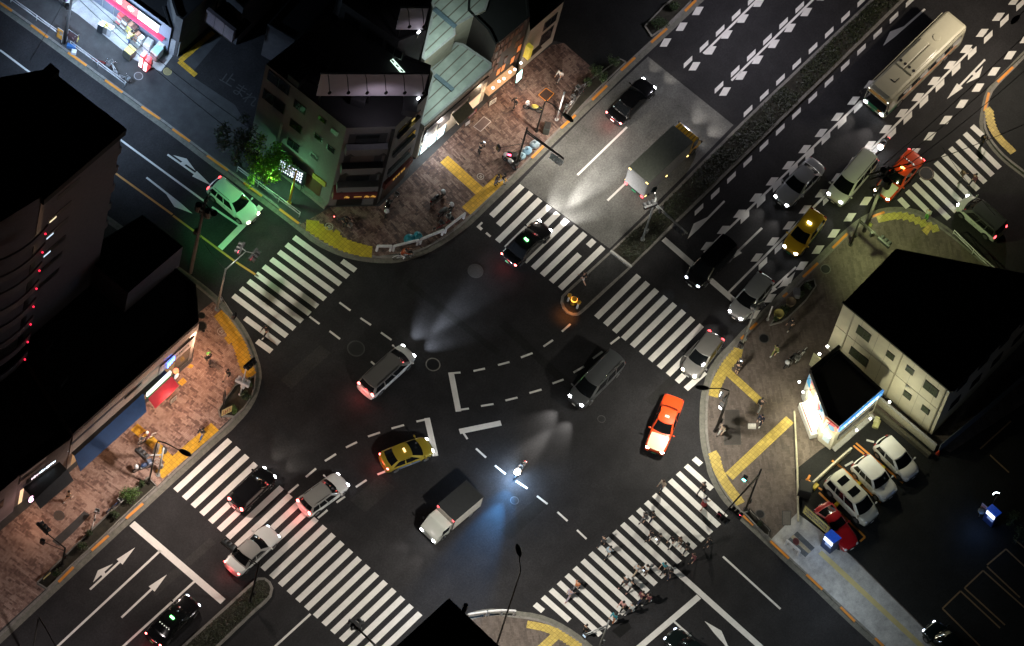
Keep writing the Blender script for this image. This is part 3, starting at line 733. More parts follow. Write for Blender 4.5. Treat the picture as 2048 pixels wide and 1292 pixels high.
    for sg in (1, -1):
        f = Sd(sg)
        for a0, a1 in (((-.86, -.12), (-.04, .82)) if kind not in ('minivan', 'wagon', 'suv') else ((-.92, -.42), (-.36, .16), (.22, .84))):
            g = MB(); patch(g, f, 4, 2, a0, a1, .1, .88, .012 if sg < 0 else -.012, sg > 0); g.build('side_window', GLASS, root, True)
    if hoodpaint:
        def hd(a, b):
            x = xw+.12+(hl*.97-xw-.12)*b; return Vector((x, a*half(x)*.84, deck(x)+.036-.035*abs(a)**3*.8))
        g = MB(); patch(g, hd, 6, 6, flip=False); g.build('hood', hoodpaint, root, True)
    # wheels
    wr_ = .31 if kind != 'minivan' else .33
    for sx in (.62, -.60):
        for sg in (1, -1):
            w = MB(); y0 = sg*(hw-.20); y1 = sg*(hw+.012)
            w.tube([(sx*hl, y0, wr_), (sx*hl, y1, wr_)], wr_, 18)
            wo = w.build('wheel', TYRE, root)
            w = MB(); w.tube([(sx*hl, y1-sg*.02, wr_), (sx*hl, y1+sg*.008, wr_)], wr_*.66, 14); w.build('rim', RIM, wo)
            w = MB(); pts = [Vector((sx*hl+math.cos(a)*wr_*1.18, sg*(hw+.004), wr_+math.sin(a)*wr_*1.18)) for a in [PI*i/10 for i in range(11)]]
            w.tube(pts, .035, 5); w.build('wheel_arch', TRIMB, root)
    # lamps
    HL = {'on': HL_ON, 'warm': HL_WARM, 'off': HL_OFF, 'dim': HL_DIM}[lights]; TL = {'on': TL_ON, 'brake': TL_BRAKE, 'off': TL_OFF}[tails]
    for sg in (1, -1):
        xh = hl*.955; wh = half(xh); zh = deck(hl*.93)-.10
        m = MB(); m.ball((endx(xh, wh*.8)-.03, sg*wh*.74, zh), 1, 10, 6, (.15, .17, .085)); m.build('headlight', HL, root, True)
        zt = S['zt']-.14 if kind not in ('minivan', 'wagon', 'suv', 'compact') else S['zt']-.10
        tall = .09 if kind in ('sedan', 'taxi', 'coupe', 'prius') else .20
        m = MB(); xt = -hl*.965; m.ball((endx(xt, half(xt)*.8)+.03, sg*half(xt)*.84, zt), 1, 10, 6, (.075, .16, tall)); m.build('tail_light', TL, root, True)
        m = MB(); m.ball((xw-.12, sg*(hw+.12), zbf+.08), 1, 8, 5, (.08, .12, .07)); m.bar((xw-.1, sg*(hw-.1), zbf+.04), (xw-.12, sg*(hw+.08), zbf+.05), .04); m.build('door_mirror', paint, root, True)
        for xx in (xw*.2, (rr+xw)*.25):
            m = MB(); m.box((xx, sg*(hw+.006), .78), (.16, .02, .03)); m.build('door_handle', CHROME if paint is not PB else TRIMB, root)
    m = MB(); m.box((hl-.005, 0, .43), (.05, Wd*.55, .16)); m.build('grille', TRIMB, root, bevel=.01)
    m = MB(); m.box((hl+.022, 0, .42), (.02, .33, .165)); m.build('number_plate', plate or PLATE, root)
    m = MB(); m.box((-hl-.022, 0, .62), (.02, .33, .165)); m.build('number_plate', plate or PLATE, root)
    for ex in extras: ex(root, dict(hl=hl, hw=hw, xw=xw, rf=rf, rr=rr, xr=xr, zr=zr, H=H, Rf=Rf, wr=wr, deck=deck, half=half, Sd=Sd))
    if beam: beams(root, hl, hw*.72, .66, beam, beamcol, reach)
    if reach > 9: far_beam(root, hl, .8, beam*3.2, beamcol, 10.5)
    if tails == 'brake': light('POINT', 'brake_light_spill', ROOTM[root.name] @ Vector((-hl-.3, 0, .75)), (1, .10, .10), 26, .2)
    return root
GZ = [0.0]
PB = PAINT('black_paint', (.006, .006, .007), 0, .18); PW = PAINT('white_paint', (.72, .72, .70)); PS = PAINT('silver_paint', (.42, .43, .44), .35, .3)
PG = PAINT('grey_paint', (.10, .105, .11), .4, .3); PO = PAINT('orange_paint', (.72, .07, .012)); PY = PAINT('yellow_paint', (.70, .42, .02)); PGY = PAINT('olive_gold_paint', (.36, .27, .03), .2)
PC = PAINT('cream_paint', (.66, .66, .46)); PR = PAINT('red_paint', (.34, .008, .014)); PBRZ = PAINT('pewter_paint', (.24, .23, .22), .3, .3); PSW = PAINT('pearl_paint', (.62, .62, .60)); PGN = PAINT('dark_green_black_paint', (.006, .010, .010), 0, .18)
PROOF = PAINT('warm_silver_paint', (.36, .35, .33), .3, .35)
def ex_taxi(mat, label_on=True):
    def f(root, g):
        m = MB(); p = g['Rf'](0, .62); m.box((p.x, 0, p.z+.075), (.16, .36, .11)); m.build('roof_sign', mat, root, bevel=.03)
    return f
def ex_rails(mat):
    def f(root, g):
        for sg in (1, -1):
            m = MB(); m.tube([g['Rf'](sg*.9, t)+Vector((0, 0, .05)) for t in (.08, .3, .5, .7, .9)], .022, 6); m.build('roof_rail', mat, root, True)
    return f
def ex_sunroofs(root, g):
    for b0, b1 in ((.20, .40), (.60, .82)):
        m = MB(); patch(m, g['Rf'], 4, 3, -.62, .62, b0, b1, -.014, True); m.build('sunroof', GLASS, root, True)
def ex_shelf(root, g):
    for i in range(5):
        m = MB(); m.ball((g['rr']-.10, -.45+.22*i, g['zr']+.03), .045, 8, 5); m.build('roof_marker', M('marker_lens', (.7, .72, .6), .2, emit=(.9, .95, .8), power=.8), root, True)
def ex_panel(mat):
    def f(root, g):
        for sg in (1, -1):
            m = MB(); m.box((-.1*g['hl'], sg*(g['hw']+.012), .58), (g['hl']*.9, .012, .22)); m.build('door_advert', mat, root)
            t = text('TAXI', 'advert_lettering', M('advert_letter', (.75, .75, .72), .5), .2, (-.1*g['hl'], sg*(g['hw']+.022), .58), (R(90), 0, R(180) if sg > 0 else 0), root, .001)
    return f
def ex_band(mat, z0=.44, z1=.62):
    def f(root, g):
        for sg in (1, -1):
            m = MB(); m.box((0, sg*(g['hw']+.008), (z0+z1)/2), (g['hl']*1.5, .012, z1-z0)); m.build('side_band', mat, root)
    return f
def ex_mirrorlamps(root, g):
    for sg in (1, -1):
        m = MB(); m.ball((g['xw']+.4, sg*(g['hw']-.1), .98), .06, 8, 5); m.build('fender_mirror', CHROME, root, True)
# ---- cars in the picture
make_car('white station wagon with roof rails waiting in green light at the side street stop line', (509, 439), (424, 367), 'wagon', PW, group='cars in the side street', lights='warm', extras=(ex_rails(CHROME),), beam=156, beamcol=(1, .85, .65))
make_car('white minivan with grey roof driving past the middle of the crossing', (819, 702), (727, 786), 'minivan', PW, roofpaint=PBRZ, group='cars on the avenue', tails='brake', extras=(ex_rails(TRIMB),), beam=3200, reach=13, beamcol=(.78, .87, 1))
make_car('black taxi with a green roof sign crossing the far zebra crossing', (1092, 450), (1014, 524), 'sedan', PB, 'taxi', tails='brake', extras=(ex_taxi(glow('green_taxi_sign', (.15, 1, .2), 12)),), beam=7000, reach=15, plate=PLATEG)
make_car('black sedan with red tail lights ahead of the yellow cabbed truck', (1300, 165), (1224, 241), 'sedan', PB, tails='brake', beam=520, beamcol=(1, .93, .85))
make_car('silver sedan in the middle lane left of the white minivan', (1560, 405), (1637, 326), 'sedan', PS, tails='off', extras=(), beam=416)
make_car('white minivan glowing red at the nose between silver sedan and orange taxi', (1666, 402), (1741, 313), 'minivan', PSW, extras=(ex_rails(TRIMB),), beam=208, tails='on')
make_car('orange taxi with pale bonnet and lit roof sign under the utility pole', (1761, 393), (1834, 310), 'taxi', PO, 'taxi', hoodpaint=PC, lights='warm', extras=(ex_taxi(glow('amber_taxi_sign', (1, .5, .1), 9)), ex_shelf, ex_mirrorlamps), beam=182, plate=PLATEG)
make_car('yellow taxi waiting in the kerb lane beside the striped pavement edge', (1578, 504), (1638, 428), 'compact', PY, 'taxi', tails='off', extras=(ex_taxi(glow('white_taxi_sign', (.9, .95, .8), 8)), ex_panel(M('green_band', (.03, .16, .05), .5))), beam=156, plate=PLATEG)
make_car('black minivan at the stop line in the right turn lane', (1381, 569), (1461, 487), 'minivan', PB, lights='dim', tails='off', extras=(), beam=65, beamcol=(.7, .85, 1))
make_car('silver hatchback with bright headlights at the stop line by the planter', (1468, 634), (1534, 555), 'compact', PS, tails='off', extras=(), beam=312)
make_car('silver hatchback turning across the end of the zebra crossing', (1375, 750), (1433, 672), 'compact', PBRZ, lights='warm', tails='on', beam=156, beamcol=(1, .7, .55))
make_car('orange taxi with cream bonnet turning left beside the rounded kerb', (1308, 904), (1349, 795), 'taxi', PO, 'taxi', hoodpaint=PC, lights='warm', tails='off', extras=(ex_taxi(M('plain_sign', (.7, .6, .5), .4, emit=(1, .6, .4), power=1.5)), ex_mirrorlamps), beam=65, plate=PLATEG)
make_car('dark grey minivan with bright headlights turning through the crossing', (1148, 807), (1236, 716), 'minivan', PG, tails='off', extras=(ex_rails(CHROME),), beam=1900, reach=10)
make_car('black hatchback blurred over the near zebra crossing', (541, 944), (467, 1015), 'compact', PB, tails='brake', beam=676, beamcol=(1, .9, .75))
make_car('white station wagon turning right behind the olive taxi', (688, 958), (603, 1020), 'wagon', PW, roofpaint=PROOF, tails='brake', extras=(ex_rails(CHROME),), beam=65, beamcol=(1, .5, .45))
make_car('silver white sedan waiting beneath the median traffic lights', (549, 1061), (460, 1141), 'sedan', PSW, roofpaint=PROOF, tails='brake', lights='dim')
make_car('olive gold taxi turning right in the middle of the crossing', (862, 890), (763, 928), 'prius', PGY, 'taxi', tails='brake', extras=(ex_taxi(M('dim_sign', (.6, .5, .2), .4, emit=(1, .7, .3), power=2)), ex_panel(M('blue_white_advert', (.10, .16, .30), .5))), beam=78, plate=PLATEG)
make_car('black taxi with a green roof lamp waiting beside the grassy median', (389, 1199), (303, 1284), 'sedan', PB, 'taxi', tails='brake', lights='dim', extras=(ex_taxi(glow('green_taxi_sign', (.15, 1, .2), 12)), ex_shelf), beam=0, plate=PLATEG)
make_car('black car with lit headlights waiting at the lower stop line', (1338, 1266), (1416, 1338), 'sedan', PGN, lights='dim', group='cars in the side street', beam=39, beamcol=(.6, .85, 1))
make_car('white van with a shaded roof in the upper right side street', (1922, 402), (2002, 471), 'minivan', PAINT('green_white_paint', (.55, .58, .55)), roofpaint=PG, group='cars in the side street', extras=(ex_rails(TRIMB),), beam=104)  # grey roof paint imitates a white roof lying unlit
GZ[0] = KH+.012
PK = 'cars parked in the yard'
make_car('white sedan parked nearest to the beige building', (1827, 954), (1757, 882), 'compact', PSW, group=PK, lights='off', tails='off', zc=.7)
make_car('white sport utility car parked second from the beige building', (1782, 993), (1714, 922), 'suv', PW, group=PK, lights='off', tails='off', zc=.75)
make_car('pearl white minivan with twin sunroofs parked beside the red car', (1745, 1041), (1660, 954), 'minivan', PAINT('champagne_paint', (.60, .60, .52), .1), group=PK, lights='off', tails='off', extras=(ex_sunroofs,), zc=.75)
make_car('dark red coupe parked behind the yellow banner', (1704, 1097), (1640, 1012), 'coupe', PR, group=PK, lights='off', tails='off', zc=.6)
make_car('dark car standing in the lower right corner of the yard', (1855, 1252), (1925, 1322), 'sedan', PGN, group=PK, lights='dim', tails='on', zc=.6)
GZ[0] = 0
# ---- bus
def make_bus():
    c = at(1837, 110.5, 3.05); f = at(1748, 199, 1.5)
    dv = at(1759, 186.5, 3.05)-at(1915, 34.5, 3.05); rz = math.atan2(dv.y, dv.x); L = dv.length; hl = L/2; hw = 1.15; H = 3.05
    root = thing('city_bus', 'long cream coloured city bus heading down the middle lane', 'bus', (c.x, c.y, 0), rz)
    cream = PAINT('bus_cream', (.42, .40, .30), 0, .45); green = PAINT('bus_green', (.02, .16, .07)); orange = PAINT('bus_orange', (.6, .16, .02))
    m = MB(); sec = []
    for x, k in ((-hl, .96), (-hl+.25, 1), (hl-.35, 1), (hl, .95)):
        sec.append([Vector((x, s*hw*k*w, z-(.12 if abs(x) > hl-.1 and z > 2 else 0))) for s, w, z in ((-1, .98, .3), (-1, 1, .9), (-1, .98, 2.5), (-1, .9, 2.95), (-1, .75, 3.05), (1, .75, 3.05), (1, .9, 2.95), (1, .98, 2.5), (1, 1, .9), (1, .98, .3))])
    n = 10; vs = [p for s in sec for p in s]; fs = [(i*n+k, (i+1)*n+k, (i+1)*n+(k+1) % n, i*n+(k+1) % n) for i in range(3) for k in range(n)]
    fs = [f_[::-1] for f_ in fs]+[tuple(range(n)), tuple(3*n+k for k in range(n-1, -1, -1))]
    m.add(vs, fs); m.build('body', cream, root, False, merge=True, bevel=.05)
    m = MB(); m.box((hl-1.6, 0, 3.08), (2.6, 1.7, .06)); m.build('roof_panel', cream, root, bevel=.02)
    m = MB()
    for s in (-1, 1): m.box((.25, s*.42, 3.12), (3.3, .76, .17))
    m.build('cooling_unit', cream, root, bevel=.06)
    for i in range(4):
        m = MB(); m.cyl((1.45, -.66+.44*i, 3.2), .13, .03, 14); m.build('cooling_fan', TRIMB, root)
    m = MB(); m.cyl((-hl+2.6, 0, 3.05), .36, .07, 24, .32); m.build('roof_vent', cream, root, bevel=.02)
    m = MB(); m.box((hl-1.9, .25, 3.14), (.55, .05, .05)); m.box((hl-1.62, .05, 3.14), (.05, .42, .05)); m.build('roof_hatch', TRIMB, root)
    for s in (-1, 1):
        m = MB(); m.box((0, s*(hw-.02), 3.0), (L-1.0, .05, .06)); m.build('roof_gutter', cream, root)
        for i in range(6):
            m = MB(); m.box((-hl+1.2+i*1.35, s*(hw-.005), 1.95), (1.22, .03, .85)); m.build('side_window', GLASS, root)
        m = MB(); m.box((-.5, s*(hw+.004), 1.15), (L*.7, .02, .14)); m.build('orange_stripe', orange, root)
        m = MB(); m.box((hl-.9, s*(hw+.004), .75), (1.2, .02, .4)); m.build('green_panel', green, root)
        for x in (hl-1.9, -hl+2.1):
            w = MB(); w.tube([(x, s*(hw-.3), .46), (x, s*(hw+.01), .46)], .46, 20); wo = w.build('wheel', TYRE, root)
            w = MB(); w.tube([(x, s*(hw), .46), (x, s*(hw+.02), .46)], .28, 14); w.build('rim', RIM, wo)
        m = MB(); m.tube([(hl-.1, s*(hw-.1), 2.6), (hl+.35, s*(hw+.15), 2.5), (hl+.4, s*(hw+.2), 2.2)], .03, 6); m.box((hl+.4, s*(hw+.2), 2.05), (.08, .22, .36)); m.build('door_mirror', TRIMB, root)
        m = MB(); m.ball((hl+.0, s*.82, .72), 1, 10, 6, (.12, .2, .12)); m.build('headlight', HL_ON, root, True)
        m = MB(); m.ball((hl-.02, s*.95, 2.72), 1, 8, 5, (.06, .08, .06)); m.build('marker_lamp', M('marker_glow', (.8, .8, .7), emit=(1, .95, .8), power=3), root, True)
    m = MB(); m.box((hl+.01, 0, 1.75), (.05, 2.0, 1.25), M3=Matrix.Rotation(R(-4), 3, 'Y')); m.build('windshield', GLASS, root, bevel=.02)
    m = MB(); m.box((hl+.02, 0, 2.62), (.05, 1.7, .3)); m.build('destination_board', M('board', (.02, .02, .02), emit=(1, .5, .1), power=.15), root)
    m = MB(); m.box((hl+.005, 0, .85), (.06, 2.05, .45)); m.build('green_front_panel', green, root, bevel=.02)
    m = MB(); m.box((hl+.04, .55, .9), (.02, .4, .2)); m.build('amber_badge', orange, root)
    m = MB(); m.box((hl+.045, 0, .45), (.02, .36, .18)); m.build('number_plate', PLATEG, root)
    Mx = ROOTM[root.name]
    beams(root, hl+.05, .82, .75, 700, (1, .93, .85))
make_bus()
# ---- box trucks
def make_truck(label, rc, rf, rr_, zt, Wd, cab, cabH, box_top, box_side, lights, tails, slats=False, rib=False, beam=0, sidelamps=0):
    A, B = at(*rr_, zt), at(*rf, zt); d = B-A; rz = math.atan2(d.y, d.x); L = d.length; c = (A+B)/2
    root = thing('box_truck', label, 'truck', (c.x, c.y, 0), rz, 'box trucks')
    hl = L/2; hw = Wd/2
    m = MB(); m.box((0, 0, (zt+.75)/2), (L, Wd, zt-.75)); m.build('cargo_box', box_side, root, bevel=.03)
    m = MB(); m.box((0, 0, zt+.012), (L+.03, Wd+.03, .04)); m.build('box_roof', box_top, root, bevel=.01)
    m = MB(); m.box((.7, 0, .62), (L+1.2, .8, .18)); m.build('chassis', TRIMB, root)
    for sx in (-1, 1):
        for s in (-1, 1):
            m = MB(); m.box((sx*(hl-.03), s*(hw-.03), (zt+.75)/2), (.07, .07, zt-.75+.02)); m.build('corner_post', M('alloy_trim', (.2, .2, .2), .5, .5), root)
    # cab
    x0 = hl+.12; cl = 1.55; ch = cabH
    m = MB(); pr = [(x0, .45), (x0, ch), (x0+.75, ch), (x0+cl-.12, 1.15), (x0+cl, 1.0), (x0+cl, .4)]
    vs = [Vector((x, -hw*.93, z)) for x, z in pr]+[Vector((x, hw*.93, z)) for x, z in pr]; n = len(pr)
    m.add(vs, [tuple(range(n-1, -1, -1)), tuple(range(n, 2*n))]+[(k, (k+1) % n, n+(k+1) % n, n+k) for k in range(n)]); m.build('cab', cab, root, merge=True, bevel=.06)
    def ws(a, b):
        p = Vector((x0+.75, 0, ch)).lerp(Vector((x0+cl-.12, 0, 1.15)), b); return Vector((p.x, a*hw*.93, p.z))
    g = MB(); patch(g, ws, 2, 2, -.88, .88, .10, .96, .014 , True); g.build('windshield', GLASS, root)
    for s in (-1, 1):
        g = MB(); g.box((x0+.6, s*hw*.935, (ch+1.1)/2), (.7, .03, (ch-1.1)*.75)); g.build('side_window', GLASS, root)
        m = MB(); m.ball((x0+cl, s*hw*.68, .78), 1, 10, 6, (.09, .17, .1)); m.build('headlight', lights, root, True)
        m = MB(); m.box((-hl-.06, s*hw*.8, .72), (.06, .26, .12)); m.build('tail_light', tails, root)
        m = MB(); m.bar((x0+.9, s*hw*.9, ch*.75), (x0+1.05, s*(hw+.16), ch*.75), .03); m.box((x0+1.05, s*(hw+.18), ch*.72), (.06, .14, .3)); m.build('door_mirror', TRIMB, root)
        for x in (x0+.65, -hl+.95):
            w = MB(); w.tube([(x, s*(hw*.93-.28), .38), (x, s*(hw*.93+.01), .38)], .38, 18); wo = w.build('wheel', TYRE, root)
            w = MB(); w.tube([(x, s*hw*.93, .38), (x, s*(hw*.93+.02), .38)], .22, 12); w.build('rim', RIM, wo)
        for k in range(sidelamps):
            m = MB(); m.box((-hl+.1+k*(L-.2)/max(1, sidelamps-1), s*(hw+.015), .92), (.16, .04, .07)); m.build('side_marker', M('marker_amber', (.8, .5, .1), emit=(1, .7, .2), power=6), root)
    for sg in ((-1, 1) if sidelamps else ()):
        m = MB(); m.box((-hl-.02, sg*(hw-.15), zt-.12), (.05, .22, .08)); m.build('top_marker', M('marker_amber', (.8, .5, .1), emit=(1, .7, .2), power=6), root)
    for sg in ((-1, 1) if rib else ()):
        m = MB(); m.box((hl+.02, sg*(hw-.12), zt-.1), (.05, .16, .1)); m.build('top_marker', TL_ON, root)
    if slats:
        for i in range(6):
            m = MB(); m.box((x0+.38, -hw*.72+i*hw*.29, ch+.015), (.70, .035, .03)); m.build('roof_rib', TRIMB, root)
    if rib:
        m = MB()
        for i in range(7): m.box((x0+.38, -hw*.8+i*hw*.265, ch+.012), (.62, .05, .025))
        m.build('roof_ribs', cab, root)
    m = MB(); m.box((-hl-.02, 0, (zt+.75)/2), (.02, Wd*.94, (zt-.75)*.94)); m.build('rear_doors', M('grey_doors', (.22, .22, .22), .5), root, bevel=.005)
    m = MB(); m.box((-hl-.05, 0, .6), (.02, .4, .2)); m.build('number_plate', PLATEG, root)
    if beam:
        Mx = ROOTM[root.name]
        beams(root, x0+cl, hw*.68, .8, beam, (1, .93, .88))
    return root
make_truck('box truck with a yellow cab and grey green box roof leaving the crossing', None, (1366, 267), (1278, 350), 3.1, 2.05, PAINT('cab_yellow', (.85, .48, .02)), 2.65, M('grey_green_roof', (.115, .125, .105), .6), M('box_grey', (.26, .25, .25), .5), HL_ON, TL_ON, slats=True, beam=1092, sidelamps=3)
make_truck('small box truck with a white cab and shaded box roof heading towards the near crossing', None, (892, 1026), (950, 977), 2.35, 1.86, PAINT('cab_white', (.5, .52, .48)), 1.95, M('shaded_box_roof', (.018, .02, .022), .6), M('box_white', (.55, .53, .48), .5), HL_ON, TL_ON, rib=True, beam=390)  # box roof coloured dark in place of shade
# ---- motorcycles
def make_moto(label, front, rear, col, lit=None, group='motorcycles', z=0, name='motorcycle', beam=0, beamcol=(1, 1, 1), screen=False, rider=None, boxc=None, lcol=None):
    A, B = at(*rear, z+.5), at(*front, z+.5); d = B-A; rz = math.atan2(d.y, d.x); c = (A+B)/2; hl = min(1.0, max(.8, d.length/2))
    root = thing(name, label, 'motorcycle', (c.x, c.y, z), rz, group)
    for x, nm in ((hl-.28, 'front_wheel'), (-hl+.3, 'rear_wheel')):
        m = MB(); m.torus((x, 0, .29), .24, .055, 'y', 20, 8); w = m.build(nm, TYRE, root, True)
        m = MB(); m.tube([(x, -.03, .29), (x, .03, .29)], .17, 14); m.build('rim', RIM, w)
    m = MB(); m.tube([(hl-.28, -.09, .29), (hl-.45, -.09, .75), (hl-.52, -.08, .98)], .03, 6); m.tube([(hl-.28, .09, .29), (hl-.45, .09, .75), (hl-.52, .08, .98)], .03, 6); m.build('fork', CHROME, root, True)
    m = MB(); m.tube([(hl-.56, -.36, 1.0), (hl-.5, -.2, 1.04), (hl-.5, .2, 1.04), (hl-.56, .36, 1.0)], .018, 6); m.build('handlebar', TRIMB, root, True)
    m = MB(); m.ball((hl-.95, 0, .74), 1, 12, 8, (.32, .19, .17)); m.build('fuel_tank', col, root, True)
    m = MB(); m.ball((-.32, 0, .76), 1, 12, 6, (.42, .17, .08)); m.build('seat', TRIMB, root, True)
    m = MB(); m.box((-.05, 0, .42), (.55, .26, .3)); m.build('engine', M('engine_metal', (.1, .1, .1), .4, .7), root, bevel=.05)
    m = MB(); m.ball((-hl+.22, 0, .70), 1, 10, 6, (.22, .13, .07)); m.build('tail_fairing', col, root, True)
    m = MB(); m.ball((hl-.30, 0, .92), 1, 10, 6, (.19, .22, .22)); m.build('headlight', lit or HL_OFF, root, True)
    m = MB(); m.ball((-hl+.04, 0, .68), 1, 8, 5, (.04, .1, .05)); m.build('tail_light', TL_ON if lit else TL_OFF, root, True)
    m = MB(); m.tube([(.0, -.2, .3), (-.5, -.2, .34), (-.75, -.2, .4)], .05, 8); m.build('exhaust', CHROME, root, True)
    if boxc:
        m = MB(); m.box((-hl+.2, 0, .98), (.4, .42, .36)); m.build('top_box', boxc, root, bevel=.04)
    if beam:
        Mx = ROOTM[root.name]; light('SPOT', 'headlight_beam', Mx @ Vector((hl+.06, 0, .95)), beamcol, beam, .1, Mx @ Vector((hl+8, 1.2, 0)), R(38), .8); light('SPOT', 'headlight_beam', Mx @ Vector((hl+.06, .0, .95)), beamcol, beam*.16, .1, Mx @ Vector((hl+2.6, .5, 0)), R(60), .8); light('POINT', 'headlight_spill', Mx @ Vector((hl+.12, 0, .95)), beamcol, beam*.04, .08)
    return root, hl
# ================================================================== buildings
ROOF = M('bitumen_roof', (.010, .010, .011), .9, var=.4, scale=.6)
WALL_DK = M('dark_render', (.16, .16, .17), .85, var=.2, scale=2.5)
WALL_GR = M('grey_tile_wall', (.15, .152, .155), .75, var=.15, scale=5)
WALL_PK = M('mauve_wall', (.17, .145, .165), .85, var=.15, scale=3)
WALL_BG = M('beige_wall', (.42, .38, .30), .8, var=.12, scale=2)
WALL_CR = M('cream_siding', (.55, .52, .40), .8, var=.1, scale=1.5)
FRAME = M('dark_window_frame', (.03, .03, .03), .4, .5); PANE = M('dark_pane', (.012, .015, .017), .05, spec=.7, var=.1)
PANE_G = M('green_grey_pane', (.06, .075, .05), .15, spec=.7, var=.3)
PALE = M('pale_trim', (.40, .40, .40), .6); ALU = M('aluminium', (.45, .46, .47), .35, .8)
WALL_D2 = M('soot_wall', (.055, .055, .06), .9, var=.3, scale=2)
def on(fr, u, v):
    a, x, n, L = fr; r = _ray(u, v); t = (a-CAMLOC).dot(n)/r.dot(n); p = CAMLOC+r*t
    return (p-a).dot(x), p.z
def building(name, label, roof_px, z, wall, roof=ROOF, z0=0, parapet=.45, cat='building', capmat=None):
    pts = [at(u, v, z) for u, v in roof_px]; n = len(pts)
    c = sum(pts, Vector())/n
    root = thing(name, label, cat, (c.x, c.y, z0))
    area = sum(pts[i].x*pts[(i+1) % n].y-pts[(i+1) % n].x*pts[i].y for i in range(n))
    ccw = pts if area > 0 else pts[::-1]
    m = MB(); lo = [Vector((p.x, p.y, z0)) for p in ccw]
    m.add(lo+ccw, [(i, (i+1) % n, n+(i+1) % n, n+i) for i in range(n)]); m.build('wall', wall, root, world=True)
    m = MB(); m.poly(ccw, None, z-parapet*.6); m.build('roof', roof, root, world=True)
    inner = []
    for i in range(n):
        a = (ccw[i]-ccw[i-1]).normalized(); b = (ccw[(i+1) % n]-ccw[i]).normalized(); t = (a+b).normalized()
        inner.append(ccw[i]+Vector((-t.y, t.x, 0))*.2)
    m = MB(); ribbon(m, ccw+[ccw[0]], inner+[inner[0]], z)
    il = [Vector((p.x, p.y, z-parapet)) for p in inner]
    m.add(il+inner, [(n+i, n+(i+1) % n, (i+1) % n, i) for i in range(n)]); m.build('parapet', capmat or roof, root, world=True)
    return root, [Vector((p.x, p.y, 0)) for p in pts]
def part(root, fr, nm, mat, x0, x1, z0, z1, d0=-.02, d1=.06, parent=None, bevel=0):
    m = MB(); wallbox(m, fr, x0, x1, z0, z1, d0, d1); o = m.build(nm, mat, parent or root, world=False, bevel=bevel)
    inv = ROOTM[root.name].inverted()
    for v in o.data.vertices: v.co = inv @ v.co
    return o
def window(root, fr, x, z, w, h, frame=FRAME, pane=PANE, split=1, depth=.05, fw=.06):
    f = part(root, fr, 'window', frame, x-w/2, x+w/2, z-h/2, z+h/2, -.03, depth)
    k = (w-fw)/split
    for i in range(split):
        xa = x-w/2+fw/2+i*k
        part(root, fr, 'pane', pane, xa+fw*.4, xa+k-fw*.4, z-h/2+fw, z+h/2-fw, depth-.01, depth+.012, f)
    return f
def lettering(root, fr, mat, x, z, length, height, n, seed, d=.09, fill=.75):
    m = MB()
    for (a, b, c, e) in marks(n, length, height, seed, fill): wallbox(m, fr, x+a, x+b, z+c, z+e, d, d+.015)
    o = m.build('sign_lettering', mat, root); inv = ROOTM[root.name].inverted()
    for v in o.data.vertices: v.co = inv @ v.co
    return o
def awning(root, fr, nm, mat, x0, x1, zi, zo, out, valance=.18, d=.05):
    a, x, n, L = fr; Z = Vector((0, 0, 1))
    p = [a+x*x0+n*d+Z*zi, a+x*x1+n*d+Z*zi, a+x*x1+n*out+Z*zo, a+x*x0+n*out+Z*zo]
    m = MB(); m.quad(p[3], p[2], p[1], p[0]); m.quad(p[3]-Z*valance, p[2]-Z*valance, p[2], p[3])
    m.add((p[0], p[3], p[3]-Z*valance), ((0, 1, 2),)); m.add((p[1], p[2], p[2]-Z*valance), ((0, 1, 2),))
    return m.build(nm, mat, root, world=True)
def xat(fr, u, v, z): return (at(u, v, z)-Vector((0, 0, z))-fr[0]).dot(fr[1])
def canopy(root, nm, mat, inner, outer, zi, zo, fr, val=.16):
    """awning given by the survey points of its inner and outer edge; a dark soffit ties it back to the wall"""
    I = [at(u, v, zi) for u, v in inner]; O = [at(u, v, zo) for u, v in outer]; Z = Vector((0, 0, val))
    m = MB(); m.quad(O[0], O[1], I[1], I[0]); m.quad(O[0]-Z, O[1]-Z, O[1], O[0]); m.add((I[0], O[0], O[0]-Z), ((0, 1, 2),)); m.add((I[1], O[1], O[1]-Z), ((0, 2, 1),)); m.build(nm, mat, root, world=True)
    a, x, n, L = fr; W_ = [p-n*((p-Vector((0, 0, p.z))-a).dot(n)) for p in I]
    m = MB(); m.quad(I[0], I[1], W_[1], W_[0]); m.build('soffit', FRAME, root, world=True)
def frame_of(a, b, z): A, B = at(*a, z), at(*b, z); return facade(A, B, z)
# ---- A: tall apartment block on the left
rA, _ = building('apartment_tower', 'tall dark apartment tower with red lamps on its curved balconies', [(98, 137), (246.5, 253), (81.5, 394), (-90, 500), (-330, 400), (-200, 190)], 30, WALL_PK)
fr = frame_of((81.5, 394), (246.5, 253), 30)
for u, v, lit in ((140, 375, 0), (123, 421, 1), (117, 454, 2), (111, 490, 2), (104, 523, 0), (98, 556, 0)):
    x, z = on(fr, u, v); w = part(rA, fr, 'slot_window', FRAME, x-1.3, x+1.0, z-.35, z+.35, -.02, .03)
    if lit: part(rA, fr, 'pane', glow('cool_slit' if lit > 1 else 'warm_slit', (.7, .85, 1) if lit > 1 else (1, .8, .5), 1.2), x-1.25, x-.55, z-.3, z-.1, .02, .05, w)
part(rA, fr, 'roof_edge', ROOF, 0, fr[3], 29.2, 30.05, 0, .35)
part(rA, fr, 'expansion_joint', FRAME, .05, .55, 0, 29, 0, .05)
fr2 = frame_of((-90, 500), (81.5, 394), 30)
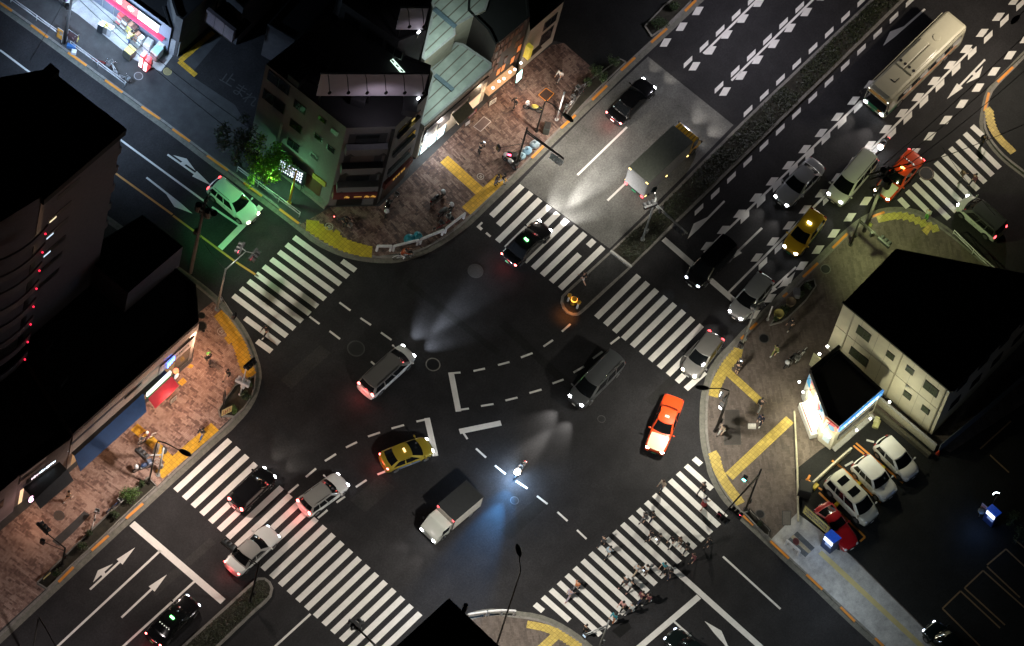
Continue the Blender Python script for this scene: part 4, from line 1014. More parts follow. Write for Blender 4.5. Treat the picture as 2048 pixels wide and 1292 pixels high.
for i in range(8):
    z = 27.2-2.85*i
    m = MB(); a, x, n, L = fr2; Z = Vector((0, 0, 1))
    arc = [a+x*(L-.2-t*(L-.4))+n*(1.0+1.0*math.sin(PI*(.15+.85*t)))+Z*z for t in [k/12 for k in range(13)]]
    for p, q in zip(arc, arc[1:]):
        m.quad(p, q, q+Z*1.0, p+Z*1.0)
        m.quad(p+Z*1.0, q+Z*1.0, q+Z*1.0-n*.12, p+Z*1.0-n*.12); 
    o = m.build('balcony', WALL_PK, rA, True, world=True)
    p = arc[1]+Z*.55-n*.2+x*.15
    m = MB(); m.ball(p+n*.3, .08, 8, 6); m.build('balcony_lamp', glow('red_lamp', (1, .02, .06), 2.2), rA, True, world=True)
fr3 = frame_of((246.5, 253), (98, 137), 30)
for i in range(6):
    part(rA, fr3, 'side_balcony', WALL_PK, .4, 2.6, 27-2.85*i, 28-2.85*i, 0, 1.0)
m = MB(); m.box(at(98, 150, 30.5), (1.2, .9, 1.0)); m.build('roof_unit', ROOF, rA, world=True)
# ---- B: corner shop building lower left
rB, _ = building('corner_shop_building', 'low dark roofed shop building on the left corner with red and blue awnings', [(398, 643), (392, 569), (285, 480), (100, 560), (40, 700), (146, 868)], 6.2, M('taupe_wall', (.26, .22, .2), .85))
m = MB(); t = [at(u, v, 9.2) for u, v in ((160, 507), (285, 430), (366, 493), (256, 586))]; m.prism(t, 6, 9.2, False); m.build('stair_block', WALL_PK, rB, world=True)
m = MB(); m.poly(t, None, 9.23); m.build('stair_block_roof', ROOF, rB, world=True)
for u, v in ((120, 760), (90, 690)):
    c = at(u, v, 6.6); m = MB(); m.box(c, (1.1, .8, .8), R(10)); m.build('roof_unit', M('dull_unit', (.012, .012, .012)), rB, world=True, bevel=.03)
frB = frame_of((146, 868), (398, 643), 6.2); LB = frB[3]
part(rB, frB, 'fascia_band', M('taupe_band', (.34, .29, .26), .8), 0, LB, 4.9, 6.0, 0, .06)
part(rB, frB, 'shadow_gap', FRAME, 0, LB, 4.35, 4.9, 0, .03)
x0, z0_ = on(frB, 343, 742); x1, _z = on(frB, 390, 690)
part(rB, frB, 'shop_signboard', M('grey_signboard', (.28, .25, .25), .6), LB-4.1, LB-.3, 3.0, 4.3, 0, .12)
lettering(rB, frB, M('sign_ink', (.03, .03, .03)), LB-2.1, 3.65, 2.6, .3, 11, 3, .12)
part(rB, frB, 'shop_window', M('shop_glass', (.03, .028, .025), .1, emit=(1, .7, .4), power=.05), LB-4.0, LB-.4, .3, 2.9, 0, .03)
xg, zg = on(frB, 303, 782); xh, zh = on(frB, 349, 740)
RED = M('red_canvas', (.40, .018, .035), .75, var=.2, scale=3)
canopy(rB, 'red_awning', RED, [(295.5, 796), (343.6, 753)], [(311, 815.6), (357.5, 771)], 2.7, 2.45, frB)
m = MB(); m.bar(at(293.5, 790, 2.95), at(341, 745, 2.95), .16, .5); m.build('light_sign', glow('white_green_sign', (.85, 1, .85), 2.2), rB, world=True, bevel=.04)
m = MB(); m.bar(at(293.5, 796, 2.66), at(341, 751, 2.66), .2, .09); m.build('sign_frame', M('green_frame', (.02, .12, .05), .5), rB, world=True)
m = MB(); c = at(352, 742, 3.0); m.ball(c, .22, 12, 8, (1, 1, 1.25)); m.build('paper_lantern', glow('red_lantern', (1, .16, .05), 3.0), rB, True, world=True)
m = MB(); c = at(353, 752, 2.3); m.box(c, (.34, .12, .5), 0); m.build('menu_box', glow('menu_white', (1, .9, .85), .8), rB, world=True)
BLUE = M('blue_canvas', (.006, .04, .13), .7, var=.2, scale=2)
xb0, _z = on(frB, 150, 905); xb1, _z = on(frB, 290, 790)
canopy(rB, 'blue_awning', BLUE, [(148.6, 912), (288, 785)], [(161, 940.7), (293, 822)], 2.7, 2.35, frB, .2)
for i in range(8):
    q = at(170+15*i, 931-13.5*i, 2.2); a, x, n, L = frB
    m = MB(); m.bar(q-x*.16+n*.03, q+x*.16+n*.03, .02, .2); m.build('awning_tag', PALE, rB, world=True)
part(rB, frB, 'upper_window', FRAME, xg-3.4, xg-1.6, 4.0, 4.35, 0, .08)
part(rB, frB, 'shop_window', M('shop_glass_warm', (.05, .03, .02), .1, emit=(1, .55, .25), power=.35), .4, xh-.2, .3, 2.5, 0, .03)
m = MB(); c = at(337, 715, 3.9); 
for k in range(4): wallbox(m, frB, on(frB, 337, 724)[0]-.35+.2*k, on(frB, 337, 724)[0]-.25+.2*k, 3.3+.12*k, 4.1+.05*k, .2, .26)
m.build('neon_sign', glow('blue_neon', (.05, .18, 1), 14), rB, world=True)
frBe = frame_of((398, 643), (392, 569), 6.2)
part(rB, frBe, 'side_door', M('amber_door', (.25, .08, .03), .5, emit=(1, .4, .1), power=.25), .3, 1.0, .2, 2.2, 0, .06)
# ---- C: lower shops
rC, _ = building('awning_shop_building', 'narrow shop building with a black awning and glowing letters, lower left', [(139, 880), (146, 868), (40, 700), (-110, 800), (38, 952)], 5.6, M('dark_brown_wall', (.10, .085, .085), .85))
frC = frame_of((40, 950), (137, 876), 5.6); LC = frC[3]
for a0, a1, mt in ((5.2, 5.55, PALE), (4.55, 5.2, FRAME), (4.1, 4.55, M('brown_trim', (.16, .13, .12)))): part(rC, frC, 'cornice', mt, 0, LC, a0, a1, 0, .1 if mt is not FRAME else .05)
canopy(rC, 'black_awning', M('black_canvas', (.022, .024, .03), .7), [(69, 1000), (134, 939)], [(80, 1017), (147, 960)], 2.75, 2.5, frC)
LET = glow('white_letters', (.75, .88, 1), 4)
for i, (xx, w) in enumerate(((1.25, .75), (2.05, .38), (2.5, 1.5), (4.1, .22), (4.4, .5))):
    o = lettering(rC, frC, LET if i else glow('pink_letters', (1, .75, .85), 3), xx+w/2, 3.45, w, .3, max(2, int(w*5)), 20+i, .12, .95)
part(rC, frC, 'sign_panel', FRAME, .8, LC, 3.2, 3.75, 0, .1)
m = MB(); m.ball(at(63, 998, 2.4), .28, 12, 8, (1, .5, 1.4)); m.build('pink_lamp_sign', glow('pink_sign', (1, .55, .8), 4.5), rC, True, world=True)
part(rC, frC, 'shop_front', M('lit_front', (.4, .3, .2), .5, emit=(1, .7, .38), power=1.0), .3, LC-.3, .2, 2.6, 0, .04)
rC2, _ = building('mauve_shop_building', 'dark mauve building at the left edge below the black awning', [(38, 952), (-110, 800), (-300, 1000), (-120, 1085)], 6.2, WALL_PK)
frC2 = frame_of((-120, 1085), (38, 952), 6.2)
for i in range(3): window(rC2, frC2, 2.2+i*2.0, 3.6, 1.1, 1.3)
# ---- convenience store
STORE_W = M('store_panel', (.16, .18, .24), .6, var=.1)
rS, _ = building('convenience_store', 'brightly lit convenience store with a red and white sign band', [(343, 57), (330, 12), (440, -90), (250, -260), (20, -180)], 4.2, STORE_W, z0=KH)
frS = frame_of((20, -180), (343, 57), 4.1); LS = frS[3]
xs0, xs1 = xat(frS, 277, 28, 3.0), xat(frS, 315.5, 59, 3.0)
part(rS, frS, 'white_sign', glow('store_white', (.93, .98, 1), 1.5), xs0, xs1, 2.4, 3.65, 0, .16)
part(rS, frS, 'red_sign', glow('store_red', (1, .06, .05), 1.0), xs0-7.5, xs0-.03, 2.4, 3.65, 0, .16)
part(rS, frS, 'sign_rim', FRAME, xs0-7.6, xs1+.15, 3.66, 3.74, 0, .2)
def on_facade_text(root, fr, body, mat, x, z, size, d):
    a, ax, n, L = fr; rot = Matrix((ax, Vector((0, 0, 1)), n)).transposed()
    o = text(body, 'sign_lettering', mat, size, (0, 0, 0), (0, 0, 0), None)
    T = ROOTM[root.name].inverted() @ (Matrix.Translation(a+ax*x+n*d+Vector((0, 0, z))) @ rot.to_4x4())
    o.data.transform(T); o.parent = root; return o
on_facade_text(rS, frS, 'S', glow('white_letter', (1, 1, 1), 3), xs0-1.85, 3.03, 1.3, .19)
a, ax, n, L = frS
m = MB()
pts = [a+ax*(xs0-.72+.30*math.cos(t))+n*.185+Vector((0, 0, 3.05+.30*math.sin(t))) for t in [2*PI*k/20 for k in range(20)]]
m.v = pts; m.f = [tuple(range(20))]; m.build('store_emblem', glow('emblem_white', (1, .9, .75), 2.6), rS, world=True)
m = MB(); pts = [a+ax*(xs0-.72+.2*math.cos(t))+n*.195+Vector((0, 0, 2.92+.07*math.sin(t))) for t in [2*PI*k/16 for k in range(16)]]
m.v = pts; m.f = [tuple(range(16))]; m.build('store_emblem_base', glow('emblem_blue', (.15, .2, .9), 1.2), rS, world=True)
awning(rS, frS, 'pink_canopy', M('pink_canopy', (.55, .03, .09), .6, emit=(1, .1, .2), power=.25), xs0-8, xs1+.7, 2.32, 2.3, .45, .12, .05)
part(rS, frS, 'shop_front', glow('store_front', (.88, .95, 1), 1.3), xs0-8, xs1+.5, .25, 2.1, 0, .04)
for i in range(9): part(rS, frS, 'mullion', ALU, xs0-8+i*1.15, xs0-7.94+i*1.15, .2, 2.4, .03, .09)
flat('store_forecourt', [(150, -20), (135, 15), (155, 28), (270, 120), (322, 143), (345, 112), (337, 92), (200, -30)], KH+.006, concrete('forecourt_slab', (.40, .41, .42), .8))
# ---- neighbours behind the store
rN, _ = building('dark_side_building', 'dark building with a lit wall lamp between the convenience store and the alley', [(366, 40), (440, -29), (380, -95), (338, -15), (352, 30)], 6.0, WALL_D2, z0=KH)
m = MB(); c = at(368, 68, 2.6); m.ball(c, .13, 10, 7, (1, 1, 1.6)); m.build('wall_lamp', glow('warm_bulb', (1, .8, .5), 22), rN, True, world=True)
m = MB(); m.box(at(349, 95, 1.3), (.1, .8, 2.2), R(20)); m.build('banner_board', M('pale_board', (.35, .36, .38), .6), rN, world=True)
rN3, _ = building('balcony_panel_building', 'dark building with a mauve panelled balcony at the top of the alley', [(441, -24), (487, 16), (562, -62), (520, -120)], 6.0, WALL_D2, z0=KH)
frP = facade(at(413, 19, 5.6), at(468, 63, 5.6), 5.6)
m = MB(); wallbox(m, frP, 0, frP[3], 3.9, 5.6, -.3, 0)
m.build('balcony_panel', M('mauve_panel', (.17, .14, .155), .7), rN3, world=True)
m = MB()
for k in (1, 2): wallbox(m, frP, frP[3]*k/3-.02, frP[3]*k/3+.02, 3.9, 5.62, 0, .015)
m.build('panel_seam', FRAME, rN3, world=True)
m = MB(); wallbox(m, frP, 0, frP[3], 3.75, 3.9, -2.4, .02); m.build('balcony_floor', FRAME, rN3, world=True)
rN2, _ = building('alley_corner_building', 'low dark building across the alley behind the billboard building', [(535, 48), (590, 80), (700, -40), (640, -72)], 5.0, WALL_D2, z0=KH)
# ---- billboard building
rE, _ = building('billboard_building', 'four storey grey building with a chamfered corner and a rooftop billboard', [(532, 128), (693, 256), (792, 253), (856, 190), (862, 130), (760, 90), (665, 25)], 12.6, WALL_GR, z0=KH)
f1 = frame_of((532, 128), (693, 256), 12.6); f2 = frame_of((693, 256), (792, 253), 12.6); f3 = frame_of((792, 253), (856, 190), 12.6)
for u, v, w, h in ((558, 165, 2.2, 1.5), (548, 202, 2.2, 1.5), (600, 214, 1.2, 1.1), (592, 252, 1.2, 1.1), (645, 239, .8, .6), (670, 264, .8, .7), (637, 275, .8, .7), (662, 298, .8, .7), (629, 312, .8, .7), (587, 290, 1.2, 1.1)):
    x, z = on(f1, u, v); window(rE, f1, x, z, w, h, split=2 if w > 1 else 1)
xx, zz = on(f1, 640, 385)
part(rE, f1, 'brown_entrance', M('brown_entrance', (.10, .05, .025), .6), f1[3]-5.2, f1[3]-.9, .2, 2.4, -.02, .05)
part(rE, f1, 'base_course', M('stone_course', (.2, .2, .17), .8), 0, f1[3], .15, .55, 0, .45)
part(rE, f1, 'yellow_notice', M('yellow_notice', (.45, .33, .06), .6), f1[3]-1.9, f1[3]-.6, 2.5, 3.2, 0, .08)
part(rE, f1, 'downpipe', ALU, f1[3]-5.6, f1[3]-5.45, .3, 6.5, 0, .12)
for i in range(3):
    zt = 11.6-3.0*i
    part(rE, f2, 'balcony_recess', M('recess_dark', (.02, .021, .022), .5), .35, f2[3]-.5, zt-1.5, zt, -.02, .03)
    part(rE, f2, 'balcony_parapet', WALL_GR, .25, f2[3]-.35, zt-2.5, zt-1.55, 0, .55)
    part(rE, f2, 'balcony_window', M('curtain_pane', (.09, .07, .06), .4) if i == 1 else PANE, .9, f2[3]-1.1, zt-1.35, zt-.15, .03, .06)
    for xx in (.25, f2[3]-1.0):
        m = MB(); a, ax, n, L = f2; b0 = a+ax*xx+n*.56+Vector((0, 0, zt-2.55)); m.add((b0, b0+ax*.75, b0+ax*.38+Vector((0, 0, .45))), ((0, 1, 2),)); m.build('gusset', FRAME, rE, world=True)
    part(rE, f3, 'strip_window', PANE, .5, f3[3]-.6, zt-1.3, zt-.5, 0, .05)
    part(rE, f3, 'window_rail', ALU, .5, f3[3]-.6, zt-1.42, zt-1.34, 0, .25)
part(rE, f3, 'lit_pane', M('lit_blind', (.3, .22, .05), emit=(1, .75, .2), power=.5), f3[3]-1.6, f3[3]-1.2, 10.5, 10.8, .04, .07)
part(rE, f2, 'drain_shaft', FRAME, f2[3]-.3, f2[3]-.02, 0.2, 12.2, 0, .12)
awning(rE, f2, 'maroon_awning', M('maroon_canvas', (.12, .02, .02), .7), .05, f2[3]-.35, 3.6, 3.2, .7, .75)
m = MB(); a, ax, n, L = f2
GOLD = M('gold_letters', (.5, .28, .06), .4, emit=(1, .55, .1), power=.35)
for x0_, k in ((-.8, 1), (0, 0), (.75, 1), (1.25, 1)):
    if k:
        for p_, q_ in (((-.18, -.1), (-.05, .12)), ((-.05, .12), (.1, -.12)), ((.1, -.12), (.2, -.02)), ((-.12, .02), (.14, .03)), ((-.02, -.12), (.02, .14))):
            P0 = a+ax*(L/2+x0_+p_[0])+n*.74+Vector((0, 0, 2.85+p_[1])); P1 = a+ax*(L/2+x0_+q_[0])+n*.74+Vector((0, 0, 2.85+q_[1])); m.bar(P0, P1, .05)
    else: wallbox(m, f2, L/2-.25, L/2+.35, 2.83, 2.88, .72, .76)
m.build('gold_lettering', GOLD, rE, world=True)
part(rE, f2, 'beige_lintel', M('beige_lintel', (.26, .21, .15), .8), .1, f2[3]-.4, 1.95, 2.4, 0, .35)
part(rE, f2, 'shop_opening', M('black_opening', (.008, .008, .008), .5), .6, f2[3]-1.2, .2, 1.9, -.02, .04)
part(rE, f3, 'maroon_sign', M('maroon_sign', (.14, .025, .02), .6), .2, f3[3]-.3, 2.6, 3.4, 0, .3)
lettering(rE, f3, GOLD, f3[3]/2, 3.0, 1.6, .3, 5, 9, .3)
part(rE, f3, 'brown_shutter', M('brown_shutter', (.07, .05, .04), .6), .4, f3[3]-.6, .2, 2.5, 0, .05)
for k, (u, v) in enumerate(((600, 150), (650, 120), (720, 190), (820, 210))):
    m = MB(); m.box(at(u, v, 13.0), (1.6, 1.1, .9), R(12*k)); m.build('roof_unit', M('dull_unit2', (.02, .02, .022)), rE, world=True, bevel=.03)
m = MB(); m.poly(P([(780, 121), (786, 117), (811, 145), (803, 148)], 12.75), None, 12.75); m.build('roof_light', glow('roof_light', (.75, 1, .85), 1.3), rE, world=True)
for k in range(3):
    A_, B_ = at(783+9*k, 120+9.5*k, 12.8), at(779+9*k+9, 122+9*k+3, 12.8); m = MB(); m.bar(A_, B_, .08); m.build('roof_light_bar', FRAME, rE, world=True)
rR, _ = building('rear_block', 'taller dark block behind the billboard building at the top edge', [(684, 4), (798, 82), (853, 60), (866, -10), (820, -160), (700, -120)], 15.6, WALL_D2, z0=KH)
fR = frame_of((684, 4), (798, 82), 15.6)
for x in (1.2, 3.4, 5.2): window(rR, fR, x, 13.9, 1.5, 1.2, split=2)
BB = M('billboard_white', (.38, .34, .38), .7, var=.08, scale=1)
def billboard(px_l, px_r, zt, zb, label, lamps):
    A, B = at(*px_l, zt), at(*px_r, zt); c = (A+B)/2; fr = facade(A, B, zt)
    root = thing('rooftop_billboard', label, 'billboard', (c.x, c.y, zb-1.2), 0, 'blank rooftop billboards')
    part(root, fr, 'panel', BB, 0, fr[3], zb, zt, -.12, 0)
    part(root, fr, 'rim', PALE, -.05, fr[3]+.05, zt, zt+.07, -.15, .03)
    for k in range(lamps):
        x = .5+(fr[3]-1.0)*k/max(1, lamps-1); a, ax, n, L = fr
        p = a+ax*x+Vector((0, 0, zt)); m = MB(); m.tube([p, p+n*.5+Vector((0, 0, .3)), p+n*1.6+Vector((0, 0, .25))], .03, 6); o = m.build('lamp_arm', FRAME, root, world=True)
        m = MB(); m.ball(p+n*1.7+Vector((0, 0, .2)), .13, 8, 6, (1.4, 1, .8)); m.build('floodlight', FRAME, root, True, world=True)
    for k in range(max(2, lamps//2)):
        x = .3+(fr[3]-.6)*k/max(1, max(2, lamps//2)-1); a, ax, n, L = fr; p = a+ax*x-n*.1
        m = MB(); m.bar(p+Vector((0, 0, zb-1.4)), p+Vector((0, 0, zt-.2)), .12); m.bar(p-n*1.6+Vector((0, 0, zb-1.4)), p+Vector((0, 0, zt-.5)), .1); m.build('support', FRAME, root, world=True)
    a, ax, n, L = fr; m = MB(); m.box(a+ax*(L-.35)+n*.2+Vector((0, 0, zb-.02)), (.28, .16, .1)); m.build('lit_lamp', glow('board_lamp', (.9, .95, 1), 6), root, world=True)
billboard((642.5, 149), (856.5, 149), 17.0, 13.7, 'long blank grey billboard on the roof of the chamfered corner building', 6)
billboard((802, 17), (857, 17), 20.0, 16.8, 'short blank grey billboard at the top edge above the long one', 2)
# ---- pale ribbed roofs
m_, t_, b_ = nt('ribbed_metal_roof'); p_ = wpos(t_)
w_ = node(t_, 'ShaderNodeTexWave', wave_type='BANDS', bands_direction='Y', Scale=.42, Distortion=.25); t_.links.new(p_, w_.inputs['Vector'])
c_ = ramp(t_, noise(t_, p_, .7, 4), [(.3, (.30, .34, .31)), (.7, (.50, .55, .50))])
c_ = mixc(t_, ramp(t_, w_.outputs['Fac'], [(.93, (0, 0, 0)), (.985, (.85, .85, .85))]), c_, (.12, .08, .06))
t_.links.new(c_, b_.inputs['Base Color']); b_.inputs['Roughness'].default_value = .5
RIB = m_
rF, _ = building('ribbed_roof_house', 'house with a pale ribbed metal roof and blue ridge cap, right of the small billboard', [(853, -20), (990, -40), (972, 19), (911, 52), (911, 70), (850, 121), (843, 115), (866, 15)], 8.0, WALL_BG, RIB, z0=KH, parapet=.08, capmat=PALE)
m = MB(); m.bar(at(869, 18, 8.06), at(911, 54, 8.06), .35, .12); m.build('ridge_cap', M('blue_ridge', (.14, .2, .25), .5), rF, world=True)
rG, _ = building('low_ribbed_roof_shop', 'low shop with a pale ribbed roof above the brick pavement', [(859, 137), (911, 84), (927, 87), (984, 126), (983, 135), (849, 252), (840, 245), (866, 146)], 5.4, WALL_BG, RIB, z0=KH, parapet=.08, capmat=PALE)
m = MB(); m.bar(at(870, 150, 5.46), at(906, 180, 5.46), .35, .12); m.build('ridge_cap', M('blue_ridge', (.14, .2, .25), .5), rG, world=True)
fG = frame_of((847, 253), (984, 134), 5.4); LG = fG[3]
part(rG, fG, 'fascia', M('brown_fascia', (.2, .165, .14), .7), 0, LG, 4.7, 5.35, 0, .12)
part(rG, fG, 'dark_sign_band', FRAME, .3, LG-.4, 3.9, 4.7, 0, .2)
for k in range(4): part(rG, fG, 'panel', M('brown_fascia', (.2, .165, .14), .7) if k % 2 == 0 else M('dark_panel', (.05, .045, .04), .6), .3+k*1.75, 1.7+k*1.75, 2.4, 3.9, 0, .08)
part(rG, fG, 'lit_window', glow('cool_shop', (.75, .95, 1), 1.6), .3, 3.2, .4, 1.9, 0, .06)
part(rG, fG, 'lit_window', glow('warm_shop', (1, .75, .5), .5), LG-2.6, LG-.6, .4, 2.1, 0, .06)
for k in range(4): part(rG, fG, 'mullion', FRAME, .3+k*.95, .38+k*.95, .35, 2.0, .05, .1)
awning(rG, fG, 'olive_awning', M('olive_canvas', (.10, .085, .05), .7), 3.6, LG-2.4, 3.0, 2.5, .9)
# ---- brick fronted and beige buildings
rI, _ = building('brick_front_building', 'dark building with an orange and black chequered tile front and lit bulbs', [(991.5, 90), (1060, 33), (1050, -60), (940, -60), (935, 20), (975, 60)], 8.0, M('soot_brick', (.03, .022, .02), .7), z0=KH)
fI = frame_of((991.5, 90), (1060, 33), 8.0); LI = fI[3]; rr = random.Random(5)
for j in range(5):
    for i in range(7):
        lit = rr.random()
        mt = glow('lit_look_tile', (1, .30, .05), .3) if lit > .8 and j > 2 else M('rust_tile', (.12, .04, .02), .6) if lit > .5 else M('grey_tile', (.10, .08, .08), .6) if lit > .3 else None  # a few low tiles glow, imitating light falling on the front
        if mt: part(rI, fI, 'tile_panel', mt, .2+i*LI/7.3, .2+i*LI/7.3+.36, 7.6-1.25*j-.9, 7.6-1.25*j, 0, .04)
part(rI, fI, 'counter', M('warm_counter', (.4, .2, .1), emit=(1, .6, .3), power=.5), .2, LI-.6, .3, 1.0, 0, .5)
for i in range(6):
    a, ax, n, L = fI; m = MB(); m.ball(a+ax*(.4+i*.62)+n*(.55)+Vector((0, 0, 1.5+.3*(i % 2))), .10, 8, 6); m.build('bulb', glow('warm_bulbs', (1, .93, .8), 9), rI, True, world=True)
rJ, _ = building('beige_front_building', 'beige two storey building at the upper end of the brick pavement', [(1060, 62), (1128, 3), (1150, -120), (1050, -130), (1058, 20)], 6.6, WALL_BG, z0=KH)
fJ = frame_of((1060, 62), (1128, 3), 6.6); LJ = fJ[3]
window(rJ, fJ, LJ-1.25, 4.9, 1.5, 1.3, split=2); window(rJ, fJ, LJ-1.25, 2.6, 1.4, 1.9)
part(rJ, fJ, 'yellow_sign', M('yellow_sign', (.6, .48, .05), emit=(1, .85, .1), power=.25), .0, .35, 2.6, 4.4, 0, .5)
part(rJ, fJ, 'ledge', M('dark_ledge', (.08, .07, .06)), .3, LJ-1.9, 1.9, 2.05, 0, .3)
# ---- bottom foreground tower
rK, _ = building('foreground_tower', 'black roofed tower corner rising at the bottom edge', [(898, 1196), (1010, 1303), (900, 1450), (730, 1350)], 22, WALL_D2)
m = MB(); m.cyl(at(928, 1222, 22), .18, 1.0, 10); m.build('roof_post', FRAME, rK, world=True)
# ---- right hand beige block
rH, _ = building('beige_siding_block', 'two storey beige sided block with a large black roof on the right', [(1689, 603), (1792, 497), (2118, 560), (1902, 779)], 8.0, WALL_CR, z0=KH, parapet=.12)
fH = frame_of((1689, 603), (1902, 779), 8.0); LH = fH[3]
for u, v, w, h, s in ((1727.5, 667, 1.3, 1.25, 2), (1717.5, 713, 1.75, 1.2, 2), (1781, 711, .75, .85, 1), (1820, 740, .75, .85, 1), (1862, 777, 1.35, 1.25, 2), (1815, 790, .75, .85, 1), (1851, 819, .75, .85, 1)):
    x, z = on(fH, u, v); f = window(rH, fH, x, z, w, h, pane=PANE_G, split=s)
for x in (1.15, 6.0, LH-.35): part(rH, fH, 'downpipe', M('beige_pipe', (.3, .28, .2), .5), x-.05, x+.05, .2, 7.7, 0, .09)
for x in (2.0, 3.6, 4.7, 7.2, 8.4, 9.6): part(rH, fH, 'panel_joint', M('joint_line', (.3, .28, .21)), x-.012, x+.012, .2, 7.7, 0, .012)
part(rH, fH, 'floor_band', M('shade_band', (.36, .34, .26)), 0, LH, 4.05, 4.12, 0, .02)
fH2 = frame_of((1902, 779), (2118, 560), 8.0)
for i in range(4):
    for z in (6.2, 3.0): window(rH, fH2, 2.0+i*2.6, z, 1.2, 1.2)
part(rH, fH2, 'roof_overhang', ROOF, 0, fH2[3], 7.7, 8.02, 0, .25)
part(rH, fH, 'roof_overhang', ROOF, -.1, LH+.1, 7.85, 8.03, 0, .18)
# ---- little shop with the blue fascia
rT, _ = building('corner_kiosk_shop', 'small flat roofed shop with a blue lettered fascia and poster walls beside the car yard', [(1678.6, 699), (1622, 746), (1654.5, 833), (1678.6, 853), (1765, 778.6)], 4.2, M('kiosk_wall', (.55, .52, .42), .7), z0=KH)
fT1 = frame_of((1622, 746), (1654.5, 833), 4.2); fT2 = frame_of((1654.5, 833), (1678.6, 853), 4.2); fT3 = frame_of((1678.6, 853), (1765, 778.6), 4.2)
m_, t_, b_ = nt('poster_print'); tc = t_.nodes.new('ShaderNodeNewGeometry').outputs['Position']
v_ = node(t_, 'ShaderNodeTexVoronoi', Scale=1.6); t_.links.new(tc, v_.inputs['Vector'])
sp = node(t_, 'ShaderNodeSeparateColor'); t_.links.new(v_.outputs['Color'], sp.inputs[0])
c_ = ramp(t_, sp.outputs[0], [(.12, (.03, .20, .40)), (.35, (.62, .68, .70)), (.5, (.10, .38, .60)), (.66, (.6, .24, .12)), (.8, (.7, .62, .45)), (.93, (.5, .05, .06))])
t_.links.new(c_, b_.inputs['Base Color']); t_.links.new(c_, b_.inputs['Emission Color']); b_.inputs['Emission Strength'].default_value = .55; POST = m_
part(rT, fT1, 'poster_fascia', POST, 0, fT1[3], 2.9, 4.1, 0, .12); part(rT, fT2, 'poster_fascia', POST, .02, fT2[3], 2.9, 4.1, 0, .12)
part(rT, fT1, 'fascia_cap', PALE, 0, fT1[3], 4.1, 4.24, -.05, .14)
part(rT, fT3, 'blue_fascia', glow('blue_fascia', (.03, .25, .75), .75), .05, fT3[3]+.05, 3.35, 4.15, 0, .14)
lettering(rT, fT3, glow('fascia_letters', (.8, .95, 1), 2.0), fT3[3]*.52, 3.75, fT3[3]*.82, .34, 9, 4, .15)
part(rT, fT3, 'poster_strip', M('photo_strip', (.12, .10, .09), .5), .5, fT3[3]-.4, 2.5, 2.95, 0, .05)
part(rT, fT3, 'dark_window', M('smoked_glass', (.05, .05, .055), .15), .5, fT3[3]-.3, 1.2, 2.2, 0, .05)
part(rT, fT3, 'door_step', PALE, .2, fT3[3]-.2, .15, .3, 0, .4)
part(rT, fT2, 'poster_board', M('board_blue', (.35, .42, .45), .5, emit=(.8, .9, 1), power=.35), .3, fT2[3]-.3, .9, 1.7, 0, .08)
part(rT, fT2, 'wall_light', glow('tube_light', (1, 1, .85), 9), .3, fT2[3]-.3, 1.95, 2.02, .05, .12)
part(rT, fT1, 'lit_front', glow('white_front', (1, 1, .92), 1.8), .9, fT1[3]-.6, .4, 2.5, 0, .05)
part(rT, fT1, 'red_line', M('red_line', (.6, .02, .03), .5), .9, fT1[3]-.4, .95, 1.02, .5, .56)
m = MB(); wallbox(m, fT1, .8, fT1[3]-.2, .2, .92, .06, .62); m.build('counter', M('counter_white', (.7, .7, .68), .4), rT, world=True)
part(rT, fT1, 'side_wall_return', PALE, -.05, .5, .2, 2.9, 0, .05)
for k, (fr, x) in enumerate(((fT3, .9), (fT3, fT3[3]*.5), (fT3, fT3[3]-.25), (fT1, .4), (fT1, 1.3), (fT1, 2.2), (fT1, 3.1), (fT2, .5))):
    a, ax, n, L = fr; p = a+ax*x+Vector((0, 0, 4.1)); m = MB(); m.tube([p+n*.1, p+n*.9+Vector((0, 0, .12)), p+n*1.05-Vector((0, 0, .05))], .018, 5); o = m.build('lamp_arm', FRAME, rT, world=True)
    m = MB(); m.ball(p+n*1.06-Vector((0, 0, .12)), .10, 8, 6); m.build('spot_lamp', glow('arm_lamp', (1, 1, .95), 14), rT, True, world=True)
for u, v in ((1655, 693), (1639, 708)):
    p = at(u, v, 3.6); m = MB(); m.ball(p, .11, 8, 6); m.build('spot_lamp', glow('arm_lamp', (1, 1, .95), 14), rT, True, world=True)
    m = MB(); m.tube([p, at(1672, 705, 3.9)], .018, 5); m.build('lamp_arm', FRAME, rT, world=True)
m = MB(); frq = frame_of((1627, 706), (1646, 722), 2.6); wallbox(m, frq, 0, frq[3], .6, 2.6, -.05, 0); m.build('side_panel', M('olive_panel', (.5, .5, .3), .6), rT, world=True)
fT4 = frame_of((1678.6, 699), (1622, 746), 4.2)
part(rT, fT4, 'roof_fin', FRAME, -.1, fT4[3], 4.0, 4.55, 0, .25)
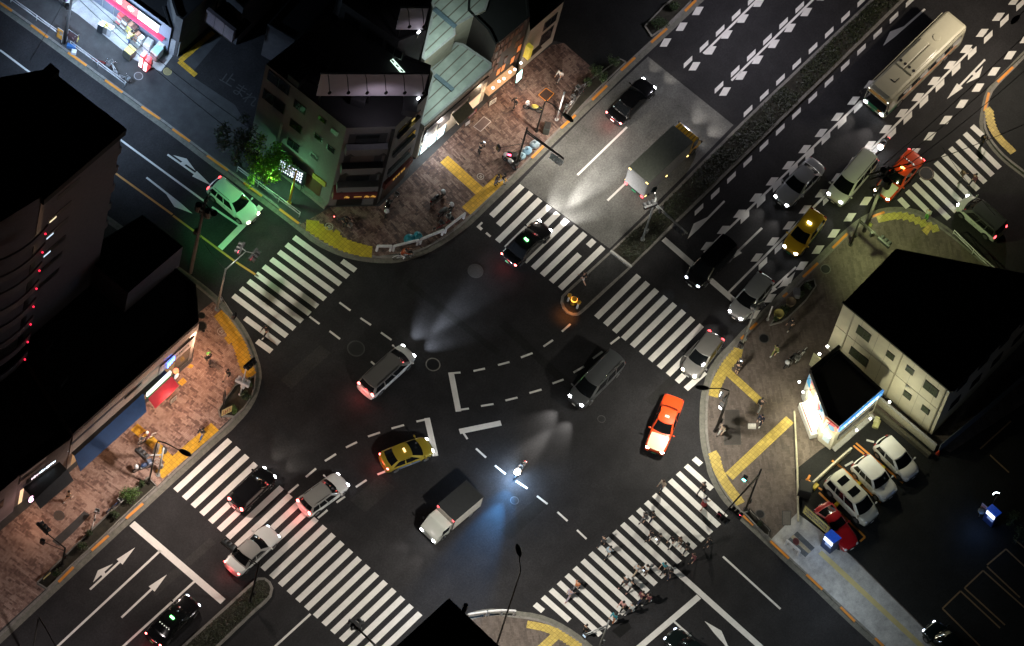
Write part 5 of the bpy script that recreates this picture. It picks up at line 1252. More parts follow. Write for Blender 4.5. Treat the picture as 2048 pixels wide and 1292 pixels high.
# ================================================================== people
def skin_mesh(name, verts, edges, rads, sub=1):
    me = bpy.data.meshes.new(name); me.from_pydata(verts, edges, []); me.update()
    o = bpy.data.objects.new(name, me); COL.objects.link(o)
    md = o.modifiers.new('s', 'SKIN'); md.use_smooth_shade = True; md.branch_smoothing = .3
    for i, r in enumerate(rads):
        sv = me.skin_vertices[0].data[i]; sv.radius = r if isinstance(r, tuple) else (r, r); sv.use_root = (i == 0)
    if sub:
        ms = o.modifiers.new('u', 'SUBSURF'); ms.levels = sub; ms.render_levels = sub
    dg = bpy.context.evaluated_depsgraph_get()
    out = bpy.data.meshes.new_from_object(o.evaluated_get(dg)); out.name = name; out.shade_smooth()
    bpy.data.objects.remove(o); bpy.data.meshes.remove(me); return out
def limb(p, yaw, pitch, L):      # pitch 0 = down, 90 = forward
    y, q = R(yaw), R(pitch); return Vector(p)+Vector((math.sin(q)*math.cos(y), math.sin(q)*math.sin(y), -math.cos(q)))*L
POSES = {   # thigh pitch L/R, knee bend L/R, upper arm pitch L/R, elbow bend L/R, torso lean, pelvis height shift
 'stand': (2, -2, 2, 2, 4, -3, 10, 12, 2), 'walk_a': (26, -20, 8, 22, -22, 24, 18, 24, 6), 'walk_b': (-18, 24, 26, 6, 26, -20, 26, 16, 6),
 'phone': (4, -4, 3, 4, 28, 24, 95, 98, 5), 'bag': (14, -12, 6, 14, 6, 30, 14, 70, 4), 'ride': (72, 40, 78, 50, 58, 58, 18, 18, 28), 'stoop': (38, 20, 30, 25, 62, 55, 25, 30, 48), 'moto': (75, 75, 88, 88, 55, 55, 30, 30, 22)}
_PM = {}
def person_meshes(pose):
    if pose in _PM: return _PM[pose]
    tl, tr, kl, kr, al, ar, el, er, lean = POSES[pose]
    hipz = .92
    legs = {}
    for s, tp, kb in ((1, tl, kl), (-1, tr, kr)):
        hip = Vector((0, s*.09, hipz-.02)); knee = limb(hip, 0, tp, .43); ank = limb(knee, 0, tp-kb, .41)
        legs[s] = (hip, knee, ank)
    drop = min(l[2].z for l in legs.values())-.075 if pose not in ('ride', 'moto') else 0
    def D(p): return (p[0], p[1], p[2]-drop)
    ln = R(lean)
    def T(x, y, z):      # torso space leaning about the hips
        h = z-hipz; return Vector((x*math.cos(ln)+h*math.sin(ln), y, hipz+h*math.cos(ln)-x*math.sin(ln)))
    V = []; E = []; Rr = []
    def add(p, r, frm=None):
        V.append(D(p)); Rr.append(r); i = len(V)-1
        if frm is not None: E.append((frm, i))
        return i
    pel = add(T(0, 0, .93), (.115, .085)); sp = add(T(0, 0, 1.10), (.095, .07), pel); ch = add(T(0, 0, 1.30), (.125, .085), sp); nk = add(T(.01, 0, 1.45), .052, ch)
    hd0 = T(.03, 0, 1.54); h1 = add(hd0, .072, nk); h2 = add(hd0+Vector((.01, 0, .085)), .092, h1); h3 = add(hd0+Vector((-.005, 0, .16)), .06, h2)
    add(hd0+Vector((.115, 0, .06)), .014, h2)                                   # nose
    for s in (1, -1): add(hd0+Vector((0, s*.10, .065)), .018, h2)               # ears
    arms = {}
    for s, ap, eb in ((1, al, el), (-1, ar, er)):
        sh = T(0, s*.18, 1.385); el_ = limb(sh+Vector((0, s*.02, 0)), s*8, ap, .28); wr = limb(el_, -s*12 if eb > 60 else 0, ap+eb, .25)
        arms[s] = (sh, el_, wr); hdv = (wr-el_).normalized()
        a = add(sh, .062, ch); b = add(el_, .043, a); c = add(wr, .030, b); palm = add(wr+hdv*.06, (.036, .020), c)
        side = hdv.cross(Vector((0, 0, 1)));
        side = side.normalized() if side.length > .1 else Vector((1, 0, 0))
        for k, (off, ln_) in enumerate(((-.027, .065), (-.009, .075), (.009, .07), (.025, .055))):
            f1 = add(wr+hdv*.10+side*off, .010, palm); f2 = add(wr+hdv*(.10+ln_*.55)+side*off*1.1+Vector((0, 0, -.008)), .009, f1); add(wr+hdv*(.10+ln_)+side*off*1.1+Vector((0, 0, -.022)), .008, f2)
        t1 = add(wr+hdv*.05+side*(.045*s), .011, palm); add(wr+hdv*.09+side*(.058*s), .010, t1)
    for s in (1, -1):
        hip, knee, ank = legs[s]
        a = add(hip, .085, pel); b = add(knee, .058, a); c = add(ank, .040, b); add(ank+Vector((.09, 0, -.035)), .035, c)
    body = skin_mesh('person', V, E, Rr, 1)
    def suit(fn):
        V.clear(); E.clear(); Rr.clear(); fn(); return None
    def shirt():
        p0 = add(T(0, 0, .86), (.185, .15)); p1 = add(T(0, 0, 1.08), (.165, .135), p0); p2 = add(T(0, 0, 1.31), (.168, .128), p1); add(T(.005, 0, 1.435), .068, p2)
        for s in (1, -1):
            sh, el_, wr = arms[s]; a = add(sh, .078, p2); b = add(el_, .058, a); add(el_.lerp(wr, .85), .044, b)
    suit(shirt); shirt_m = skin_mesh('jacket', V, E, Rr, 1)
    def tee():
        p0 = add(T(0, 0, .88), (.18, .145)); p1 = add(T(0, 0, 1.08), (.16, .13), p0); p2 = add(T(0, 0, 1.31), (.165, .125), p1); add(T(.005, 0, 1.43), .066, p2)
        for s in (1, -1):
            sh, el_, wr = arms[s]; a = add(sh, .076, p2); add(sh.lerp(el_, .75), .062, a)
    suit(tee); tee_m = skin_mesh('shirt', V, E, Rr, 1)
    def trou():
        p0 = add(T(0, 0, .96), (.142, .108)); p1 = add(T(0, 0, .88), (.145, .11), p0)
        for s in (1, -1):
            hip, knee, ank = legs[s]; a = add(hip+Vector((0, 0, -.06)), .098, p1); b = add(knee, .072, a); add(knee.lerp(ank, .93), .058, b)
    suit(trou); trou_m = skin_mesh('trousers', V, E, Rr, 1)
    def shorts():
        p0 = add(T(0, 0, .96), (.142, .108)); p1 = add(T(0, 0, .88), (.145, .11), p0)
        for s in (1, -1):
            hip, knee, ank = legs[s]; a = add(hip+Vector((0, 0, -.06)), .102, p1); add(hip.lerp(knee, .8), .088, a)
    suit(shorts); short_m = skin_mesh('shorts', V, E, Rr, 1)
    def fin(mb, nm):
        me = bpy.data.meshes.new(nm); me.from_pydata([D(v) for v in mb.v], [], mb.f); me.update(); me.shade_smooth(); return me
    shoes = []
    for s in (1, -1):
        mb = MB(); a = legs[s][2]; mb.ball(a+Vector((.055, 0, -.03)), 1, 10, 6, (.14, .052, .05)); shoes.append(fin(mb, 'shoe'))
    mb = MB(); c = hd0+Vector((-.012, 0, .095)); n, k = 12, 7
    vs = []; fs = []
    for i in range(k):
        a = .02+i/(k-1)*PI*.62
        for j in range(n):
            t = 2*PI*j/n; cut = .80 if math.cos(t) > .5 else 1.0
            aa = a*cut; vs.append(c+Vector((.113*math.sin(aa)*math.cos(t), .103*math.sin(aa)*math.sin(t), .112*math.cos(aa))))
    for i in range(k-1):
        for j in range(n): fs.append((i*n+j, (i+1)*n+j, (i+1)*n+(j+1) % n, i*n+(j+1) % n))
    fs.append(tuple(range(n))); mb.add(vs, fs); hair = fin(mb, 'hair')
    lb = MB(); lb.add(vs, fs); lb.ball(c+Vector((-.075, 0, -.13)), 1, 10, 7, (.055, .10, .16)); hair_l = fin(lb, 'long_hair')
    eyes = []
    for s in (1, -1):
        mb = MB(); mb.ball(hd0+Vector((.094, s*.034, .085)), .013, 6, 4); eyes.append(fin(mb, 'eye'))
    mb = MB(); mb.box(hd0+Vector((.088, 0, .012)), (.012, .045, .012)); mouth = fin(mb, 'mouth')
    mb = MB(); p = T(-.18, 0, 1.22); mb.box(p, (.14, .28, .38), M3=Matrix.Rotation(ln, 3, 'Y')); pack = fin(mb, 'backpack')
    mb = MB(); mb.lathe(T(0, 0, .93)-Vector((0, 0, .42)), [(.25, 0), (.2, .2), (.15, .44)], 14); skirt = fin(mb, 'skirt')
    mb = MB(); p = (arms[1][2]+arms[-1][2])/2+Vector((.10, 0, .03)); mb.box(p, (.075, .15, .012), M3=Matrix.Rotation(R(-35), 3, 'Y')); phone = fin(mb, 'phone')
    mb = MB(); mb.ball(hd0+Vector((-.005, 0, .10)), 1, 12, 8, (.135, .125, .125)); helmet = fin(mb, 'helmet')
    for me in [body, shirt_m, tee_m, trou_m, short_m, hair, hair_l, mouth, pack, skirt, phone, helmet]+shoes+eyes:
        if not me.materials: me.materials.append(SKIN)
    _PM[pose] = dict(body=body, jacket=shirt_m, shirt=tee_m, trousers=trou_m, shorts=short_m, shoes=shoes, hair=hair, long=hair_l, eyes=eyes, mouth=mouth, pack=pack, skirt=skirt, phone=phone, helmet=helmet, seatz=hipz-drop, hands=[D(arms[1][2]), D(arms[-1][2])])
    return _PM[pose]
SKIN = M('skin', (.48, .30, .21), .6, var=.08); HAIRB = M('black_hair', (.012, .010, .009), .5); HAIRN = M('brown_hair', (.06, .03, .018), .5); EYEM = M('eye_dark', (.01, .01, .01), .2); LIPM = M('lips', (.3, .1, .09), .5)
CL = {}
def cloth(c):
    pal = dict(black=(.012, .012, .014), navy=(.015, .022, .05), grey=(.16, .16, .17), white=(.68, .68, .66), pale=(.5, .52, .52), beige=(.42, .34, .25), brown=(.10, .06, .04), orange=(.5, .16, .05), pink=(.62, .33, .30), teal=(.03, .24, .30), blue=(.05, .12, .30), sky=(.40, .50, .58), red=(.28, .03, .03), rust=(.30, .06, .02), olive=(.16, .17, .05), green=(.10, .38, .07), charcoal=(.04, .04, .045), denim=(.05, .08, .14), lilac=(.4, .34, .42), yellow=(.62, .55, .22), maroon=(.12, .03, .04))
    return M('cloth_'+c, pal[c], .85, var=.2, scale=9) if c != 'stripe' else STRIPE
_m, _t2, _b = nt('cloth_stripe'); _tc = _t2.nodes.new('ShaderNodeTexCoord').outputs['Object']
_w = node(_t2, 'ShaderNodeTexWave', wave_type='BANDS', bands_direction='Z', Scale=4.2); _t2.links.new(_tc, _w.inputs['Vector'])
_t2.links.new(ramp(_t2, _w.outputs['Fac'], [(.45, (.03, .03, .05)), (.55, (.65, .66, .68))]), _b.inputs['Base Color']); STRIPE = _m
def child(me, nm, par, mat):
    o = bpy.data.objects.new(nm, me); COL.objects.link(o); o.parent = par
    o.material_slots[0].link = 'OBJECT'; o.material_slots[0].material = mat; return o
PEOPLE = []
def person(label, u, v, head, pose='walk_a', top='black', bottom='black', shoes='black', hair=None, long=False, tee=False, legs='trousers', z=0, group='people on foot', pack=None, phone=False, lift=0, helmet=None, loc=None, rz=None, scale=1.0):
    P_ = person_meshes(pose)
    if loc is None:
        p = at(u, v, z); q = at(u+head[0], v+head[1], z); d = q-p; rz = math.atan2(d.y, d.x); loc = (p.x, p.y, z+lift)
    o = bpy.data.objects.new('person', P_['body']); COL.objects.link(o)
    o.location = loc; o.rotation_euler = (0, 0, rz); o.scale = (scale,)*3
    o.material_slots[0].link = 'OBJECT'; o.material_slots[0].material = SKIN
    tag(o, label, 'person', group)
    child(P_['shirt' if tee else 'jacket'], 'shirt' if tee else 'jacket', o, cloth(top))
    child(P_[legs], legs, o, cloth(bottom))
    for s in P_['shoes']: child(s, 'shoe', o, cloth(shoes))
    if helmet: child(P_['helmet'], 'helmet', o, cloth(helmet))
    else: child(P_['long' if long else 'hair'], 'hair', o, hair or HAIRB)
    for e in P_['eyes']: child(e, 'eye', o, EYEM)
    child(P_['mouth'], 'mouth', o, LIPM)
    if pack: child(P_['pack'], 'backpack', o, cloth(pack))
    if phone:
        ph = bpy.data.objects.new('phone', P_['phone']); COL.objects.link(ph); ph.location = loc; ph.rotation_euler = (0, 0, rz); ph.scale = (scale,)*3
        ph.material_slots[0].link = 'OBJECT'; ph.material_slots[0].material = glow('phone_screen', (.7, .85, 1), 4)
        tag(ph, 'glowing phone held by the '+phone, 'phone', 'phones in hands')
    PEOPLE.append(o); return o
XG = 'people crossing the lower right zebra crossing'
UPR, DNL = (50, -46), (-50, 46)
person('person in a beige coat walking highest up the lower right crossing, away from the others', 1323, 979, DNL, 'walk_a', 'beige', 'charcoal', group=XG, long=True, hair=HAIRN)
person('person in black nearest to the rounded kerb at the right end of the crossing', 1402, 985, UPR, 'walk_b', 'black', 'black', group=XG)
person('person in a striped top and red skirt on the crossing', 1406, 1014, UPR, 'walk_a', 'stripe', 'red', legs='skirt', tee=True, long=True, group=XG)
person('person in dark clothes with a grey backpack, left of a pair high on the crossing', 1287, 1043, DNL, 'walk_b', 'charcoal', 'grey', group=XG, pack='grey')
person('right one of two people in dark clothes close together, upper middle of the crossing', 1302, 1040, DNL, 'walk_a', 'black', 'navy', group=XG)
person('person in black stepping between two pairs in the middle of the crossing', 1299, 1079, DNL, 'walk_b', 'black', 'black', group=XG)
person('person in a black top holding a glowing phone in the row at mid crossing', 1316, 1086, DNL, 'phone', 'black', 'grey', group=XG, phone='person in black at mid crossing')
person('person in a black top and white trousers at mid crossing', 1342, 1091, DNL, 'walk_a', 'black', 'white', group=XG, long=True)
person('person in a brown top and pale trousers at mid crossing', 1357, 1092, DNL, 'walk_b', 'brown', 'pale', group=XG, hair=HAIRN, long=True)
person('person in black at the right edge of the zebra stripes', 1369, 1104, DNL, 'walk_a', 'black', 'charcoal', group=XG, pack='black')
person('brown haired person in dark clothes stepping off the stripes', 1384, 1125, DNL, 'walk_b', 'maroon', 'black', group=XG, hair=HAIRN)
person('person in black alone on the roadway right of the zebra crossing', 1415, 1093, DNL, 'walk_b', 'black', 'black', group=XG)
person('person in a bright teal top near the broad lane line', 1326, 1143, DNL, 'walk_a', 'teal', 'black', group=XG, tee=True)
person('person in black with an arm out below the teal top, near the broad lane line', 1336, 1157, DNL, 'bag', 'black', 'navy', group=XG, pack='black')
person('person in a pale grey top, left one of a pair with a phone between them', 1270, 1147, UPR, 'walk_a', 'pale', 'beige', group=XG, tee=True)
person('person in a white top lit by a phone, right one of a pair', 1290, 1148, DNL, 'phone', 'white', 'brown', group=XG, tee=True, phone='person in the white top')
person('person in a dark jacket at the upper left edge of the crossing', 1203, 1092, UPR, 'walk_b', 'charcoal', 'black', group=XG)
person('person in a sky blue shirt and black trousers striding over the crossing', 1214, 1113, UPR, 'walk_a', 'sky', 'black', group=XG)
person('person in a dark jacket and white cap, left of a pair on the lower stripes', 1246, 1173, UPR, 'walk_b', 'charcoal', 'black', shoes='pink', group=XG, helmet='white')
person('person in black with a pale bag, right of a pair on the lower stripes', 1258, 1180, UPR, 'walk_a', 'black', 'black', shoes='pink', group=XG, pack='pale')
person('person in a maroon jacket and white shoes at the edge of the crossing', 1279, 1203, UPR, 'walk_a', 'maroon', 'navy', shoes='white', group=XG)
person('person in a dark red top and white shoes outermost at the crossing edge', 1293, 1207, UPR, 'walk_b', 'maroon', 'black', shoes='white', group=XG, long=True)
person('person in a pink shirt near the end of the stripes', 1243, 1220, DNL, 'walk_a', 'pink', 'black', shoes='white', group=XG)
person('person in a grey and white top with white shoes beside the pink shirt', 1259, 1226, UPR, 'walk_b', 'pale', 'charcoal', shoes='white', group=XG)
person('person in an orange top on the lower left stripes', 1150, 1181, UPR, 'walk_b', 'orange', 'grey', group=XG, tee=True)
person('person in a lilac top and pink shoes beside the orange top', 1136, 1198, UPR, 'walk_a', 'lilac', 'lilac', shoes='pink', group=XG, tee=True)
person('person in a teal jacket with orange trousers under the signal arm', 1226, 1244, DNL, 'bag', 'teal', 'orange', group=XG)  # the orange is trouser cloth
person('person in black waiting on the lower kerb beside the white stripes', 1167, 1269, UPR, 'stand', 'black', 'black', group='people waiting at the kerb')
Z1 = KH+.01
NG = 'people on the upper brick pavement'
person('person in black looking at a bright phone on the upper brick pavement', 957, 308, (30, -30), 'phone', 'black', 'black', z=Z1, group=NG, phone='person on the upper brick pavement')
person('person in a black coat with bare arms near the orange edged pit cover', 1028, 216, (-30, 20), 'bag', 'black', 'black', z=Z1, group=NG)
person('person in a dark top and jeans waiting on the yellow tactile strip', 991, 369, (40, 30), 'stand', 'charcoal', 'denim', z=Z1, group=NG)
person('person in a black top and pale trousers waiting on the yellow tactile strip', 1003, 367, (40, 30), 'bag', 'black', 'pale', z=Z1, group=NG)
person('person in a white top walking near the planted kerb, upper right pavement', 1118, 160, (-40, 40), 'walk_a', 'white', 'grey', z=Z1, group=NG)
WG = 'people on the left brick pavement'
person('person in black with a bright green bag on the left brick pavement', 415, 725, (10, 30), 'walk_a', 'black', 'charcoal', z=Z1, group=WG, pack='green')
person('person in a black top and pale shorts near the rounded planter', 453, 757, (-20, 30), 'walk_b', 'black', 'beige', legs='shorts', z=Z1, group=WG)
person('person in dark blue at the end of the yellow tactile strip, left pavement', 402, 875, (-30, 40), 'walk_a', 'black', 'blue', z=Z1, group=WG)
person('person in a beige top and black shorts with white shoes beside the black awning', 136, 1000, (-30, 30), 'walk_b', 'beige', 'black', legs='shorts', shoes='white', z=Z1, group=WG, tee=True)
EG = 'people on the right pavement'
person('person in a black top with bare legs holding a glowing phone at the tactile strip', 1472, 747, (20, -40), 'phone', 'black', 'black', legs='shorts', z=Z1, group=EG, phone='person at the right tactile strip')
person('person in dark green walking over the end of the diagonal tactile strip', 1517, 819, (25, -40), 'walk_a', 'charcoal', 'pale', z=Z1, group=EG, scale=1.08)
person('person in a navy raincoat between the two diagonal tactile strips', 1519, 849, (-20, 30), 'bag', 'navy', 'navy', shoes='white', z=Z1, group=EG, scale=1.05)
person('person in a black top and white trousers beside the street lamp grating', 1442, 868, (-30, 30), 'walk_b', 'beige', 'white', z=Z1, group=EG)
person('person in black with a pale scarf and white shoes on the right pavement', 1580, 656, (-35, 35), 'walk_a', 'black', 'black', shoes='white', z=Z1, group=EG)
person('person in an olive shirt with one white shoe lit on the right pavement', 1549, 709, (-35, 35), 'walk_b', 'olive', 'olive', shoes='white', z=Z1, group=EG)
FG = 'people on the far right zebra crossing'
person('left one of two people in brown on the far right zebra crossing', 1921, 360, UPR, 'walk_a', 'brown', 'charcoal', group=FG)
person('right one of two people in brown on the far right zebra crossing', 1944, 369, UPR, 'walk_b', 'maroon', 'charcoal', group=FG)
person('person in black at the upper end of the far right zebra crossing', 1962, 290, UPR, 'walk_a', 'black', 'black', group=FG)
person('person in pale green at the striped corner of the right pavement', 1852, 438, (30, -40), 'stand', 'pale', 'green', z=Z1, group='people waiting at the kerb')
person('person in a black top and white shorts on the traffic island', 1165, 564, (-30, -30), 'walk_b', 'black', 'white', legs='shorts', z=.1, group='people on the traffic island')
person('person in black with white shoes on the green lit zebra crossing', 530, 670, (-30, 30), 'walk_a', 'black', 'black', shoes='white', group='people on the left zebra crossing')
person('person in a yellow shirt and blue apron stooping at the store shelves', 253, 88, (20, -20), 'stoop', 'yellow', 'blue', z=Z1, group='people at the convenience store')
# ---- bicycles
def make_bike(label, u, v, dirpx, frame, group='parked bicycles', z=Z1, basket=True, tilt=8, loc=None, rz=None, name='bicycle', lamp=False):
    if loc is None:
        p = at(u, v, z); q = at(u+dirpx[0], v+dirpx[1], z); d = q-p; rz = math.atan2(d.y, d.x); loc = (p.x, p.y, z)
    root = thing(name, label, 'bicycle', loc, rz, group); root.rotation_euler = (R(tilt), 0, rz)
    for x, nm in ((.52, 'front_wheel'), (-.52, 'rear_wheel')):
        m = MB(); m.torus((x, 0, .33), .30, .022, 'y', 22, 6); w = m.build(nm, TYRE, root, True)
        m = MB(); m.torus((x, 0, .33), .275, .012, 'y', 22, 4); m.build('rim', CHROME, w, True)
        m = MB()
        for k in range(7):
            a = 2*PI*k/14; d = Vector((math.cos(a), 0, math.sin(a)))*.27; m.bar(Vector((x, 0, .33))-d, Vector((x, 0, .33))+d, .008)
        m.build('spokes', CHROME, w)
    m = MB()
    for a, b in (((-.08, 0, .32), (-.22, 0, .78)), ((-.08, 0, .32), (.36, 0, .72)), ((-.2, 0, .70), (.36, 0, .76)), ((-.08, 0, .32), (-.52, 0, .33)), ((-.21, 0, .72), (-.52, 0, .33)), ((.34, 0, .86), (.52, 0, .33))): m.bar(a, b, .035)
    m.build('frame', frame, root)
    m = MB(); m.tube([(.22, -.28, .98), (.32, -.2, 1.0), (.33, 0, .95), (.32, .2, 1.0), (.22, .28, .98)], .016, 6); m.bar((.34, 0, .85), (.33, 0, .96), .03); m.build('handlebar', CHROME, root, True)
    m = MB(); m.ball((-.24, 0, .84), 1, 10, 6, (.14, .09, .045)); m.build('saddle', TRIMB, root, True)
    if basket:
        m = MB(); c = Vector((.55, 0, .80)); 
        for dx, dy, sx, sy in ((.15, 0, .02, .34), (-.15, 0, .02, .34), (0, .17, .3, .02), (0, -.17, .3, .02)): m.box(c+Vector((dx, dy, 0)), (sx, sy, .22))
        m.box(c-Vector((0, 0, .11)), (.3, .34, .02)); m.build('basket', M('basket_wire', (.3, .3, .3), .4, .6), root)
    for x in (.52, -.52):
        m = MB(); m.tube([Vector((x+.36*math.cos(a), 0, .33+.36*math.sin(a))) for a in [PI*(.15+.12*k) for k in range(7)]], .028, 5); m.build('mudguard', frame, root, True)
    m = MB(); m.ball((.60, .04, .62), .045, 8, 5); m.build('headlight', glow('bike_lamp', (.8, .9, 1), 22) if lamp else HL_OFF, root, True)
    if lamp:
        m = MB(); m.ball((-.9, 0, .5), .035, 8, 5); m.build('rear_light', TL_BRAKE, root, True)
    return root
BKR = PAINT('bike_red', (.3, .02, .02)); BKW = PAINT('bike_white', (.6, .6, .6)); BKD = PAINT('bike_dark', (.03, .03, .035)); BKS = PAINT('bike_silver', (.4, .4, .42), .5); BKB = PAINT('bike_blue', (.03, .08, .2))
make_bike('red bicycle lying closest to the guard rail end, in front of the store', 203, 130, (30, 12), BKR)
make_bike('white bicycle at the guard rail, between the red and the silver ones', 226, 146, (-20, -28), BKW)
make_bike('silver bicycle at the lower end of the store guard rail', 243, 158, (34, 20), BKS)
make_bike('silver bicycle beside the planted kerb, upper brick pavement', 1166, 180, (-30, 18), BKS)
make_bike('dark bicycle behind the silver one by the planted kerb', 1155, 196, (-30, 30), BKD)
make_bike('white bicycle nearest to the pale post on the upper brick pavement', 1140, 215, (-26, 30), BKW)
make_bike('red bicycle parked inside the white corner railing', 888, 452, (30, -18), BKR)
make_bike('brown bicycle parked left of the red one inside the white corner railing', 868, 461, (26, -24), PAINT('bike_brown', (.15, .06, .04)))
make_bike('dark bicycle with a basket parked right of the small moped group', 901, 431, (-10, 34), BKD)
make_bike('dark bicycle beside the dim shop corner', 781, 407, (20, -30), BKD)
make_bike('pale bicycle outside the poster walled shop', 1602, 717, (-24, 30), BKW)
make_bike('silver bicycle leaning next to the pale one outside the poster walled shop', 1587, 724, (-24, 30), BKS)
make_bike('white bicycle standing in the long planter strip on the left', 186, 1043, (10, -36), BKW)
make_bike('blue bicycle in the planter strip near the round shrub', 226, 1016, (30, -26), BKB)
def rider(u, v, d, bikec, label_b, label_p, z, top, bottom, helmet=None, lamp=False, g='cyclists'):
    b = make_bike(label_b, u, v, d, bikec, 'ridden bicycles', z, tilt=0, lamp=lamp)
    loc, rz = b.location.copy(), b.rotation_euler.z
    P_ = person_meshes('ride'); off = Matrix.Rotation(rz, 3, 'Z') @ Vector((-.2, 0, 0))
    person(label_p, 0, 0, None, 'ride', top, bottom, group=g, loc=(loc.x+off.x, loc.y+off.y, z+.90-P_['seatz']+.02), rz=rz, helmet=helmet)
    return b
rider(805, 518, (40, -6), BKW, 'white bicycle ridden along the gutter outside the white corner railing', 'person in a rust red top riding along the corner gutter', .01, 'rust', 'white')
rb = rider(686, 452, (36, 24), BKD, 'dark bicycle with lit lamps on the dim corner pavement', 'person in dark clothes cycling on the dim corner with a lit lamp', Z1, 'black', 'black', lamp=True)
rider(293, 882, (-36, 20), BKW, 'white bicycle ridden over the yellow strip, left pavement', 'person in a maroon top and white helmet cycling on the left pavement', Z1, 'maroon', 'black', 'white')
# ---- motorcycles with their riders
def moto_rider(mr, hl, z, label, top, helmet='black'):
    P_ = person_meshes('moto'); loc, rz = mr.location, mr.rotation_euler.z
    off = Matrix.Rotation(rz, 3, 'Z') @ Vector((-.28, 0, 0))
    person(label, 0, 0, None, 'moto', top, 'black', group='motorcycle riders', loc=(loc.x+off.x, loc.y+off.y, z+.86-P_['seatz']), rz=rz, helmet=helmet)
mr, hl = make_moto('motorcycle with one dazzling blue white headlight in the middle of the crossing', (1031, 952), (1049, 928), PB, glow('blue_white_lamp', (.75, .9, 1), 300), beam=9000, beamcol=(.10, .42, 1))
moto_rider(mr, hl, 0, 'person in dark clothes riding the motorcycle with the dazzling lamp', 'black')
mr, hl = make_moto('motorcycle with a red tail light between the lanes behind the white minivan', (1756, 303), (1776, 279), PB, HL_ON, beam=12)
moto_rider(mr, hl, 0, 'person riding the motorcycle between the lanes near the utility pole', 'charcoal')
make_moto('dark moped parked nearest to the shop corner on the dim pavement', (772, 428), (778, 405), PB, z=Z1, group='parked mopeds')
make_moto('dark moped parked upper left of the yellow tactile corner', (886, 388), (866, 402), PB, z=Z1, group='parked mopeds')
make_moto('dark moped parked just inside the railing below another moped', (902, 414), (882, 426), PG, z=Z1, group='parked mopeds')
make_moto('silver moped beside the signal pole with a red seat box, upper pavement', (1012, 316), (1026, 330), PS, z=Z1, group='parked mopeds', boxc=TRIMB)
make_moto('yellow tanked moped on the upper brick pavement by the lamp', (1056, 212), (1076, 218), PAINT('moped_yellow', (.45, .40, .08)), z=Z1, group='parked mopeds')
make_moto('dark blue moped parked by the lamp post at the left zebra crossing', (272, 938), (296, 930), PAINT('moped_blue', (.03, .06, .14)), z=Z1, group='parked mopeds', boxc=PAINT('moped_box', (.12, .16, .24)))
make_moto('black moped outside the poster walled shop beside the bicycles', (1572, 730), (1590, 712), PB, z=Z1, group='parked mopeds')
# ================================================================== street furniture
STEEL_DK = M('dark_steel', (.035, .033, .03), .5, .5); STEEL = M('galvanised_steel', (.36, .38, .38), .45, .6); WHITEM = M('white_enamel', (.66, .66, .67), .45)
SIGBODY = M('signal_housing', (.022, .023, .025), .5); SIGPALE = M('pale_signal_housing', (.5, .5, .52), .5)
L_RED = glow('red_lens', (1, .05, .10), 16); L_GREEN = glow('green_lens', (.05, 1, .55), 14); L_OFF = M('dark_lens', (.03, .02, .02), .2); L_CYAN = glow('cyan_lens', (.1, 1, .85), 20); L_WHITE = glow('white_lens', (.95, 1, .98), 14)
def zpx(base, top): return math.hypot(base[0]-top[0], base[1]-top[1])/12.55
def head_parts(root, A, B, z, face, lit, body=SIGBODY, lenscol=L_RED, w=1.15):
    """three lens horizontal signal between ground points A,B at height z; face=+1/-1 picks the side it looks to"""
    A = Vector((A.x, A.y, z)); B = Vector((B.x, B.y, z)); d = (B-A).normalized(); n = Vector((-d.y, d.x, 0))*face; c = (A+B)/2
    Mx = Matrix((d, n, Vector((0, 0, 1)))).transposed()
    if Mx.determinant() < 0: Mx = Matrix((-d, n, Vector((0, 0, 1)))).transposed()
    m = MB(); m.box(c, (w, .2, .36), M3=Mx); h = m.build('signal_head', body, root, world=True, bevel=.03)
    for i, o in enumerate((-.36, 0, .36)):
        p = c+d*o*w/1.15+n*.11
        m = MB(); m.tube([p, p+n*.02], .14, 14); m.build('lens', lenscol if i == lit else L_OFF, h, world=False)
        m = MB(); r = .165; pts = [Vector((math.cos(a)*r, 0, math.sin(a)*r)) for a in [PI*(-.1+1.2*k/8) for k in range(9)]]
        P0 = [p+d*q.x+Vector((0, 0, q.z)) for q in pts]; P1 = [q+n*.30-Vector((0, 0, .03)) for q in P0]; ribbon(m, P0, P1); m.build('visor', body, h)
    inv = ROOTM[root.name].inverted()
    for ch in h.children:
        for v in ch.data.vertices: v.co = inv @ v.co
    return h
def ped_head(root, p, dirpx_v, lit, col):
    d = dirpx_v.normalized(); Mx = Matrix((d, Vector((-d.y, d.x, 0)), Vector((0, 0, 1)))).transposed()
    m = MB(); m.box(p, (.22, .38, .62), M3=Mx); h = m.build('walk_signal', SIGBODY, root, world=True, bevel=.02)
    inv = ROOTM[root.name].inverted()
    for k, z in enumerate((.15, -.15)):
        m = MB(); m.box(p+d*.115+Vector((0, 0, z)), (.03, .28, .24), M3=Mx); o = m.build('lens', col if k == lit else L_OFF, h)
        for v in o.data.vertices: v.co = inv @ v.co
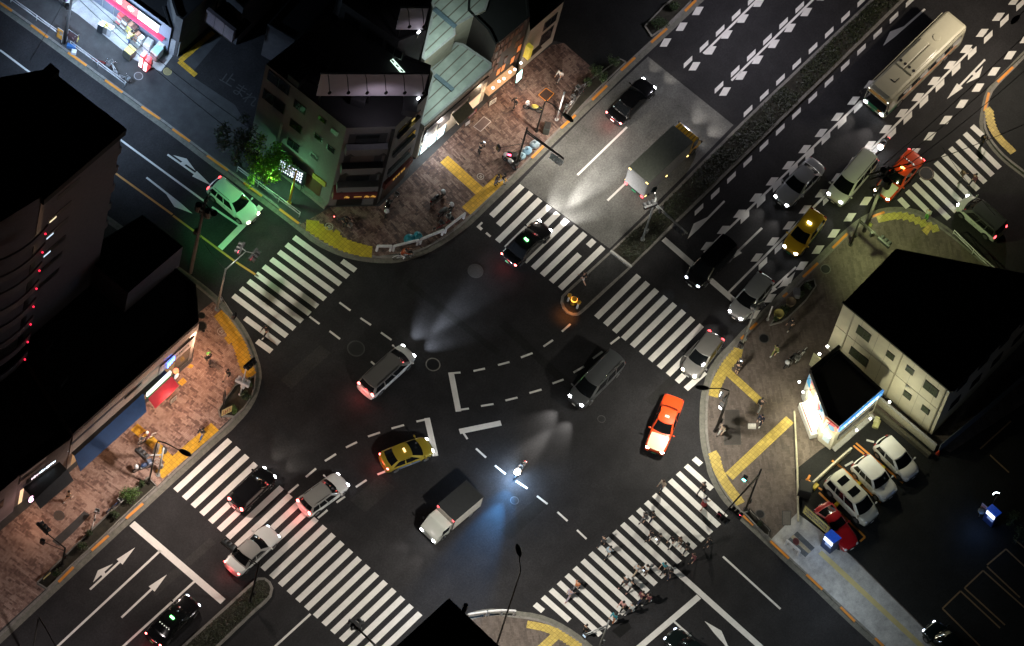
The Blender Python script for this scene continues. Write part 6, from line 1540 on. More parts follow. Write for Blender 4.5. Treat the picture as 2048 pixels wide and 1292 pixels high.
def signal_post(label, base, h, arm_z=None, arm_end=None, heads=(), peds=(), z=KH, mat=STEEL, r=.09, extra=None, twin=False, cat='traffic light', name='traffic_light', group='traffic lights around the crossing'):
    p = at(*base, z); root = thing(name, label, cat, p, 0, group)
    m = MB(); m.tube([p, p+Vector((0, 0, h))], [r, r*.75], 12); m.build('pole', mat, root, True, world=True)
    m = MB(); m.cyl(p, r*2.1, .12, 12); m.build('base_plate', mat, root, world=True)
    m = MB(); m.box(p+Vector((r+.08, 0, 1.3)), (.2, .3, .5)); m.build('control_box', mat, root, world=True, bevel=.02)
    if arm_end:
        e = at(*arm_end, arm_z); s = Vector((p.x, p.y, arm_z))
        for k in ((0, .28) if twin else (0,)):
            m = MB(); m.tube([s-Vector((0, 0, k)), e-Vector((0, 0, k*.4))], [.06, .045], 8); m.build('arm', mat, root, True, world=True)
    for (a, b, hz, face, lit, body, col) in heads:
        A, B = at(*a, hz), at(*b, hz); head_parts(root, A, B, hz-.0, face, lit, body, col)
        c = (A+B)/2; s = Vector((p.x, p.y, hz+.2)) if not arm_end else None
        m = MB(); q = Vector((c.x, c.y, hz+.1))
        if arm_end: 
            e = at(*arm_end, arm_z); s0 = Vector((p.x, p.y, arm_z)); t = max(0, min(1, (q-s0).dot(e-s0)/(e-s0).length_squared)); s = s0.lerp(e, t)
        m.tube([s, q+Vector((0, 0, .08))], .03, 6); m.build('bracket', mat, root, world=True)
    for (u, v, pz, dpx, lit, col) in peds:
        q = at(u, v, pz); g = at(u+dpx[0], v+dpx[1], pz)-q
        ped_head(root, q, g, lit, col); m = MB(); m.tube([Vector((p.x, p.y, pz)), q], .03, 6); m.build('bracket', mat, root, world=True)
    if extra: extra(root, p)
    return root
def lamp_post(label, base, h, tip, tipz, bend=None, mat=STEEL_DK, r=.08, z=KH, power=1500, col=(1, .93, .82), lit=True, aimdown=True, name='street_lamp'):
    p = at(*base, z); root = thing(name, label, 'street lamp', p, 0, 'street lamps'); e = at(*tip, tipz); top = p+Vector((0, 0, h))
    d = Vector((e.x-p.x, e.y-p.y, 0)); L = d.length; d = d/L if L > .01 else Vector((1, 0, 0))
    c1 = top+Vector((0, 0, .25))+d*.25
    pts = [p, p+Vector((0, 0, h*.5)), top-Vector((0, 0, .3)), top+d*.08, c1+d*(L*.2), c1.lerp(e, .6), e-d*.5]
    m = MB(); m.tube(pts, [r, r*.85, r*.7, r*.65, r*.55, r*.5, r*.5], 10); m.build('pole', mat, root, True, world=True)
    m = MB(); m.cyl(p, r*2, .4, 12, r*1.3); m.build('base', mat, root, world=True)
    a = math.atan2(d.y, d.x); Mx = Matrix.Rotation(a, 3, 'Z')
    m = MB(); m.ball((0, 0, 0), 1, 14, 8, (.55, .22, .13)); m.v = [Mx @ v+e+Vector((0, 0, .06)) for v in m.v]; m.build('lamp_housing', mat, root, True, world=True)
    m = MB(); m.ball((0, 0, 0), 1, 12, 6, (.38, .16, .06)); m.v = [Mx @ v+e-Vector((0, 0, .04)) for v in m.v]; m.build('lamp_lens', M('lamp_lens', (.8, .8, .7), .3, emit=(1, .92, .8), power=6), root, True, world=True)
    if lit: light('SPOT', 'street_lamp_light', e-Vector((0, 0, .22)), col, power, .22, (e.x, e.y, 0), R(165), .75)
    return root
# lamp posts
LP = [
 lamp_post('dark curved street lamp at the end of the left zebra crossing', (297, 968), 7.4, (370, 906), 7.7, power=4000, col=(1, .83, .72)),
 lamp_post('dark curved street lamp on the upper brick pavement', (1073, 262), 4.9, (1136, 236), 5.1, power=2000, col=(1, .9, .78)),
 lamp_post('dark curved street lamp at the right corner over the rounded kerb', (1430, 862), 6.9, (1404, 776), 7.1, power=4000, col=(1, .95, .82)),
 lamp_post('tall straight street lamp at the lower corner behind the white railing', (990, 1300), 14, (1037, 1101), 15, power=12500, col=(1, .94, .84)),
]
# traffic lights
signal_post('traffic light post with an armed signal coloured as lit white beside the upper zebra crossing', (1031, 337), 6.6, 6.3, (1128, 317), [((1104, 310), (1124, 325), 5.9, -1, 0, WHITEM, L_OFF)], [(997, 296, 4.2, (-20, 10), 0, L_OFF), (1019, 309, 3.2, (-6, 20), 0, L_RED)], mat=STEEL_DK, twin=True)  # white housing stands in for lamp light on the visors
signal_post('traffic light post on the grassy median with signals over both carriageways', (1285, 479), 6.9, 6.2, (1375, 466), [((1347, 448), (1372, 466), 5.8, -1, 0, M('mid_grey_housing', (.16, .16, .18), .5), L_OFF), ((1296, 414), (1307, 410), 6.3, 1, 1, SIGBODY, L_OFF)], [(1322, 420, 5.9, (10, 10), 0, L_OFF)], z=.18, mat=STEEL, twin=True)
light('SPOT', 'lamp_and_added_light', at(1308, 380, 9.4), (1, .94, .82), 3000, .25, at(1185, 405, 0), R(95), .9)  # light added to brighten the avenue, the signal post has no lamp
_mp = [o for o in bpy.data.objects if o.name.startswith('traffic_light') and o.parent is None][-1]
m = MB(); m.ball(at(1308, 380, 9.55), 1, 12, 8, (.35, .2, .12)); m.build('lamp_housing', STEEL, _mp, True, world=True)  # housing and arm made up to carry the added light
m = MB(); m.tube([at(1285, 479, .18)+Vector((0, 0, 6.8)), at(1308, 380, 9.55)], .04, 8); m.build('lamp_arm', STEEL, _mp, True, world=True)
signal_post('slim traffic light post at the left kerb with paired red signals over the road', (434, 619), 6.7, 6.7, (492, 503), [((476, 512), (490, 484), 6.3, 1, 0, SIGBODY, L_RED), ((500, 518), (513, 500), 6.3, -1, 0, SIGBODY, L_RED)], [(468, 632, 2.6, (10, 8), 0, L_OFF)], mat=STEEL)
signal_post('white double armed signal post on the left rounded corner', (480, 790), 4.2, 4.2, (497, 725), [((468, 758), (501, 774), 2.9, 1, 0, WHITEM, L_OFF), ((487, 736), (510, 716), 4.3, -1, 0, SIGBODY, L_OFF)], mat=WHITEM, r=.06)
signal_post('dark traffic light in the long planter strip on the left', (124, 1130), 3.0, 3.1, (92, 1065), [((76, 1048), (94, 1066), 3.0, 1, 0, SIGBODY, L_OFF)], [(85, 1083, 2.6, (-8, 12), 0, L_OFF)], mat=STEEL_DK)
signal_post('pale signal post standing beside the lamp at the left zebra crossing', (316, 950), 4.6, 3.6, (284, 911), [((275, 903), (288, 915), 3.6, 1, 0, SIGBODY, L_OFF)], [(329, 900, 3.4, (10, -8), 0, L_OFF)], mat=STEEL)
signal_post('traffic light on the lower left median with its arm over the silver white sedan', (500, 1203), 6.9, 6.6, (470, 1100), [((446, 1086), (463, 1099), 6.5, 1, 0, SIGPALE, L_OFF)], [(470, 1104, 6.2, (-10, -10), 0, L_OFF)], z=.18, mat=STEEL_DK)
signal_post('traffic light reaching in over the lower zebra crossing from the bottom edge', (754, 1385), 6.8, 6.6, (706, 1246), [((698, 1241), (722, 1258), 6.4, -1, 0, SIGBODY, L_OFF), ((706, 1256), (724, 1246), 6.3, 1, 0, SIGBODY, L_OFF)], mat=STEEL_DK, twin=True)
signal_post('pale traffic light pole beside the lower end of the people filled crossing', (1197, 1300), 5.3, 4.6, (1172, 1268), [], [(1170, 1272, 4.2, (-12, 10), 0, M('blue_lit_box', (.3, .4, .5), emit=(.6, .8, 1), power=.7))], mat=STEEL)
signal_post('dark traffic light at the right kerb with two red lamps over the zebra crossing', (1491, 1019), 7.0, 6.2, (1452, 1022), [((1438, 1027), (1456, 1042), 5.9, -1, 0, SIGBODY, L_RED), ((1460, 1020), (1480, 1036), 5.8, 1, 2, SIGBODY, L_RED)], [(1490, 956, 3.6, (-10, 16), 1, L_CYAN)], mat=STEEL_DK, twin=True)
signal_post('pale traffic light pole between the hatchbacks on the right kerb', (1482, 695), 6.7, None, None, [((1508, 612), (1520, 605), 6.5, -1, 1, WHITEM, L_OFF)], [(1481, 690, 3.0, (-12, 12), 0, L_OFF)], mat=STEEL)
signal_post('dark traffic light with a drooping back turned signal over the right pavement', (1701, 489), 4.3, 4.2, (1768, 482), [((1757, 476), (1778, 494), 4.1, 1, 0, SIGBODY, L_OFF)], [(1745, 468, 3.9, (6, 14), 0, L_OFF)], mat=STEEL_DK, twin=True)
signal_post('short crossing signal with two white lit boxes beside the right street lamp', (1434, 858), 5.0, None, None, [], [(1443, 791, 4.6, (-14, -6), 0, L_WHITE), (1451, 797, 4.2, (10, 8), 0, L_OFF), (1443, 812, 3.4, (-12, 10), 1, L_WHITE)], mat=STEEL_DK, r=.06)
# utility poles and wires
CONC = M('pole_concrete', (.11, .10, .095), .85); WIRE = M('cable_black', (.008, .008, .008), .6)
def utility_pole(label, base, h, z=KH, arms=((.0, .9),), tr=2, rz=.7, rad=.16):
    p = at(*base, z); root = thing('utility_pole', label, 'utility pole', p, 0, 'utility poles')
    m = MB(); m.tube([p, p+Vector((0, 0, h))], [rad, rad*.68], 14); m.build('pole', CONC, root, True, world=True)
    c, s = math.cos(rz), math.sin(rz); dx = Vector((c, s, 0)); dy = Vector((-s, c, 0))
    for k, L in arms:
        m = MB(); m.bar(p+Vector((0, 0, h-.3-k))-dx*L, p+Vector((0, 0, h-.3-k))+dx*L, .09); m.build('cross_arm', STEEL_DK, root, world=True)
        for q in (-.9, -.5, .5, .9):
            m = MB(); m.lathe(p+dx*L*q+Vector((0, 0, h-.25-k)), [(.05, 0), (.07, .06), (.04, .1), (.06, .16), (.03, .2)], 8); m.build('insulator', M('grey_porcelain', (.2, .2, .2), .3), root, True, world=True)
    for k in range(tr):
        q = p+dy*(.42 if k % 2 else -.42)+dx*.15*(k-1)+Vector((0, 0, h-2.0-.5*(k//2)))
        m = MB(); m.cyl(q, .28, .85, 14); m.build('transformer', M('transformer_grey', (.025, .025, .027), .5), root, world=True, bevel=.03)
    for k in range(10):
        m = MB(); m.bar(p+Vector((0, 0, 1.8+.45*k))+dy*(.1 if k % 2 else -.1), p+Vector((0, 0, 1.8+.45*k))+dy*(.3 if k % 2 else -.3), .025); m.build('step_bolt', STEEL_DK, root, world=True)
    m = MB(); m.box(p+dy*.25+Vector((0, 0, h*.55)), (.35, .25, .5), rz); m.build('junction_box', STEEL_DK, root, world=True, bevel=.02)
    return p+Vector((0, 0, h-.25))
U1 = utility_pole('tall utility pole with transformers and cross arms above the orange taxi', (1728, 462), 10.4, arms=((0, 1.9), (.9, 1.4), (2.6, 1.0)), tr=4, rz=-.5)
U2 = utility_pole('dark utility pole standing behind the green lit stop line', (381, 545), 11.8, arms=((0, 1.0), (1.0, .7)), tr=3, rz=.3)
light('SPOT', 'lamp_and_added_light', at(424, 420, 11.8), (1, .95, .80), 3800, .25, at(634, 585, 0), R(72), .8)  # light added to whiten the zebra crossing, the pole has no lamp
U3 = utility_pole('utility pole beside the banners in front of the convenience store', (129, 86), 10.5, arms=((0, .9),), tr=0, rz=.9, rad=.13)
_r = [o for o in bpy.data.objects if o.name.startswith('utility_pole')][1]
m = MB(); m.tube([U2-Vector((0, 0, .4)), at(415, 412, 12.1), at(425, 424, 12.0)], .04, 8); m.build('lamp_arm', STEEL_DK, _r, True, world=True)  # made-up arm and housing for that added light
m = MB(); m.ball(at(428, 426, 11.95), 1, 12, 8, (.3, .3, .12)); m.build('lamp_housing', STEEL_DK, _r, True, world=True)
def cable(label, a, b, sag=.8, r=.025, n=14):
    pts = [a.lerp(b, i/n)-Vector((0, 0, sag*4*(i/n)*(1-i/n))) for i in range(n+1)]
    m = MB(); m.tube(pts, r, 5); o = m.build('overhead_cable', WIRE, smooth=True); return tag(o, label, 'cable', 'overhead cables')
for k, (e, z, l) in enumerate((((2100, 20), 9.5, 'upper overhead cable running from the right utility pole to the top right corner'), ((2100, 60), 9.0, 'middle overhead cable running from the right utility pole to the right edge'), ((2090, 105), 8.4, 'lower overhead cable running from the right utility pole to the right edge'))):
    cable(l, U1+Vector((0, .5-.5*k, -.3*k)), at(*e, z), .9, .03)
cable('overhead cable crossing the far right zebra crossing towards the right edge', U1-Vector((0, 0, .9)), at(2120, 215, 8), .9, .03)
cable('overhead cable dropping from the right utility pole across the far right zebra stripes', at(1885, 295, 7.5), at(1990, 430, 5), .3, .022)
cable('long overhead cable along the pavement below the convenience store', U3-Vector((0, 0, 2.5)), at(500, 290, 6.5), .7, .028)
cable('second overhead cable along the pavement from the store pole to the dim tree', U3-Vector((0, 0, 1.2)), at(520, 270, 8), .9, .022)
cable('overhead cable from the store utility pole towards the left tower', U3-Vector((0, 0, 1.0)), at(60, 120, 10), .3, .02)
cable('overhead cable between the left utility pole and the slim signal post', U2-Vector((0, 0, 5)), at(450, 538, 6.6), .4, .022)
# plain posts
def post(label, base, top, mat, r=.05, z=KH, name='post', capm=None, cat='post', group=None):
    p = at(*base, z); h = zpx(base, top); root = thing(name, label, cat, p, 0, group)
    m = MB(); m.tube([p, p+Vector((0, 0, h))], r, 10); m.build('pole', mat, root, True, world=True)
    m = MB(); m.ball(p+Vector((0, 0, h)), r*1.25, 8, 6); m.build('cap', capm or mat, root, True, world=True)
    m = MB(); m.cyl(p, r*2.2, .05, 12); m.build('foot', mat, root, world=True); return root
post('yellow post in front of the glowing letter board on the left', (578, 406), (589, 343), M('yellow_pole', (.6, .42, .03), .5), .09)
post('tall white post on the upper brick pavement beside the parked bicycles', (1113, 239), (1128, 187), WHITEM, .07)
post('short white post at the end of the right hand planter', (1535, 639), (1545, 614), WHITEM, .06)
post('dark post near the orange lit traffic island bollards', (1176, 560), (1180, 546), STEEL_DK, .04, z=.1)
for k, (u, v) in enumerate(((1452, 1000), (1425, 925), (1466, 969))):
    pass
# guard rails
def rail(label, pts, kind='pipe', h=.8, mat=WHITEM, z=KH, name='guard_rail', posts=None):
    P0 = [at(u, v, z) for u, v in pts]; root = thing(name, label, 'guard rail', P0[0], 0, 'pavement guard rails'); Z = Vector((0, 0, 1))
    if kind == 'pipe':
        for hz in (h, h*.55): 
            m = MB(); m.tube([p+Z*hz for p in P0], .032, 6); m.build('rail', mat, root, True, world=True)
        L = sum((b-a).length for a, b in zip(P0, P0[1:])); n = max(2, int(L/2.0)); 
        for i in range(n+1):
            t = L*i/n; k = 0
            while k < len(P0)-2 and t > (P0[k+1]-P0[k]).length: t -= (P0[k+1]-P0[k]).length; k += 1
            p = P0[k].lerp(P0[k+1], min(1, t/(P0[k+1]-P0[k]).length)); m = MB(); m.tube([p, p+Z*h], .036, 8); m.build('rail_post', mat, root, True, world=True)
            if i < n:
                q = p+(P0[min(k+1, len(P0)-1)]-P0[k]).normalized()*(L/n)
                m = MB(); m.tube([p+Z*h, q+Z*h*.55], .02, 5); m.build('brace', mat, root, True, world=True)
    else:
        for a, b in zip(P0, P0[1:]):
            m = MB(); m.bar(a+Z*h, b+Z*h, .16, .22); m.build('beam', mat, root, world=True, bevel=.03)
        for p in P0:
            m = MB(); m.box(p+Z*h*.55, (.16, .16, h*1.1)); m.build('rail_post', mat, root, world=True, bevel=.03)
    return root
rail('white pipe guard rail along the store kerb, left of the banners', [(-30, -32), (124, 78)], z=KH)
rail('white pipe guard rail along the store kerb with bicycles against it', [(140, 92), (249, 173)])
rail('green lit white pipe guard rail below the dim tree', [(474, 343), (598, 434)])
rail('short white beam railing at the left end of the corner curve', [(753, 502), (780, 502)], 'beam')
rail('white beam railing at the bottom of the corner curve', [(786, 502), (834, 490)], 'beam')
rail('white beam railing behind the red bicycle on the corner curve', [(840, 488), (884, 470)], 'beam')
rail('white beam railing at the right end of the corner curve', [(890, 466), (927, 437)], 'beam')
rail('white beam railing at the bottom corner, half hidden by the black tower', [(935, 1238), (969, 1233)], 'beam')
rail('white beam railing at the bottom corner under the tall lamp', [(975, 1232), (1002, 1230), (1027, 1231)], 'beam')
rail('small white pipe barrier beside the striped yard entrance', [(1571, 1089), (1596, 1110)], 'beam', .7)
rail('pale pipe guard rail along the upper right side street', [(1905, 470), (1960, 524), (2010, 566), (2070, 618)])
rail('black pipe guard rail along the right kerb below the red signals', [(1496, 1026), (1538, 1069)], mat=STEEL_DK)
# round sign at the yard entrance
def disc_sign(label, base, h, face, back, rim, z=KH, rr=.3, facepx=(-20, 12)):
    p = at(*base, z); root = thing('round_sign', label, 'road sign', p); d = at(base[0]+facepx[0], base[1]+facepx[1], z)-p; d.normalize()
    m = MB(); m.tube([p, p+Vector((0, 0, h))], .04, 8); m.build('pole', STEEL, root, True, world=True)
    c = p+Vector((0, 0, h-rr*.2)); dd = (d+Vector((0, 0, .5))).normalized()
    m = MB(); m.tube([c+dd*.04, c+dd*.065], rr, 20); m.build('sign_disc', rim, root, world=True)
    m = MB(); m.tube([c+dd*.066, c+dd*.075], rr*.8, 20); m.build('sign_face', face, root, world=True)
disc_sign('round maroon road sign beside the striped yard entrance', (1586, 1100), 1.6, M('sign_maroon', (.10, .025, .03), .4), None, M('sign_maroon_rim', (.16, .05, .05), .4))
# traffic island bollards
YB = M('island_yellow', (.65, .35, .03), .4); 
for k, (b, t, l) in enumerate((((1136, 602), (1139, 590), 'left white bollard with a yellow cap on the orange lit island tip'), ((1154, 616), (1157, 603), 'right white bollard with a yellow cap on the orange lit island tip'))):
    p = at(*b, .1); root = thing('island_bollard', l, 'bollard', p, 0, 'bollards on the traffic island tip')
    m = MB(); m.cyl(p, .09, .85, 14, .075); m.build('bollard_body', WHITEM, root, True, world=True)
    m = MB(); m.lathe(p+Vector((0, 0, .85)), [(.10, 0), (.17, .05), (.17, .16), (.08, .2)], 14); m.build('bollard_cap', YB, root, True, world=True)
p = at(1146, 607, .1); root = thing('island_beacon', 'stubby yellow warning beacon between the two island bollards', 'beacon', p)
m = MB(); m.lathe(p, [(.2, 0), (.16, .6), (.24, .62), (.22, .8), (.1, .95)], 14); m.build('beacon_body', YB, root, True, world=True)
m = MB(); m.lathe(p+Vector((0, 0, .62)), [(.25, 0), (.25, .12)], 14); m.build('beacon_lens', glow('amber_beacon', (1, .36, .04), 4), root, world=True)
light('SPOT', 'beacon_light', at(1144, 618, 1.3), (1, .30, .05), 130, .1, at(1133, 632, 0), R(95), 1)
# banners by the store
def banner(label, base, h, w, mat, dirpx=(20, 14), z=KH, name='banner_flag', mat2=None):
    p = at(*base, z); d = at(base[0]+dirpx[0], base[1]+dirpx[1], z)-p; d.normalize(); root = thing(name, label, 'banner', p, 0, 'upright banners'); Z = Vector((0, 0, 1)); n = Vector((-d.y, d.x, 0))
    m = MB(); m.tube([p, p+Z*h], .018, 6); m.tube([p+Z*h, p+Z*h+d*w], .014, 6); m.build('pole', WHITEM, root, world=True)
    m = MB(); m.cyl(p, .16, .1, 12); m.build('weight', STEEL_DK, root, world=True)
    m = MB(); A = [p+Z*(h-.03-(h*.72)*k/6)+n*.05*math.sin(k*1.3) for k in range(7)]; B = [q+d*w+n*.04*math.sin(k*1.7) for k, q in enumerate(A)]; ribbon(m, A, B); m.build('cloth', mat, root, True, world=True)
    m = MB(); A2 = [q+n*.004+d*w*.2 for q in A[1:5]]; B2 = [q+n*.004-d*w*.3 for q in B[1:5]]; m.v = []; ribbon(m, A2, B2); m.build('print', mat2 or PALE, root, True, world=True)
banner('orange and white banner left of the store utility pole', (123, 86), 1.9, .5, M('banner_orange', (.7, .3, .04), .7), (-14, -9), mat2=PALE)
banner('dark brown banner right of the store utility pole', (133, 84), 2.0, .9, M('banner_brown', (.10, .05, .05), .7), (20, 14), mat2=M('banner_print', (.3, .2, .2)))
banner('yellow banner at the end of the dark brown one', (147, 93), 1.6, .35, M('banner_yellow', (.6, .5, .15), .7), (10, -4))
p = at(142, 95, KH); root = thing('banner_stand', 'blue and white banner base beside the guard rail end', 'stand', p)
m = MB(); m.box(p+Vector((0, 0, .2)), (.7, .3, .4), R(-60)); m.build('base', M('base_blue', (.03, .15, .4), .5), root, world=True, bevel=.04)
m = MB(); m.box(p+Vector((-.25, -.5, .22)), (.4, .35, .4), R(-60)); m.build('white_block', WHITEM, root, world=True, bevel=.04)
# goods in front of the store
def crate_rack(label, a, b, depth, h, cols, seed, tiers=3, name='display_rack'):
    A, B = at(*a, KH+.01), at(*b, KH+.01); d = (B-A).normalized(); n = Vector((-d.y, d.x, 0)); L = (B-A).length; r = random.Random(seed)
    root = thing(name, label, 'shop rack', (A+B)/2, 0, 'goods racks outside the store'); Mx = Matrix((d, n, Vector((0, 0, 1)))).transposed()
    m = MB(); m.box((A+B)/2+Vector((0, 0, .1)), (L, depth, .2), M3=Mx); m.build('plinth', STEEL, root, world=True)
    for t in range(tiers):
        zc = .3+t*(h-.3)/tiers; off = n*(depth*.28*t/tiers)
        m = MB(); m.box((A+B)/2+off+Vector((0, 0, zc)), (L, depth*.6, .04), M3=Mx); m.build('shelf', STEEL, root, world=True)
        k = max(2, int(L/.42))
        for i in range(k):
            c = A+d*(L*(i+.5)/k)+off+Vector((0, 0, zc+.12)); m = MB(); m.box(c, (L/k*.86, depth*.5, r.uniform(.14, .26)), M3=Mx); m.build('goods', cols[r.randrange(len(cols))], root, world=True, bevel=.015)
GC = [M('goods_%d' % i, c, .5) for i, c in enumerate(((.55, .1, .1), (.6, .55, .5), (.5, .38, .1), (.12, .06, .05), (.65, .65, .62), (.1, .28, .3), (.4, .22, .15), (.25, .1, .3), (.55, .5, .12)))]
crate_rack('magazine rack of dark red rows outside the store', (232, 44), (252, 62), .8, 1.5, [GC[0], GC[3], GC[3], GC[1]], 1, 4)
crate_rack('rack of brown and yellow goods in the middle of the storefront', (253, 62), (268, 76), .8, 1.4, [GC[2], GC[6], GC[8], GC[3]], 2)
crate_rack('rack of fruit coloured goods at the right of the storefront', (267, 80), (282, 94), .8, 1.3, [GC[6], GC[6], GC[7], GC[4]], 3)
crate_rack('white shelf of boxed goods set against the store glass', (236, 28), (260, 46), .6, 1.5, [GC[4], GC[1], GC[4], GC[0]], 4)
crate_rack('teal and white stack of goods below the red canopy', (266, 52), (288, 70), .6, 1.5, [GC[5], GC[4], GC[4], GC[5]], 5)
crate_rack('crowded white rack at the far left of the store forecourt', (126, 10), (150, -10), 1.0, 1.6, [GC[4], GC[0], GC[1], GC[7], GC[4]], 6, 4)
def boxthing(label, base, size, mat, rz, cat, name, z=KH+.01, lid=None, parts=(), group=None, bevel=.03):
    p = at(*base, z); root = thing(name, label, cat, p, 0, group); a = R(rz)
    m = MB(); m.box(p+Vector((0, 0, size[2]/2)), size, a); m.build('box', mat, root, world=True, bevel=bevel)
    if lid:
        m = MB(); m.box(p+Vector((0, 0, size[2]+.02)), (size[0]*.92, size[1]*.92, .04), a); m.build('lid', lid, root, world=True, bevel=.01)
    Rz = Matrix.Rotation(a, 3, 'Z')
    for (nm, off, sz, mt) in parts:
        m = MB(); m.box(p+Rz @ Vector(off), sz, a); m.build(nm, mt, root, world=True, bevel=.008)
    return root
boxthing('black rubbish bin nearest the road at the store forecourt', (202, 61), (.55, .5, 1.1), M('bin_black', (.03, .035, .04), .4), 10, 'bin', 'rubbish_bin', lid=STEEL, group='bins outside the store')
boxthing('yellow topped rubbish bin between the black and the white bins', (210, 63), (.5, .5, 1.0), M('bin_grey', (.2, .2, .2), .4), 10, 'bin', 'rubbish_bin', lid=GC[8], group='bins outside the store')
boxthing('white rubbish bin nearest the magazine rack', (219, 67), (.55, .5, 1.0), WHITEM, 10, 'bin', 'rubbish_bin', lid=PALE, group='bins outside the store')
boxthing('yellow square bin standing alone in front of the storefront', (258, 112), (.75, .75, .95), M('dark_wrap', (.10, .10, .08), .5), 0, 'bin', 'rubbish_bin', lid=M('lid_yellow', (.65, .55, .15), .5))
boxthing('white and red glowing sign pillar, left of the pair at the store corner', (284, 130), (.55, .35, 1.7), M('pillar_red', (.6, .05, .06), .4, emit=(1, .12, .15), power=.8), 5, 'sign', 'sign_pillar', parts=(('light_panel', (-.29, 0, .8), (.03, .28, 1.3), glow('pillar_white', (1, .95, .95), 3.5)),), group='red sign pillars')
boxthing('white and red glowing sign pillar, right of the pair at the store corner', (293, 138), (.55, .35, 1.6), M('pillar_red', (.6, .05, .06), .4, emit=(1, .12, .15), power=.8), 5, 'sign', 'sign_pillar', parts=(('light_panel', (-.29, 0, .75), (.03, .28, 1.2), glow('pillar_white', (1, .95, .95), 3.5)),), group='red sign pillars')
boxthing('pale blue topped freezer box at the store corner', (312, 112), (.9, .7, 1.0), WHITEM, 5, 'freezer', 'freezer_box', lid=M('freezer_lid', (.3, .5, .5), .3))
boxthing('white box stacked beside the fruit rack', (295, 96), (.7, .6, 1.0), WHITEM, 12, 'box', 'white_box', lid=PALE)
boxthing('stack of pale crates under the store corner canopy', (323, 98), (.8, .6, 1.1), M('crate_pale', (.5, .5, .48), .6), 8, 'crate', 'crate_stack', parts=(('crate_rib', (0, 0, .4), (.84, .64, .05), STEEL), ('crate_rib', (0, 0, .75), (.84, .64, .05), STEEL)))
boxthing('thin white ash stand at the store corner', (302, 135), (.14, .14, 1.0), WHITEM, 0, 'stand', 'ash_stand', lid=STEEL_DK)
# boards and signs on the pavements
def board(label, base, w, h, mat, dirpx, z=KH+.01, lean=.1, name='sign_board', letters=None, seed=3, cat='sign', legs=.35, back=STEEL_DK, lamp=None, rows=2, n=6, bz=None, group=None):
    p = at(*base, z); d = at(base[0]+dirpx[0], base[1]+dirpx[1], z)-p; d.normalize(); nrm = Vector((d.y, -d.x, 0)); Z = (Vector((0, 0, 1))-nrm*lean).normalized()
    root = thing(name, label, cat, p, 0, group); nn = d.cross(Z).normalized(); nn = nn if nn.dot(nrm) > 0 else -nn
    Mx = Matrix((d, -nn, Z)).transposed(); c = p+Z*(legs+h/2)
    m = MB(); m.box(c, (w, .06, h), M3=Mx); m.build('frame', back, root, world=True, bevel=.01)
    m = MB(); m.box(c+nn*.035, (w*.94, .02, h*.94), M3=Mx); m.build('panel', mat, root, world=True)
    for s in (-1, 1):
        m = MB(); m.bar(p+d*s*w*.42, c+d*s*w*.42-nn*.03, .05); m.build('leg', back, root, world=True)
    if letters:
        for r in range(rows):
            m = MB()
            for (a, b, q, e) in marks(n, w*.8, h*.7/rows*.7, seed+r):
                cc = c+nn*.052+d*(a+b)/2+Z*((q+e)/2+h*.36*((rows-1)/2-r)*2/max(1, rows)); m.box(cc, (b-a, .012, e-q), M3=Mx)
            m.build('lettering', letters, root, world=True)
    return root
board('white board leaning at the lit front of the chequered building', (984, 211), .75, .6, M('lit_white_board', (.7, .68, .62), .5), (12, -8), letters=M('ink', (.05, .05, .05)), legs=.3)
board('white menu board at the end of the red awning', (346, 806), .7, .6, M('cream_board', (.62, .55, .45), .6), (16, -14), legs=.25, letters=M('ink', (.05, .05, .05)))
board('white upright panel beside the left rounded planter', (446, 806), .5, 1.6, M('pale_panel', (.45, .42, .45), .6), (-2, -18), legs=.2, lean=0)
board('yellow placard with dark letters standing in the rounded planter', (452, 832), .95, .9, M('placard_yellow', (.62, .50, .22), .6), (19, -9), legs=.35, letters=M('placard_red', (.3, .05, .03)), rows=3, n=4)
board('yellow and white banner board with blue letters along the yard edge', (1628, 1052), 2.7, 1.25, M('banner_board_yellow', (.66, .58, .20), .5), (46, 41), legs=.5, letters=M('letter_blue', (.02, .03, .16), .5), rows=2, n=17, lean=.0, z=KH+.02)
board('glowing dark letter board behind the yellow post', (577, 368), 2.6, 2.3, M('led_panel', (.008, .01, .02), .3), (52, 31), legs=.9, lean=0, letters=glow('led_white', (.85, .8, 1), 2.2), rows=4, n=11, seed=12)
board('small white and red tagged board near the dim bicycle shop corner', (934, 252), .5, .5, WHITEM, (14, -10), legs=.2)
board('dark red tilted board under the low shop awning', (944, 234), 1.0, .5, M('board_red', (.25, .03, .03), .5), (18, -16), legs=.3, letters=PALE, rows=1)
board('teal and white glowing sign at the beige building corner', (1036, 166), .7, 1.2, glow('teal_sign', (.55, 1, .92), 7), (10, -10), legs=.4)
board('white plate sign beside the pale bicycle and white post', (1124, 236), .5, .7, M('plate_greenish', (.5, .58, .5), .4), (8, -16), legs=1.0, lean=0)
board('yellow box sign beside the planter strip traffic light', (93, 1158), .8, .25, M('box_yellow', (.5, .42, .18), .5), (16, -14), legs=.4)
board('small yellow plate at the foot of the right utility pole', (1737, 452), .5, .5, M('plate_lime', (.5, .5, .15), .5), (10, 8), legs=.1)
